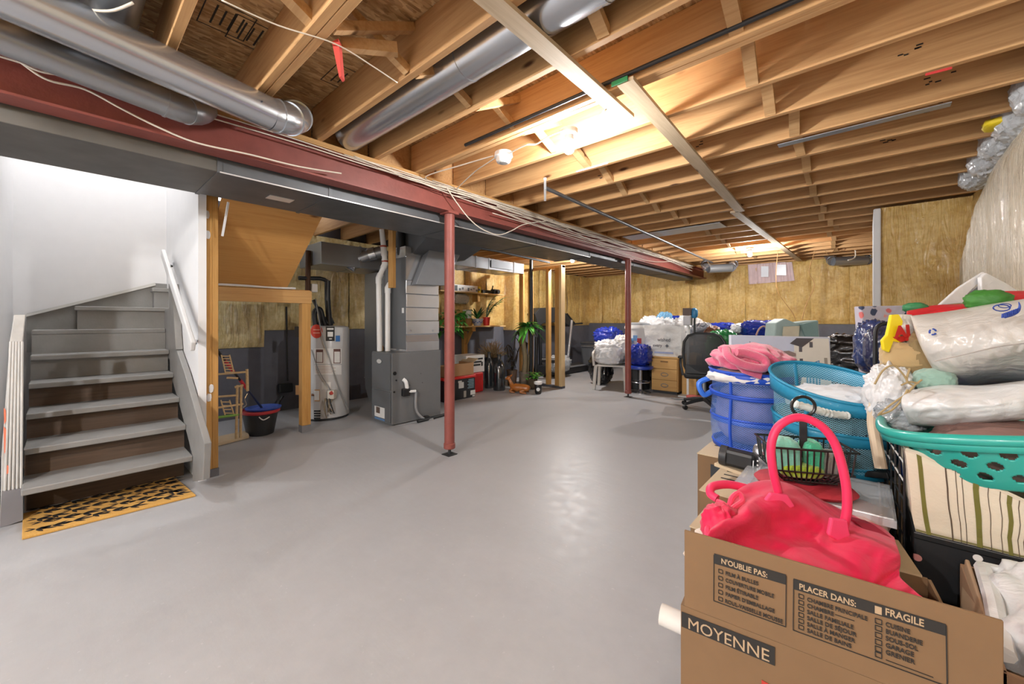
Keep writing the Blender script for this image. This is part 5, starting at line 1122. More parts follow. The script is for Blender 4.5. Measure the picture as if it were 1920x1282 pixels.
bag('garbage_bag', P(1592, 664, 4.0), (.50, .5, .36), 'glossy black garbage bag right of the canvas picture', K_BAG, 60, .25, 2.6)
bag('white_cloth', P(1580, 638, 4.0), (.18, .2, .11), 'white cloth bundle on the glossy black garbage bag', crumple('#dcdbe0', .7, 8, .4, 0), 61, .25, cat='cloth')
bag('white_cloth', P(1618, 643, 3.9), (.20, .2, .13), 'folded white and grey cloth at the right end of the garbage bag', crumple('#c7c8cc', .7, 8, .4, 0, key=7), 62, .3, cat='cloth')
# cloth-covered window
w = struct('window_1', (-1.5, 9.8, 2.2))
yw = 9.77
q = [PY(u, v, yw) for u, v in ((1402, 494), (1485, 491), (1490, 526), (1404, 533))]
def fq(s, t_):
    a = q[3] * (1 - s) + q[2] * s; b = q[0] * (1 - s) + q[1] * s; p = a * (1 - t_) + b * t_; return p + Vector((0, -.02 * math.sin(s * 26) * .6 - .01 * math.sin(s * 61), 0))
MB().grid(fq, 60, 6).build('curtain', plain('#d6bfc0', .8, var=.15), w, smooth=True, angle=0)
for (u0, v0, u1, v1) in ((1427, 499, 1441, 519), (1455, 496, 1474, 516)):
    qq = [PY(u, v, yw - .04) for u, v in ((u0, v0), (u1, v0), (u1, v1), (u0, v1))]; MB().extrude(qq, (0, .012, 0)).build('pane', plain('#d6dbe4', .3), w)

# ================================================================== RIGHT-HAND PILE
# ---- printed moving box in front
ZT, ZH = .72, .545
L0, R0 = PZ(1280, 992, ZT), PZ(1885, 1165, ZT)
bx = (R0 - L0).normalized(); bn = Vector((bx.y, -bx.x, 0)); bl_ = (R0 - L0).length; bd = .46       # bn points to the camera side
def bp(a, b, z): return Vector((L0.x, L0.y, 0)) + bx * a - bn * b + Vector((0, 0, z))               # along the face, into the box, up
t = thing('moving_box', 'open brown cardboard moving box with black French print, nearest in the pile, pink bag inside', 'box', bp(bl_ / 2, bd / 2, 0))
def slab(a0, b0, z0, a1, b1, z1): return MB().hexa([bp(a0, b0, z0), bp(a1, b0, z0), bp(a1, b1, z0), bp(a0, b1, z0)], [bp(a0, b0, z1), bp(a1, b0, z1), bp(a1, b1, z1), bp(a0, b1, z1)])
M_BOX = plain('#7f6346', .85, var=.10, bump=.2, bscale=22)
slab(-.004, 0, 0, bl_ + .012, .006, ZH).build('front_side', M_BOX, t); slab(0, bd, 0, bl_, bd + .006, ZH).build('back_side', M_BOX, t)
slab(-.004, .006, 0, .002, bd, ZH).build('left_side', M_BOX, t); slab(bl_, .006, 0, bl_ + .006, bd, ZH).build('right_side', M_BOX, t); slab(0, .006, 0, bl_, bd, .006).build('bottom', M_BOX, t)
def wavy(s, t_): return bp(bl_ * s, -.003 + .004 * math.sin(s * 9) * t_, ZH + (ZT - ZH) * t_ + .0015 * math.sin(s * 70))
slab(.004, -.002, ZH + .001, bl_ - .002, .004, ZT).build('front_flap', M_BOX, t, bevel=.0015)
MB().hexa([bp(.02, bd, ZH), bp(bl_ - .01, bd, ZH), bp(bl_ - .03, bd + .16, ZH + .012), bp(.03, bd + .16, ZH + .012)], [bp(.02, bd, ZH + .005), bp(bl_ - .01, bd, ZH + .005), bp(bl_ - .03, bd + .16, ZH + .017), bp(.03, bd + .16, ZH + .017)]).build('back_flap', M_CARDL, t)
bp0 = bp(0, -.0035, 0)
def onflap(u, v):
    d = ray(u, v); k = (bp0 - CAMP).dot(bn) / d.dot(bn); return CAMP + d * k
M_PR = plain('#2a2826', .8, var=.12); M_PRW = plain('#b39a7c', .85, var=.05)
def fpoly(px, name='print_block', mat=M_PR): return MB().extrude([onflap(u, v) for u, v in px], bn * .0006).build(name, mat, t)
def fline(u0, v0, u1, v1, w=1.2):
    return MB().bar(onflap(u0, v0), onflap(u1, v1), .0012, w * .9 / FPX).build('print_line', M_PR, t)
def ftext(s, u, v, u1, h, mat=M_PR, bold=.0006):
    a = onflap(u, v); b = onflap(u1, v); size = h / FPX * (a - CAMP).dot(FW) / .66
    w = abs((b - a).dot(bx)); return text(s, t, a + bn * .0012, bx, (0, 0, 1), size, mat, bold * .35, fit=w)
def fbox(u, v, w=3.6):
    c_ = onflap(u, v); r_ = w / FPX * .8; m = MB()
    for (a, b, c2, d2) in ((-1, -1, 1, -1), (1, -1, 1, 1), (1, 1, -1, 1), (-1, 1, -1, -1)): m.bar(c_ + bx * r_ * a + Vector((0, 0, r_ * b)), c_ + bx * r_ * c2 + Vector((0, 0, r_ * d2)), .0012, .0012)
    return m.build('checkbox', M_PR, t)
fpoly([(1339, 1037), (1474, 1077), (1474, 1096), (1339, 1056)]); fline(1338.5, 1040, 1338, 1126); fline(1474, 1080, 1473, 1175); fline(1338, 1126, 1473, 1175)
ftext("N'OUBLIE PAS:", 1352, 1055, 1438, 9, M_PRW, .001)
for s_, u, v, u1 in (('FILM À BULLES', 1360, 1077, 1421), ('COUVERTURE MOBILE', 1360, 1090, 1451), ('FILM ÉTIRABLE', 1360, 1103, 1421), ("PAPIER D'EMBALLAGE", 1360, 1116, 1452), ('ROUL-VAISSELLE MOUSSE', 1359, 1129, 1467)):
    ftext(s_, u, v, u1, 6.6); fbox(1351, v - 6)
fpoly([(1488, 1084), (1774, 1170), (1774, 1192), (1488, 1104)]); fline(1488, 1086, 1487, 1181); fline(1774, 1172, 1777, 1330); fline(1487, 1181, 1777, 1287)
ftext('PLACER DANS:', 1498, 1103, 1604, 10, M_PRW, .001); ftext('FRAGILE', 1659, 1151, 1731, 12, M_PRW, .001)
fpoly([(1640, 1134), (1653, 1138), (1653, 1152), (1640, 1148)], mat=M_PRW).location = bn * .0012
for k, (s_, u1) in enumerate((('CHAMBRE PRINCIPALE', 1626), ('CHAMBRE', 1563), ('SALLE FAMILIALE', 1600), ('SALLE DE SÉJOUR', 1606), ('SALLE À MANGER', 1603), ('SALLE DE BAINS', 1596))):
    ftext(s_, 1513, 1126 + 11.6 * k, u1, 7); fbox(1502, 1118 + 11.6 * k)
fline(1566, 1152, 1602, 1164, .8)
for k, (s_, u1) in enumerate((('CUISINE', 1706), ('BUANDERIE', 1729), ('SOUS-SOL', 1721), ('GARAGE', 1713), ('GRENIER', 1715))):
    ftext(s_, 1660, 1173 + 13 * k, u1, 8); fbox(1647, 1165 + 13 * k, 4)
fbox(1647, 1228, 4); fline(1661, 1237, 1750, 1270, .8)
bp0 = bp(0, -.0015, 0)
fpoly([(1278, 1146), (1453, 1213), (1453, 1248), (1278, 1174)]); ftext('MOYENNE', 1289, 1176, 1440, 19, M_PRW, 0)
MB().extrude([onflap(u, v) for u, v in ((1428, 1274), (1442, 1282), (1428, 1300))], bn * .0008).build('red_print', plain('#b8382f', .7), t)
# contents: white paper roll, cream fabric, pink bag
tag(MB().tube([bp(-.06, .012 + .03, .475), bp(.25, .05, .46)], .024, 16).build('paper_roll', plain('#dcd8d2', .6), smooth=True), 'end of a white paper roll sticking out of the left of the printed moving box', 'roll')
M_CREAM = crumple('#e3d3c2', .75, 6, .3, 0, sheen=.3)
def strip(name, pts, w, h, mat, label, cat):
    return tag(MB().blob((0, 0, 0), (1, 1, 1), 1).build(name, mat), label, cat)
for k, (a, b, z, ln) in enumerate(((.26, .30, .535, .34), (.27, .25, .515, .36), (.02, .36, .535, .30))):
    c = bp(a + .08, b - .05, z)
    tag(MB().blob(c, (ln, .22, .05), 60 + k, .12, 3, .6, 40, 16, Matrix.Rotation(math.atan2(bx.y, bx.x), 3, 'Z'), .6, True, .4).build('folded_cloth', M_CREAM, smooth=True, angle=0), ('cream folded cloth at the right of the pink bag in the moving box', 'lower cream folded cloth under the pink bag', 'cream folded cloth at the left rear of the moving box')[k], 'cloth', 'cream cloths in the moving box')
M_PINK = crumple('#dc0f4b', .6, 5, .35, 0, var=.12, sheen=.15); M_PINKS = plain('#e8315f', .6, var=.08, sheen=.4)
PB = thing('pink_handbag', 'hot pink fabric handbag with a tall arched handle, slumped in the moving box', 'bag', bp(.22, .25, .45))
def pb(u, v, c): return P(u, v, c)
# body: lofted from the slumped mouth line down into the box; rows are pixel/depth control curves of the real folds
mouth = [(1368, 942, 1.16), (1400, 925, 1.19), (1450, 922, 1.20), (1500, 938, 1.19), (1545, 962, 1.165), (1590, 982, 1.14), (1640, 1004, 1.10), (1678, 1024, 1.06)]
front = [(1340, 990, 1.06), (1385, 985, 1.07), (1440, 1000, 1.08), (1500, 1030, 1.04), (1560, 1062, 1.00), (1610, 1085, .97), (1650, 1085, .95), (1690, 1075, .94)]
low = [(1330, 1015, 1.02), (1380, 1035, 1.0), (1430, 1055, .97), (1490, 1075, .94), (1550, 1095, .92), (1610, 1115, .89), (1670, 1130, .86), (1726, 1125, .85)]
back = [(1368, 945, 1.22), (1405, 915, 1.30), (1455, 908, 1.32), (1505, 925, 1.30), (1550, 950, 1.28), (1590, 965, 1.26), (1640, 985, 1.22), (1675, 1018, 1.14)]
def crv(c, n=44): return smoothpath([P(*q) for q in c], 6)[:43]
CM, CF, CL, CB = crv(mouth), crv(front), crv(low), crv(back)
def bagrow(i, t_):
    # back low -> back top -> mouth -> front -> low
    keys = [CB[i] + Vector((0, .02, -.22)), CB[i], CM[i], CF[i] * .45 + CM[i] * .55 + bn * .028, CF[i] + bn * .02, CL[i]]
    x = t_ * (len(keys) - 1); k = min(int(x), len(keys) - 2); f = x - k
    a, b, c, d = keys[max(k - 1, 0)], keys[k], keys[k + 1], keys[min(k + 2, len(keys) - 1)]
    return .5 * ((2 * b) + (c - a) * f + (2 * a - 5 * b + 4 * c - d) * f * f + (3 * b - a - 3 * c + d) * f ** 3)
def fpb(s, t_):
    x = s * 42; i = min(int(x), 41); f = x - i; p = bagrow(i, t_) * (1 - f) + bagrow(i + 1, t_) * f
    g = max(0, min(1, (t_ - .25) * 3)); e = p * 9
    fold = .030 * math.sin(11 * s + 9 * t_ + 1.2 * noise.noise(e)) + .022 * (.5 - abs(noise.noise(Vector((s * 7 + t_ * 5, t_ * 3 - s * 2, 3))))) + .006 * noise.noise(e * 2)
    return p + (bn + Vector((0, 0, .6))) * fold * g
MB().grid(fpb, 110, 70).build('bag_body', M_PINK, PB, smooth=True, angle=0, solid=.004)
hd = [(1466, 950, 1.165), (1460, 925, 1.165), (1449, 880, 1.165), (1446, 835, 1.165), (1457, 803, 1.165), (1480, 786, 1.16), (1506, 783, 1.155), (1538, 797, 1.14), (1562, 825, 1.13), (1577, 865, 1.12), (1587, 915, 1.11), (1588, 955, 1.105), (1582, 985, 1.105)]
MB().tube(smoothpath([P(*q) for q in hd], 6), .0115, 12).build('handle', plain('#ea2f62', .5, sheen=.1), PB, smooth=True)
for pts in (((1446, 925), (1478, 928), (1492, 950), (1470, 958), (1430, 946)), ((1560, 972), (1590, 976), (1596, 1008), (1584, 1022), (1554, 1004))):
    cc_ = 1.135 if pts[0][0] < 1500 else 1.085
    MB().extrude([P(u, v, cc_ - .004 * (v - 930) / 20) for u, v in pts], FW * .012).build('handle_patch', plain('#ec4676', .55), PB, bevel=.004)
h2 = [(1345, 935, 1.20), (1332, 925, 1.22), (1336, 912, 1.24), (1365, 908, 1.26), (1400, 915, 1.26), (1432, 925, 1.24), (1462, 934, 1.22)]
MB().tube(smoothpath([P(*q) for q in h2], 6), .0125, 10).build('handle', plain('#ea2f62', .5, sheen=.1), PB, smooth=True)
h3 = [(1345, 940, 1.17), (1358, 946, 1.15), (1365, 960, 1.13), (1372, 935, 1.15), (1385, 925, 1.16), (1392, 940, 1.14), (1372, 958, 1.11), (1390, 990, 1.08)]
MB().tube(smoothpath([P(*q) for q in h3], 5), .008, 8).build('strap', M_PINKS, PB, smooth=True)
MB().tube(smoothpath([P(*q) for q in ((1362, 965, 1.10), (1340, 970, 1.10), (1328, 990, 1.07), (1330, 1005, 1.05), (1350, 1000, 1.04))], 5), .009, 8).build('strap', M_PINKS, PB, smooth=True)
MB().blob(P(1352, 985, 1.09), (.09, .10, .10), 8, .3, 3, .8, 40, 24, None, .6, False, .6).build('side_pocket', M_PINK, PB, smooth=True, angle=0)
MB().blob(bp(.22, .22, .45), (.42, .36, .26), 9, .1, 2, .6, 30, 18).build('bag_base', M_PINK, PB, smooth=True, angle=0)
q = [P(u, v, c) for u, v, c in ((1600, 975, 1.135), (1640, 985, 1.12), (1672, 1008, 1.09), (1630, 1000, 1.10))]
MB().extrude(q, FW * .03).build('lining', plain('#8e1530', .7), PB, label='dark red lining showing in the bag mouth')

# ---- closed boxes stepping back along the floor edge
def carton(label, x0, y0, x1, y1, h, mark=True):
    t = thing('moving_carton', label, 'box', ((x0 + x1) / 2, (y0 + y1) / 2, 0), 'cartons under the laundry hampers')
    MB().box((x0, y0, 0), (x1, y1, h - .004)).build('carton', M_BOX, t, bevel=.003); MB().box((x0 - .002, y0 - .002, h - .004), ((x0 + x1) / 2 - .003, y1 + .002, h)).build('top_flap', M_CARDL, t); MB().box(((x0 + x1) / 2 + .003, y0 - .002, h - .004), (x1 + .002, y1 + .002, h)).build('top_flap', M_CARDL, t)  # top flaps coloured paler than the sides for the light falling on them
    if mark:
        MB().box((x0 + .12, y0 + .05, h), (x0 + .30, y0 + .09, h + .001)).build('print_block', M_PR, t)
        for k in range(3): MB().box((x0 + .03, y0 + .18 + .05 * k, h), (x0 + .10, y0 + .19 + .05 * k, h + .001)).build('print_line', M_PR, t)
        MB().box((x0 + .06, y0 - .0015, h - .12), (x0 + .12, y0, h - .04)).build('hand_slot', M_DARK, t)
    return t
cC2 = carton('closed cardboard carton just behind the printed moving box', -.455, 1.44, .08, 1.655, .49, False)
cB = carton('closed cardboard carton carrying the clear plastic container behind the pink bag', -.49, 1.665, .05, 2.03, .535)
cA = carton('closed cardboard carton farther back carrying the blue mesh hamper', -.62, 2.07, -.32, 2.62, .55)
cD = carton('cardboard carton under the teal mesh hamper', -.31, 2.05, .12, 2.62, .60, False)
cE = carton('cardboard carton behind the hampers carrying the canvas picture', -.60, 2.66, .30, 3.1, .62, False)
# ---- clear container with its lid
M_CLEAR = NT('clear_plastic'); M_CLEAR.set(Base_Color=lin('#dfe2e6'), Roughness=.15, Alpha=.42, Coat_Weight=.6); M_CLEAR = M_CLEAR.m
t = thing('clear_container', 'clear plastic storage container with lid under the black wire basket', 'container', (-.13, 1.66, .53))
X0, X1, Y0, Y1, Z0, Z1 = -.34, .05, 1.60, 1.90, .538, .617
m = MB(); wth = .004
m.hexa([(X0 + .02, Y0 + .02, Z0), (X1 - .02, Y0 + .02, Z0), (X1, Y0, Z1), (X0, Y0, Z1)], [(X0 + .02, Y0 + .024, Z0), (X1 - .02, Y0 + .024, Z0), (X1, Y0 + .004, Z1), (X0, Y0 + .004, Z1)])
m.hexa([(X0 + .02, Y1 - .02, Z0), (X1 - .02, Y1 - .02, Z0), (X1, Y1, Z1), (X0, Y1, Z1)], [(X0 + .02, Y1 - .024, Z0), (X1 - .02, Y1 - .024, Z0), (X1, Y1 - .004, Z1), (X0, Y1 - .004, Z1)])
m.hexa([(X1 - .02, Y0 + .02, Z0), (X1 - .02, Y1 - .02, Z0), (X1, Y1, Z1), (X1, Y0, Z1)], [(X1 - .024, Y0 + .02, Z0), (X1 - .024, Y1 - .02, Z0), (X1 - .004, Y1, Z1), (X1 - .004, Y0, Z1)])
m.hexa([(X0 + .02, Y0 + .02, Z0), (X0 + .02, Y1 - .02, Z0), (X0, Y1, Z1), (X0, Y0, Z1)], [(X0 + .024, Y0 + .02, Z0), (X0 + .024, Y1 - .02, Z0), (X0 + .004, Y1, Z1), (X0 + .004, Y0, Z1)])
m.box((X0 + .02, Y0 + .02, Z0), (X1 - .02, Y1 - .02, Z0 + .004)); m.build('body', M_CLEAR, t)
MB().box((X0 - .012, Y0 - .012, Z1), (X1 + .012, Y1 + .012, Z1 + .012)).build('lid', M_CLEAR, t, bevel=.004)
MB().box((X0 - .016, Y0 - .016, Z1 - .014), (X1 + .016, Y0 - .010, Z1 + .008)).build('lid_rim', M_CLEAR, t); MB().box((X1 + .010, Y0 - .016, Z1 - .014), (X1 + .016, Y1 + .016, Z1 + .008)).build('lid_rim', M_CLEAR, t)
for k in range(5): MB().box((X0 + .03 + .085 * k, Y0 - .005, Z1 + .012), (X0 + .036 + .085 * k, Y1 + .005, Z1 + .015)).build('lid_rib', M_CLEAR, t)
tag(MB().blob((-.06, 1.66, .58), (.22, .2, .085), 4, .15, 2, .7, 30, 16).build('packed_cloth', crumple('#c9a9a4', .7, 7, .3, 0), smooth=True, angle=0), 'pale pinkish cloth packed inside the clear container', 'cloth')
ZL = Z1 + .0155
# red woven mat, wire basket, towels
c = PZ(1506, 914, ZL); c.z = ZL + .012
tag(MB().lathe([(.001, -.010), (.135, -.010), (.145, 0), (.135, .010), (.001, .012)], c, 36, sx=1, sy=.72).build('red_mat', plain('#b83240', .7, var=.3, bump=.6, bscale=70), smooth=True, angle=60), 'round red woven mat between container lid and wire basket', 'mat')
for k in range(5): pass
ZB = c.z + .014
wb = thing('wire_basket', 'black wire basket with a tall centre post and ring, in front of the hampers', 'basket', (c.x, c.y, ZB))
M_WIREB = plain('#101012', .35, coat=.4)
ang_ = math.atan2(P(1600, 850, 1.36).y - P(1405, 830, 1.44).y, P(1600, 850, 1.36).x - P(1405, 830, 1.44).x)
def wp(a, b, z): return Vector((c.x + a * math.cos(ang_) - b * math.sin(ang_), c.y + a * math.sin(ang_) + b * math.cos(ang_), ZB + z))
wa, wbb, whh = .122, .078, .125
def wring(z, k, r=.0035):
    n = 4; pts = [(-wa * k, -wbb * k), (wa * k, -wbb * k), (wa * k, wbb * k), (-wa * k, wbb * k)]
    return MB().tube([wp(a, b, z) for a, b in pts], r, 6, True)
wring(whh, 1, .0042).build('top_rim', M_WIREB, wb, smooth=True); wring(.012, .62).build('bottom_rim', M_WIREB, wb, smooth=True); wring(.05, .93, .003).build('middle_rim', M_WIREB, wb, smooth=True)
def wire(a, b): MB().tube([wp(a, b, whh), wp(a * .93, b * .93, .05), wp(a * .62, b * .62, .012)], .0026, 5).build('wire', M_WIREB, wb, smooth=True)
for k in range(13):
    a = -wa + 2 * wa * (k + .5) / 13; wire(a, -wbb); wire(a, wbb)
for k in range(5):
    b = -wbb + 2 * wbb * (k + .5) / 5; wire(-wa, b); wire(wa, b)
for k in range(5): b = -wbb * .62 + 2 * wbb * .62 * k / 4; MB().tube([wp(-wa * .62, b, .012), wp(wa * .62, b, .012)], .0024, 5).build('wire', M_WIREB, wb)
MB().bar(wp(0, 0, 0), wp(0, 0, .215), .022, .012, bn).build('post', M_WIREB, wb, bevel=.002)
MB().lathe([(.045, 0), (.045, .006), (.015, .012)], wp(0, 0, 0), 20).build('post_foot', M_WIREB, wb, smooth=True)
rc = wp(0, 0, .250); rr_ = .033; rx = Vector((math.cos(ang_), math.sin(ang_), 0))
MB().tube([rc + rx * rr_ * 1.05 * math.cos(k * math.pi / 14) + Vector((0, 0, rr_ * math.sin(k * math.pi / 14))) for k in range(28)], .0052, 8, True).build('ring', M_WIREB, wb, smooth=True)
M_TOWEL = plain('#6cc3a6', .9, var=.2, bump=.6, bscale=160, sheen=.4)
for k, (a, b, col_, sz, lab) in enumerate(((-.06, 0, '#7fc9b4', (.09, .10, .12), 'pale green rolled towel standing in the left of the wire basket'), (.025, .01, '#45b48c', (.06, .10, .115), 'sea green rolled towel right of the post in the wire basket'), (-.02, -.02, '#a8c83c', (.13, .08, .045), 'lime green cloth along the bottom of the wire basket'), (.075, .0, '#8c8580', (.06, .10, .085), 'grey fluffy cloth in the right of the wire basket'))):
    tag(MB().blob(wp(a, b, .02 + sz[2] / 2), sz, 70 + k, .10, 2, .6, 40, 24, Matrix.Rotation(ang_, 3, 'Z'), .5).build('towel', plain(col_, .9, var=.2, bump=.7, bscale=170, sheen=.4), smooth=True, angle=0), lab, 'towel', 'towels in the wire basket')
# black appliance handle and the bar across the back of the basket
t = thing('black_power_handle', 'black plastic appliance handle with a white sticker lying left of the wire basket', 'appliance', P(1385, 860, 1.62))
a, b = P(1354, 852, 1.66), P(1418, 868, 1.58)
MB().bar(a, b, .055, .07).build('handle_body', M_BLACK, t, bevel=.014); e = (b - a).normalized(); MB().bar(along(a, b, .70) - FW * .03, along(a, b, .80) - FW * .0305, .004, .028).build('white_sticker', M_WPLAS, t)
MB().tube([a - e * .006, a + e * .02], .040, 12).build('end_cap', M_DARK, t, smooth=True)
for k in range(3): MB().cbox(along(a, b, .90) - FW * .032 + Vector((0, 0, .016 - .016 * k)), (.005, .005, .005)).build('indicator', M_WPLAS, t)
MB().blob(P(1428, 852, 1.60), (.06, .06, .09), 3, .1, 2, .7, 18, 10, flat=False).build('metal_head', M_CHROME, t, smooth=True)
tag(MB().bar(P(1602, 884, 1.52), P(1672, 890, 1.42), .05, .022).build('black_bar', M_BLACK, bevel=.003), 'flat black metal bar sticking out right of the wire basket above the container', 'bar')
tag(MB().bar(P(1350, 866, 1.70), P(1420, 890, 1.58), .10, .014).build('pale_board', M_CARDL, bevel=.003), 'pale cardboard strip under the black appliance handle', 'cardboard')
# ---- mesh hampers
def hamper(name, base, r0, r1, h, netc, bandc, label, bands, sy=1.0, tilt=0.0, tf=0.0, nn=(110, 46), fill=.5):
    t = thing(name, label, 'laundry hamper', base, 'collapsible mesh laundry hampers')
    N = 48
    def ring(z): return r0 + (r1 - r0) * z / h
    def wob(a, z): return 1 + .03 * noise.noise(Vector((math.cos(a) * 1.3, math.sin(a) * 1.3, z * 4 + r0 * 9)))
    def fm(s, t_):
        a = 2 * math.pi * s; z = h * t_; r = (ring(z) + .008 * math.sin(t_ * math.pi * 2)) * wob(a, z); return base + Vector((r * math.cos(a), r * sy * math.sin(a), z + (tilt * math.cos(a + .6) + tf * (FW.x * math.cos(a) + FW.y * math.sin(a))) * t_))
    MB().grid(fm, N, 14, True).build('mesh_wall', mesh_net(netc, nn[0], nn[1], fill), t, smooth=True, angle=0)
    for (z0, z1, k) in bands:
        def fb(s, t_):
            a = 2 * math.pi * s; z = z0 + (z1 - z0) * t_; r = ring(z) * wob(a, z) * 1.012; return base + Vector((r * math.cos(a), r * sy * math.sin(a), z + (tilt * math.cos(a + .6) + k * math.sin(a) + tf * (FW.x * math.cos(a) + FW.y * math.sin(a))) * z / h))
        MB().grid(fb, N, 3, True).build('fabric_band', crumple(bandc, .55, 9, .3, .1), t, smooth=True, angle=0, solid=.004)
        MB().tube([fb(i / N, 1) for i in range(N)], .0065, 6, True).build('spring_hoop', plain(bandc, .5), t, smooth=True)
    for k in range(3):
        a = -1.9 + k * 2.1; pts = [fm(((a) % 6.283) / 6.283, q / 6) for q in range(7)]
        MB().tube([base + (p - base) * 1.012 for p in pts], .008, 6).build('side_seam', plain(bandc, .5), t, smooth=True)
    MB().lathe([(r0 * .98, .004), (.001, .004)], base, N, caps=False, sy=sy).build('floor_panel', plain(bandc, .6), t)
    return t
bB = P(1412, 838, 2.07); bB.z = .552
hb = hamper('mesh_hamper', bB, .185, .200, .385, '#6d97ea', '#1f4fc0', 'royal blue mesh laundry hamper holding a pink towel', [(.35, .395, 0), (.27, .288, .01), (.13, .155, -.015), (.0, .02, 0)], 1, .008, .015, (100, 40), .17)
MB().tube(smoothpath([bB + Vector((-.19, -.07, .34)), bB + Vector((-.235, -.10, .31)), bB + Vector((-.215, -.09, .25)), bB + Vector((-.18, -.06, .27))], 5), .014, 8).build('carry_handle', plain('#3b78e0', .4), hb, smooth=True)
tag(MB().blob(bB + Vector((0, 0, .17)), (.33, .33, .32), 81, .12, 2.4, .8, 60, 36, None, .6, True, .5).build('laundry', crumple('#8a83a6', .8, 7, .5, 0, var=.6), smooth=True, angle=0), 'grey and purple laundry seen through the blue mesh hamper', 'laundry')
tag(MB().blob(bB + Vector((-.02, -.03, .36)), (.36, .34, .07), 82, .2, 2.4, .8, 50, 20, None, .6, True, .5).build('white_linen', crumple('#e4dfdc', .8, 7, .4, 0), smooth=True, angle=0), 'white linen under the pink towel in the blue hamper', 'linen')
# pink towel: folded layers
t = thing('pink_towel', 'bundled pink terry towel heaped on the blue mesh hamper', 'towel', bB + Vector((0, 0, .37)))
M_PTOW = plain('#de6486', .95, var=.18, bump=.9, bscale=190, sheen=.6)
def ftw(s, t_):
    a = 2 * math.pi * s; ph = -math.pi / 2 + math.pi * t_; q = Vector((math.cos(ph) * math.cos(a), math.cos(ph) * math.sin(a), math.sin(ph)))
    sw = math.sin(9 * q.x + 7 * q.z + 3 * noise.noise(q * 2 + Vector((4, 4, 4)))) ; k = 1 + .09 * sw + .10 * noise.fractal(q * 2 + Vector((2, 7, 1)), 1, 2, 3)
    return bB + Vector((-.005, -.04, .445)) + Vector((q.x * .185 * k, q.y * .15 * k, max(-.4, q.z) * .085 * k))
MB().grid(ftw, 90, 50, True).build('towel_bundle', M_PTOW, t, smooth=True, angle=0)
q = [P(u, v, 1.86) for u, v in ((1372, 676), (1400, 672), (1434, 690), (1428, 712), (1395, 700))]
MB().extrude(q, FW * .02).build('hanging_corner', M_PTOW, t, bevel=.006)
MB().tube(smoothpath([P(1362, 655, 1.92), P(1368, 670, 1.86), P(1395, 684, 1.84), P(1432, 690, 1.84), P(1432, 674, 1.86), P(1400, 662, 1.88), P(1380, 660, 1.88)], 6), .02, 10).build('rolled_edge', M_PTOW, t, smooth=True)
bT = P(1558, 872, 1.66); bT.z = .603
hamper('mesh_hamper', bT, .185, .212, .335, '#9ad6ea', '#1f87ad', 'teal blue mesh laundry hamper with white laundry, right of the royal blue one', [(.285, .345, 0), (.14, .185, -.02), (.0, .05, 0)], 1, -.012, .045, (110, 40), .17)
tag(MB().blob(bT + Vector((0, 0, .14)), (.35, .35, .27), 85, .12, 2.4, .8, 60, 36, None, .6, True, .5).build('laundry', crumple('#24323c', .8, 7, .5, 0, var=.4), smooth=True, angle=0), 'dark laundry filling the lower half of the teal mesh hamper', 'laundry')
tag(MB().blob(bT + Vector((.02, .02, .26)), (.34, .32, .12), 86, .22, 2.4, .8, 60, 30, None, .6, True, .6).build('white_linen', crumple('#dfe3e8', .8, 7, .4, 0), smooth=True, angle=0), 'white linen heaped on top inside the teal mesh hamper', 'linen')
tag(MB().tube(smoothpath([P(1490, 757, 1.455), P(1530, 768, 1.45), P(1560, 776, 1.45), P(1590, 779, 1.455)], 8), [.012 + .003 * (k % 2) for k in range(25)], 10).build('twisted_cord', plain('#dfe6e4', .8, bump=.8, bscale=60), smooth=True), 'thick white twisted rope across the front of the teal mesh hamper', 'rope')
# cream bent slat hanging right of the teal hamper
tag(MB().tube(smoothpath([P(1640, 755, 1.40), P(1637, 790, 1.40), P(1643, 830, 1.38), P(1652, 878, 1.36)], 6), .017, 8).build('cream_strap', plain('#d9c4a8', .75), smooth=True), 'cream fabric strap hanging down between teal hamper and turquoise basket', 'strap')
# ---- canvas picture leaning behind the hampers
cA_, cB_, cC_, cD_ = P(1371, 628, 2.72), P(1556, 632, 2.72), P(1560, 790, 2.62), P(1373, 795, 2.62)
t = thing('canvas_picture', 'unframed canvas photo of a white building leaning behind the two mesh hampers', 'picture', (cC_ + cD_) / 2)
MB().extrude([cA_, cB_, cC_, cD_], FW * .03).build('canvas', plain('#c9cbd6', .8, var=.06), t)
def cv(u, v): 
    s = (u - 1372) / 187; w_ = (v - 629) / 163; p = (cA_ * (1 - s) + cB_ * s) * (1 - w_) + (cD_ * (1 - s) + cC_ * s) * w_; return p - FW * .002
def cpoly(px, col_, d=.001, name='painted_shape'): return MB().extrude([cv(u, v) - FW * d for u, v in px], FW * .0008).build(name, plain(col_, .8, var=.08), t)
cpoly([(1372, 629), (1558, 632), (1558, 690), (1372, 690)], '#c3c9dc', .0008, 'painted_sky')
cpoly([(1490, 640), (1520, 632), (1556, 632), (1559, 702), (1559, 760), (1492, 760)], '#e3ded2', .002, 'painted_house'); cpoly([(1482, 643), (1495, 632), (1528, 632), (1505, 650)], '#4f4c50', .003, 'painted_roof'); cpoly([(1460, 660), (1494, 658), (1494, 760), (1460, 760)], '#cfc8bf', .0025, 'painted_house'); cpoly([(1445, 660), (1480, 657), (1493, 662), (1493, 668), (1445, 668)], '#8d7a74', .0032, 'painted_roof')
for (u, v) in ((1499, 648), (1519, 639), (1500, 672), (1502, 690)): cpoly([(u, v), (u + 6, v), (u + 6, v + 11), (u, v + 11)], '#5c5a60', .003, 'painted_window')
cpoly([(1512, 684), (1537, 675), (1538, 702), (1538, 740), (1512, 740)], '#3f86b4', .003, 'painted_gate')
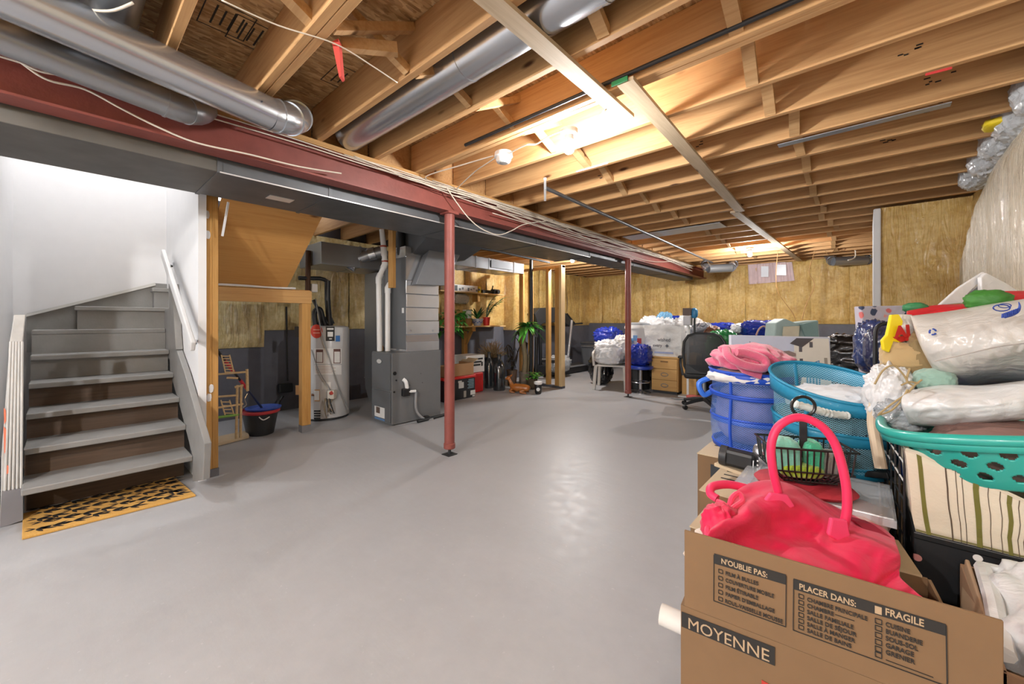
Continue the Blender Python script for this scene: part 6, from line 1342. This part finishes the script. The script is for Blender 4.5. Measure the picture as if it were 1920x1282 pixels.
for k in range(4): cpoly([(1515 + 6 * k, 684 - 2 * k), (1517 + 6 * k, 683 - 2 * k), (1517 + 6 * k, 740), (1515 + 6 * k, 740)], '#cfe0ea', .004, 'painted_bar')
cpoly([(1432, 650), (1440, 645), (1448, 648), (1448, 656), (1434, 657)], '#a08d7c', .003); cpoly([(1405, 640), (1407, 640), (1411, 654), (1409, 654)], '#8b8fa2', .003, 'painted_wire')
cpoly([(1372, 690), (1460, 680), (1460, 760), (1372, 760)], '#b9b6b4', .0015, 'painted_ground'); cpoly([(1546, 670), (1552, 670), (1553, 690), (1547, 690)], '#a39c90', .003, 'painted_window')
# ---- right side: wire rack, black speckled box, striped bin, turquoise basket
t = thing('wire_rack', 'wire grid shelf panel standing between the clear container and the striped bin', 'rack', (.12, 1.9, 0))
wa_, wb_ = Vector((.085, 1.66, 0)), Vector((.03, 2.25, 0)); M_GRIDW = plain('#1c1d20', .4)
for k in range(9):
    p = along(wa_, wb_, k / 8); MB().cyl(p + Vector((0, 0, .0)), p + Vector((0, 0, .86)), .0028, 6).build('upright_wire', M_GRIDW, t)
for k in range(15): z = .06 + .055 * k; MB().cyl(wa_ + Vector((0, 0, z)), wb_ + Vector((0, 0, z)), .0024, 6).build('cross_wire', M_GRIDW if k < 12 else M_WPLAS, t)
t = tag(MB().box((.10, 2.12, 0), (.55, 2.5, .80)).build('blue_tub', plain('#1e3c8c', .5), bevel=.01), 'blue box showing behind the wire rack under the turquoise basket', 'box')
def terrazzo():
    m = NT('speckled_black'); v = m.coord((1, 1, 1)); vo = m.n('TexVoronoi'); vo.inputs['Scale'].default_value = 26; m.l(v, vo.inputs['Vector'])
    se = m.n('SeparateColor'); m.l(vo.outputs['Color'], se.inputs[0]); pick = m.ramp(se.outputs[0], [(.80, 0.0), (.81, 1.0)]); near = m.ramp(vo.outputs['Distance'], [(.26, 1.0), (.28, 0.0)])
    m.col(m.mix(m.mix(1, pick, near, 'MULTIPLY'), '#1b1c1f', m.ramp(se.outputs[1], [(0, '#e6e2dc'), (.6, '#e7e3de'), (.65, '#d99a9a')]))); m.set(Roughness=.5); return m.m
M_TZ = terrazzo()
t = thing('speckled_storage_box', 'black storage box with pale terrazzo specks under the striped fabric bin', 'box', (.42, 1.85, 0))
MB().box((.10, 1.60, .36), (.74, 2.10, .60)).build('body', M_TZ, t, bevel=.006); MB().box((.10, 1.595, .585), (.74, 2.10, .605)).build('lid', M_BLACK, t, bevel=.004); MB().box((.11, 1.62, 0), (.73, 2.08, .36)).build('lower_box', M_BLACK, t)
# striped fabric bin
t = thing('striped_fabric_bin', 'cream fabric bin with olive and brown stripes under the turquoise basket', 'bin', (.35, 1.75, .606))
sx0, sx1, sy0, sy1, sz0, sz1 = .085, .62, 1.585, 1.93, .607, .835
M_CANV = plain('#d8cdb8', .85, var=.07, bump=.3, bscale=90)
def fsb(s, t_):
    a = s * 4; k = int(a) % 4; f = a - int(a); lean = .03 * (1 - t_); x0, x1, y0, y1 = sx0 + lean * .7, sx1 - lean, sy0 + lean * .4, sy1 - lean
    x, y = [(x0 + (x1 - x0) * f, y0), (x1, y0 + (y1 - y0) * f), (x1 - (x1 - x0) * f, y1), (x0, y1 - (y1 - y0) * f)][k]
    return Vector((x + .004 * noise.noise(Vector((x * 12, y * 12, t_ * 3))), y + .005 * noise.noise(Vector((x * 9, t_ * 4, 2))), sz0 + (sz1 - sz0) * t_ * (1 - .42 * max(0, min(1, (x - .10) / .22))) + .006 * noise.noise(Vector((x * 8, y * 8, 4))) * t_))
MB().grid(fsb, 96, 12, True).build('fabric_wall', M_CANV, t, smooth=True, angle=50, solid=.008)
MB().box((sx0 + .03, sy0 + .03, sz0), (sx1 - .03, sy1 - .03, sz0 + .008)).build('bottom', M_CANV, t)
xs2 = [(.025, .010, 'o'), (.075, .003, 'b'), (.092, .0015, 'b'), (.103, .0015, 'b'), (.128, .011, 'o'), (.15, .0015, 'b'), (.17, .0015, 'b'), (.185, .008, 'o'), (.20, .0015, 'b'), (.21, .0015, 'b'), (.222, .0015, 'b'), (.245, .013, 'o'), (.263, .0015, 'b'), (.29, .0015, 'b'), (.306, .005, 'b'), (.322, .0015, 'b'), (.335, .0015, 'b'), (.36, .011, 'o'), (.39, .0015, 'b'), (.42, .006, 'o')]
M_OLV = plain('#6d6a2e', .85); M_BRN = plain('#57493c', .85)
for x_, w_, k_ in xs2:
    def fst(s, t_, x_=x_, w_=w_):
        f = (x_ + w_ * (s - .5)) / (sx1 - sx0); p = fsb(min(.2499, max(0, f / 4)), t_ * .985); return p + Vector((0, -.0055, 0))
    MB().grid(fst, 2, 8).build('woven_stripe', M_OLV if k_ == 'o' else M_BRN, t)
for y_ in (.05, .12, .2): 
    def fst(s, t_, y_=y_):
        f = 1 - (y_ + .006 * (s - .5)) / (sy1 - sy0); p = fsb(.75 + .2499 * f, t_ * .985); return p + Vector((-.0055, 0, 0))
    MB().grid(fst, 2, 8).build('woven_stripe', M_BRN, t)
MB().tube([fsb(i / 96, 1) for i in range(96)], .006, 6, True).build('piping', M_CANV, t, smooth=True); MB().tube([fsb(i / 96, .0) + Vector((0, 0, .004)) for i in range(96)], .005, 6, True).build('piping', plain('#7a744a', .8), t, smooth=True)
# turquoise laundry basket, tipped up to the right
M_TURQ = plain('#2fa79b', .35, var=.05, coat=.25)
bc = Vector((.352, 1.735, .925)); Tb = Matrix.Translation(bc) @ Matrix.Rotation(R(-10), 4, 'Y')
t = thing('laundry_basket', 'turquoise plastic laundry basket with oval holes, tipped in the striped bin', 'laundry basket', bc)
ra, rb, hb_ = .315, .215, .135
def sup(a, e=.62): return math.copysign(abs(math.cos(a)) ** e, math.cos(a)), math.copysign(abs(math.sin(a)) ** e, math.sin(a))
_tab = [0.0]
for i in range(1440):
    p_, q_ = sup(2 * math.pi * i / 1440), sup(2 * math.pi * (i + 1) / 1440); _tab.append(_tab[-1] + math.hypot(ra * (p_[0] - q_[0]), rb * (p_[1] - q_[1])))
def arcang(s):
    import bisect
    L = s % 1.0 * _tab[-1]; k = min(1439, max(0, bisect.bisect_right(_tab, L) - 1)); return 2 * math.pi * (k + (L - _tab[k]) / max(1e-9, _tab[k + 1] - _tab[k])) / 1440
def fbk(s, t_):
    a = arcang(s); x, y = sup(a); k = .74 + .26 * t_ ** .8; return Tb @ Vector((ra * k * x, rb * k * y, -hb_ * (1 - t_)))
NU, NV = 480, 44; m = MB(); vs = [fbk(i / NU, j / (NV - 1)) for j in range(NV) for i in range(NU)]; fs = []
holes = []
for r_ in range(3):
    for k in range(26): holes.append(((k + .5 * (r_ % 2)) / 26, .72 - .23 * r_))
for j in range(NV - 1):
    for i in range(NU):
        s_, q_ = (i + .5) / NU, (j + .5) / (NV - 1); skip = False
        for hs, ht in holes:
            ds = (s_ - hs + .5) % 1 - .5
            if (ds / .0088) ** 2 + ((q_ - ht) / .085) ** 2 < 1: skip = True; break
        if not skip: a = j * NU + i; b = j * NU + (i + 1) % NU; fs.append((a, b, b + NU, a + NU))
m._add(vs, fs); m.build('wall', M_TURQ, t, smooth=True, angle=0, solid=.004)
MB().grid(lambda s, t_: Tb @ Vector((ra * .74 * sup(2 * math.pi * s)[0] * (t_ + .001), rb * .74 * sup(2 * math.pi * s)[1] * (t_ + .001), -hb_)), 48, 3, True).build('bottom', M_TURQ, t, solid=.004)
MB().tube([Tb @ Vector((ra * 1.02 * sup(2 * math.pi * i / 64)[0], rb * 1.02 * sup(2 * math.pi * i / 64)[1], .0)) for i in range(64)], .014, 10, True).build('rim', M_TURQ, t, smooth=True)
MB().grid(lambda s, t_: Tb @ Vector((ra * (1.03 + .01 * t_) * sup(2 * math.pi * s)[0], rb * (1.03 + .01 * t_) * sup(2 * math.pi * s)[1], -.028 * t_)), 64, 3, True).build('rim_skirt', M_TURQ, t, smooth=True, angle=0, solid=.003)
tag(MB().blob(bc + Vector((.02, .0, -.09)), (.44, .30, .17), 90, .12, 2.4, .8, 60, 36, None, .6, True, .5).build('laundry', crumple('#8a6a62', .8, 7, .5, 0, var=.3), smooth=True, angle=0), 'brownish laundry seen through the holes of the turquoise basket', 'laundry')
W_FILM = crumple('#dedede', .35, 7, .5, .3, key=9); W_FILM2 = crumple('#cfcbc5', .35, 7, .6, .35, key=10)
# white plastic sheet bag spilling over the basket
def sheetbag(name, ctrl, th, label, mat, cat='bag', seed=0, amp=.012, nu=60, nv=36):
    """stuffed bag between a front outline grid of pixel/depth control points and its back side"""
    rows = [[P(*q) for q in r] for r in ctrl]; nr = len(rows); ncol = len(rows[0])
    def cr(p, x):
        k = min(int(x), len(p) - 2); f = x - k; a, b, c, d = p[max(k - 1, 0)], p[k], p[k + 1], p[min(k + 2, len(p) - 1)]
        return .5 * ((2 * b) + (c - a) * f + (2 * a - 5 * b + 4 * c - d) * f * f + (3 * b - a - 3 * c + d) * f ** 3)
    VD = (sum((p for r in rows for p in r), Vector()) / (nr * ncol) - CAMP).normalized()
    def surf(s, t_): return cr([cr(r, s * (ncol - 1)) for r in rows], t_ * (nr - 1))
    def fn(s, t_):
        f = 1 if s <= .5 else -1; u = s * 2 if s <= .5 else 2 - s * 2; p = surf(u, t_); e = (max(0, math.sin(math.pi * u)) * max(0, math.sin(math.pi * t_))) ** .5
        n = noise.noise(Vector((u * 4 + seed, t_ * 3, 1))) + .6 * (.5 - abs(noise.noise(Vector((u * 9 + seed, t_ * 8, 5))))) + .5 * noise.noise(Vector((u * 3 + t_ * 14, seed, 2)))
        vd = noise.voronoi(Vector((u * 5 + seed, t_ * 4, 3)))[0]
        return p - VD * (f * th / 2 * e) - VD * f * amp * (n + (vd[1] - vd[0]) * 1.2) * (e if f > 0 else .3)
    return tag(MB().grid(fn, nu * 2, nv, True).build(name, mat, smooth=True, angle=0), label, cat)
PSB = sheetbag('plastic_sheet_bag', [[(1692, 735, 1.30), (1760, 722, 1.28), (1840, 722, 1.22), (1930, 712, 1.12)], [(1690, 760, 1.26), (1760, 755, 1.22), (1840, 758, 1.16), (1930, 750, 1.08)], [(1705, 795, 1.26), (1765, 800, 1.22), (1840, 795, 1.16), (1930, 785, 1.08)]], .18, 'white translucent plastic bag spilling over the rim of the turquoise basket', W_FILM, seed=2)
MB().extrude([P(u, v, 1.24) for u, v in ((1728, 796), (1782, 778), (1778, 796), (1765, 802))], FW * .01).build('loose_corner', W_FILM, PSB)
# big glossy white bag on its side
big = [[(1707, 592, 1.42), (1780, 583, 1.40), (1850, 571, 1.33), (1935, 558, 1.22)], [(1722, 640, 1.34), (1790, 632, 1.30), (1860, 622, 1.22), (1935, 610, 1.12)], [(1745, 685, 1.34), (1800, 680, 1.30), (1865, 668, 1.22), (1935, 655, 1.12)], [(1772, 726, 1.40), (1815, 722, 1.38), (1870, 715, 1.33), (1935, 712, 1.22)]]
GB = sheetbag('glossy_white_bag', big, .24, 'big glossy white plastic bag with blue print lying on top of the pile', W_FILM2, seed=6, amp=.016, nu=80, nv=50)
# its print
M_BLUEP = plain('#2846a0', .5)
t = GB
def onb(u, v, c): return P(u, v, c)
cR = P(1749, 622, 1.275)
for k in range(3):
    a0 = k * 2.094 + .3; MB().tube([cR + RT * .0105 * math.cos(a0 + q * .25) + Vector((0, 0, .009 * math.sin(a0 + q * .25))) for q in range(6)], .0026, 6).build('arrow', M_BLUEP, t, smooth=True)
for (u, v, a, b, r_) in ((1878, 577, 16, 6, .0016), (1884, 573, 12, 4, .0012)):
    MB().tube([P(u + a * math.cos(q * .45), v + b * math.sin(q * .45) , 1.105) for q in range(14)], r_, 6, True).build('logo_oval', M_BLUEP, t, smooth=True)
def fl(s, t_):
    a = -1.25 + 1.45 * (1 - s); return P(1872 + 39 * math.cos(-a + .0) * 1.0, 572 + 0 + 26 * math.sin(-a + 1.5708 * 0) + 8 * (t_ - .5), 1.10)
arc = [P(u, v, 1.10) for u, v in ((1910, 566), (1912, 574), (1908, 583), (1898, 589), (1884, 592))]
MB().tube(smoothpath(arc, 4), [.0008 + .0004 * k for k in range(17)], 6).build('logo_swoosh', M_BLUEP, t, smooth=True)
for k in range(9): MB().bar(P(1879 + 3.6 * k, 596 - 1.1 * k, 1.094), P(1880 + 3.6 * k, 588 - 1.3 * k, 1.094), .003, .002).build('logo_letter', M_BLUEP, t)
MB().tube(smoothpath([P(1752, 677, 1.20), P(1810, 664, 1.14), P(1870, 650, 1.06), P(1930, 642, .98)], 5), .0016, 5).build('bag_seam', plain('#a8a098', .5), GB, smooth=True)
# red and green reusable bag with a white flap behind it
sheetbag('red_fabric_bag', [[(1700, 583, 1.55), (1752, 572, 1.55), (1820, 568, 1.5), (1860, 548, 1.45), (1935, 545, 1.40)], [(1700, 592, 1.5), (1752, 586, 1.5), (1820, 580, 1.45), (1860, 565, 1.4), (1935, 562, 1.35)], [(1705, 620, 1.5), (1752, 620, 1.5), (1820, 620, 1.45), (1860, 620, 1.4), (1935, 620, 1.35)]], .10, 'bright red fabric bag peeking out behind the big glossy white bag', crumple('#c81f2a', .6, 6, .3, 0), seed=8)
tag(MB().blob(P(1852, 563, 1.36), (.11, .08, .07), 5, .2, 2.5, .9, 40, 24, None, .5, False, .5).build('green_cloth', crumple('#3a7a2c', .6, 7, .4, 0), smooth=True, angle=0), 'green cloth poking out of the red fabric bag on the right', 'cloth')
tag(MB().blob(P(1716, 577, 1.56), (.07, .06, .04), 6, .2, 2.5, .9, 30, 18, None, .5, False, .5).build('green_cloth', crumple('#2f7a4a', .6, 7, .4, 0), smooth=True, angle=0), 'small green cloth at the left end of the red fabric bag', 'cloth')
t = thing('white_tote', 'white tote bag standing up behind the red fabric bag, its top folded to a peak', 'bag', P(1830, 560, 1.55))
MB().extrude([P(u, v, 1.58) for u, v in ((1762, 572), (1800, 538), (1846, 509), (1850, 518), (1838, 528), (1815, 550), (1806, 568))], FW * .012).build('left_flap', W_FILM, t, bevel=.003)
MB().extrude([P(u, v, 1.56) for u, v in ((1840, 520), (1850, 511), (1890, 532), (1930, 560), (1930, 600), (1842, 600))], FW * .015).build('right_flap', W_FILM, t, bevel=.003)
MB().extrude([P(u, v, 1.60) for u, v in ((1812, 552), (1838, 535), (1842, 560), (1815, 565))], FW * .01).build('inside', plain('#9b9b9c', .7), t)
MB().extrude([P(u, v, 1.60) for u, v in ((1770, 575), (1935, 570), (1935, 700), (1780, 700))], FW * .12).build('body', W_FILM, t, bevel=.01)
# yellow and white plastic bag with red letters
t = thing('yellow_plastic_bag', 'yellow and white plastic bag with red letters left of the big glossy white bag', 'bag', P(1690, 620, 1.5))
sh = [[(1672, 590, 1.50), (1690, 589, 1.49), (1710, 590, 1.47)], [(1666, 612, 1.47), (1688, 612, 1.44), (1716, 612, 1.43)], [(1668, 640, 1.47), (1690, 640, 1.45), (1722, 636, 1.43)]]
o = sheetbag('bag_body', sh, .08, 'x', plain('#e2dfd8', .4), seed=12, amp=.006); 
for k in ('label', 'category'): del o[k]
o.parent = t; o.location = o.location - ORG[t]; ORG[o] = ORG[t]
MB().extrude([P(u, v, 1.41) for u, v in ((1672, 590), (1686, 589), (1694, 602), (1688, 628), (1696, 636), (1690, 642), (1676, 640), (1668, 661), (1658, 656), (1655, 638), (1664, 628), (1668, 610))], FW * .012).build('yellow_side', plain('#efd61f', .4), t, bevel=.003)
MB().extrude([P(u, v, 1.405) for u, v in ((1676, 632), (1712, 628), (1715, 634), (1690, 641))], FW * .006).build('red_print', plain('#c22a24', .5), t)
text('AJ', t, P(1679, 633, 1.40), RT + Vector((0, 0, .12)), (0, 0, 1), .055, plain('#c22a24', .5), .003, fit=.058)
# beige garment, cushions
def folds(name, c, size, seed, label, col_, cat='clothes', crease=.5, rot=None, sq=.55): return tag(MB().blob(c, size, seed, .16, 2.4, sq, 64, 40, rot, .65, False, crease).build(name, crumple(col_, .85, 6, .4, 0, sheen=.3), smooth=True, angle=0), label, cat)
folds('beige_garment', P(1702, 668, 1.43), (.145, .12, .10), 101, 'beige padded garment between the yellow bag and the glossy white bag', '#b89c6e')
folds('khaki_garment', P(1735, 672, 1.40), (.10, .12, .19), 102, 'khaki brown rumpled garment against the end of the glossy white bag', '#8f7850', crease=1.0)
folds('sage_cushion', P(1752, 713, 1.32), (.10, .1, .075), 103, 'small sage green cushion under the end of the glossy white bag', '#8fb0a2', 'cushion', 0, None, .8)
folds('white_garment', P(1690, 705, 1.45), (.16, .14, .08), 104, 'white and navy folded garment under the beige one', '#c9c8cb')
folds('clothes_heap', P(1800, 700, 1.60), (.34, .26, .26), 105, 'heap of dark clothes in the basket carrying the glossy white bag', '#454750', 'clothes')
# clear knotted bag with twine
bag('knotted_plastic_bag', P(1668, 745, 1.40), (.13, .14, .20), 'white translucent plastic bag with twine between teal hamper and glossy white bag', W_FILM, 106, .3, 2.4, .8)
bag('plastic_bag', P(1690, 780, 1.32), (.12, .10, .10), 'crumpled clear plastic bag at the left end of the turquoise basket', CLEAR_BAG, 107, .3, 2.4, .8)
M_TWINE = plain('#a8936a', .85)
for k, pp in enumerate((((1640, 720), (1655, 695), (1675, 685), (1692, 700), (1700, 712)), ((1648, 776), (1675, 755), (1700, 738), (1715, 722), (1728, 712)), ((1646, 778), (1670, 770), (1690, 750), (1702, 730)), ((1706, 690), (1700, 712), (1710, 722)), ((1690, 722), (1705, 716), (1722, 718)))):
    tag(MB().tube(smoothpath([P(u, v, 1.27) for u, v in pp], 5), .003, 6).build('twine', M_TWINE, smooth=True), ('beige twine loop over the top of the knotted plastic bag', 'long beige twine running down across the knotted plastic bag', 'second beige twine below the long one', 'short twine end beside the khaki garment', 'twine knot at the middle of the pile')[k], 'twine', 'twine of the knotted bag')
# navy clothes in a clear bag, black luggage handle, floral board
bag('clothes_bag', P(1640, 652, 2.0), (.16, .2, .26), 'clear bag of navy blue clothes right of the black garbage bag', crumple('#2b3a66', .2, 12, .8, 1), 108, .2)
bag('clothes_bag', P(1652, 655, 1.85), (.12, .16, .20), 'bundle of slate blue jeans under the floral board', crumple('#272d4a', .3, 10, .8, .7), 109, .2)
tag(MB().tube(smoothpath([P(1641, 702, 1.72), P(1641, 660, 1.72), P(1642, 622, 1.72), P(1650, 609, 1.72), P(1668, 606, 1.72)], 5), .008, 8).build('luggage_handle', M_BLACK, smooth=True), 'black telescopic luggage handle in front of the navy clothes', 'handle')
def floral():
    m = NT('floral_print'); v = m.coord((1, 1, 1)); vo = m.n('TexVoronoi'); vo.inputs['Scale'].default_value = 22; m.l(v, vo.inputs['Vector']); se = m.n('SeparateColor'); m.l(vo.outputs['Color'], se.inputs[0])
    fl_ = m.ramp(se.outputs[0], [(.0, '#b9b6c6'), (.45, '#b9b6c6'), (.5, '#cf6f6c'), (.7, '#d98f86'), (.75, '#3d4660'), (1, '#56628a')], 'CONSTANT'); near = m.ramp(m.mix(.25, vo.outputs['Distance'], m.noise(v, 60, 2)), [(.44, 1.0), (.50, 0.0)])
    m.col(m.mix(near, '#b7b2bd', fl_)); m.set(Roughness=.8); return m.m
tag(MB().extrude([P(u, v, 2.2) for u, v in ((1615, 574), (1722, 572), (1718, 700), (1624, 700))], FW * .05).build('floral_board', floral(), bevel=.006), 'fabric board with pink and blue flower print in front of the white chase corner', 'board')
bag('bag_heap', Vector((.42, 2.92, 0)), (.5, .6, .85), 'dark heap of stored things behind the turquoise basket', crumple('#3b3d44', .6, 7, .6, .2), 110, .15, floor=True)
bag('bag_heap', Vector((.28, 3.8, 0)), (.5, 1.0, .85), 'dark heap of stored things along the right wall under the floral board', crumple('#33353b', .6, 7, .6, .2), 111, .15, floor=True)
# lower right: brown box with white liner
t = thing('lined_box', 'brown paper-edged box with a white plastic liner in the lower right', 'box', (.42, 1.18, 0))
u0, u1, v0, v1, zt_ = .182, .60, 1.12, 1.54, .57
for (a, b) in (((u0, v0), (u0 + .008, v1)), ((u1, v0), (u1 + .008, v1))): MB().box((a[0], a[1], 0), (b[0], b[1], zt_)).build('side', plain('#8a6a50', .8), t, bevel=.002)
for (a, b) in (((u0, v0), (u1, v0 + .008)), ((u0, v1), (u1, v1 + .008))): MB().box((a[0], a[1], 0), (b[0], b[1], zt_)).build('side', plain('#8a6a50', .8), t, bevel=.002)
MB().box((u0 + .008, v0 + .008, 0), (u1, v1, .3)).build('filling', plain('#7d6048', .9), t)
MB().blob(((u0 + u1) / 2 + .02, (v0 + v1) / 2, .46), (.42, .42, .38), 120, .14, 1.8, .5, 90, 56, None, .6, True, .7).build('white_liner', W_FILM, t, smooth=True, angle=0)
MB().hexa([(u0 - .012, v0, .3), (u0 - .001, v0, .3), (u0 - .001, v1, .3), (u0 - .012, v1, .3)], [(u0 - .002, v0 + .03, .585), (u0 + .004, v0 + .03, .585), (u0 + .012, v1 - .03, .60), (u0 + .004, v1 - .03, .60)]).build('paper_edge', plain('#a08468', .75), t, bevel=.003)
MB().tube([(u0 + .012, v0 + .05, .575), (u0 + .022, v0 + .2, .60), (u0 + .03, v1 - .06, .60), (u0 + .08, v1 - .03, .59)], .016, 8).build('liner_hem', W_FILM, t, smooth=True)
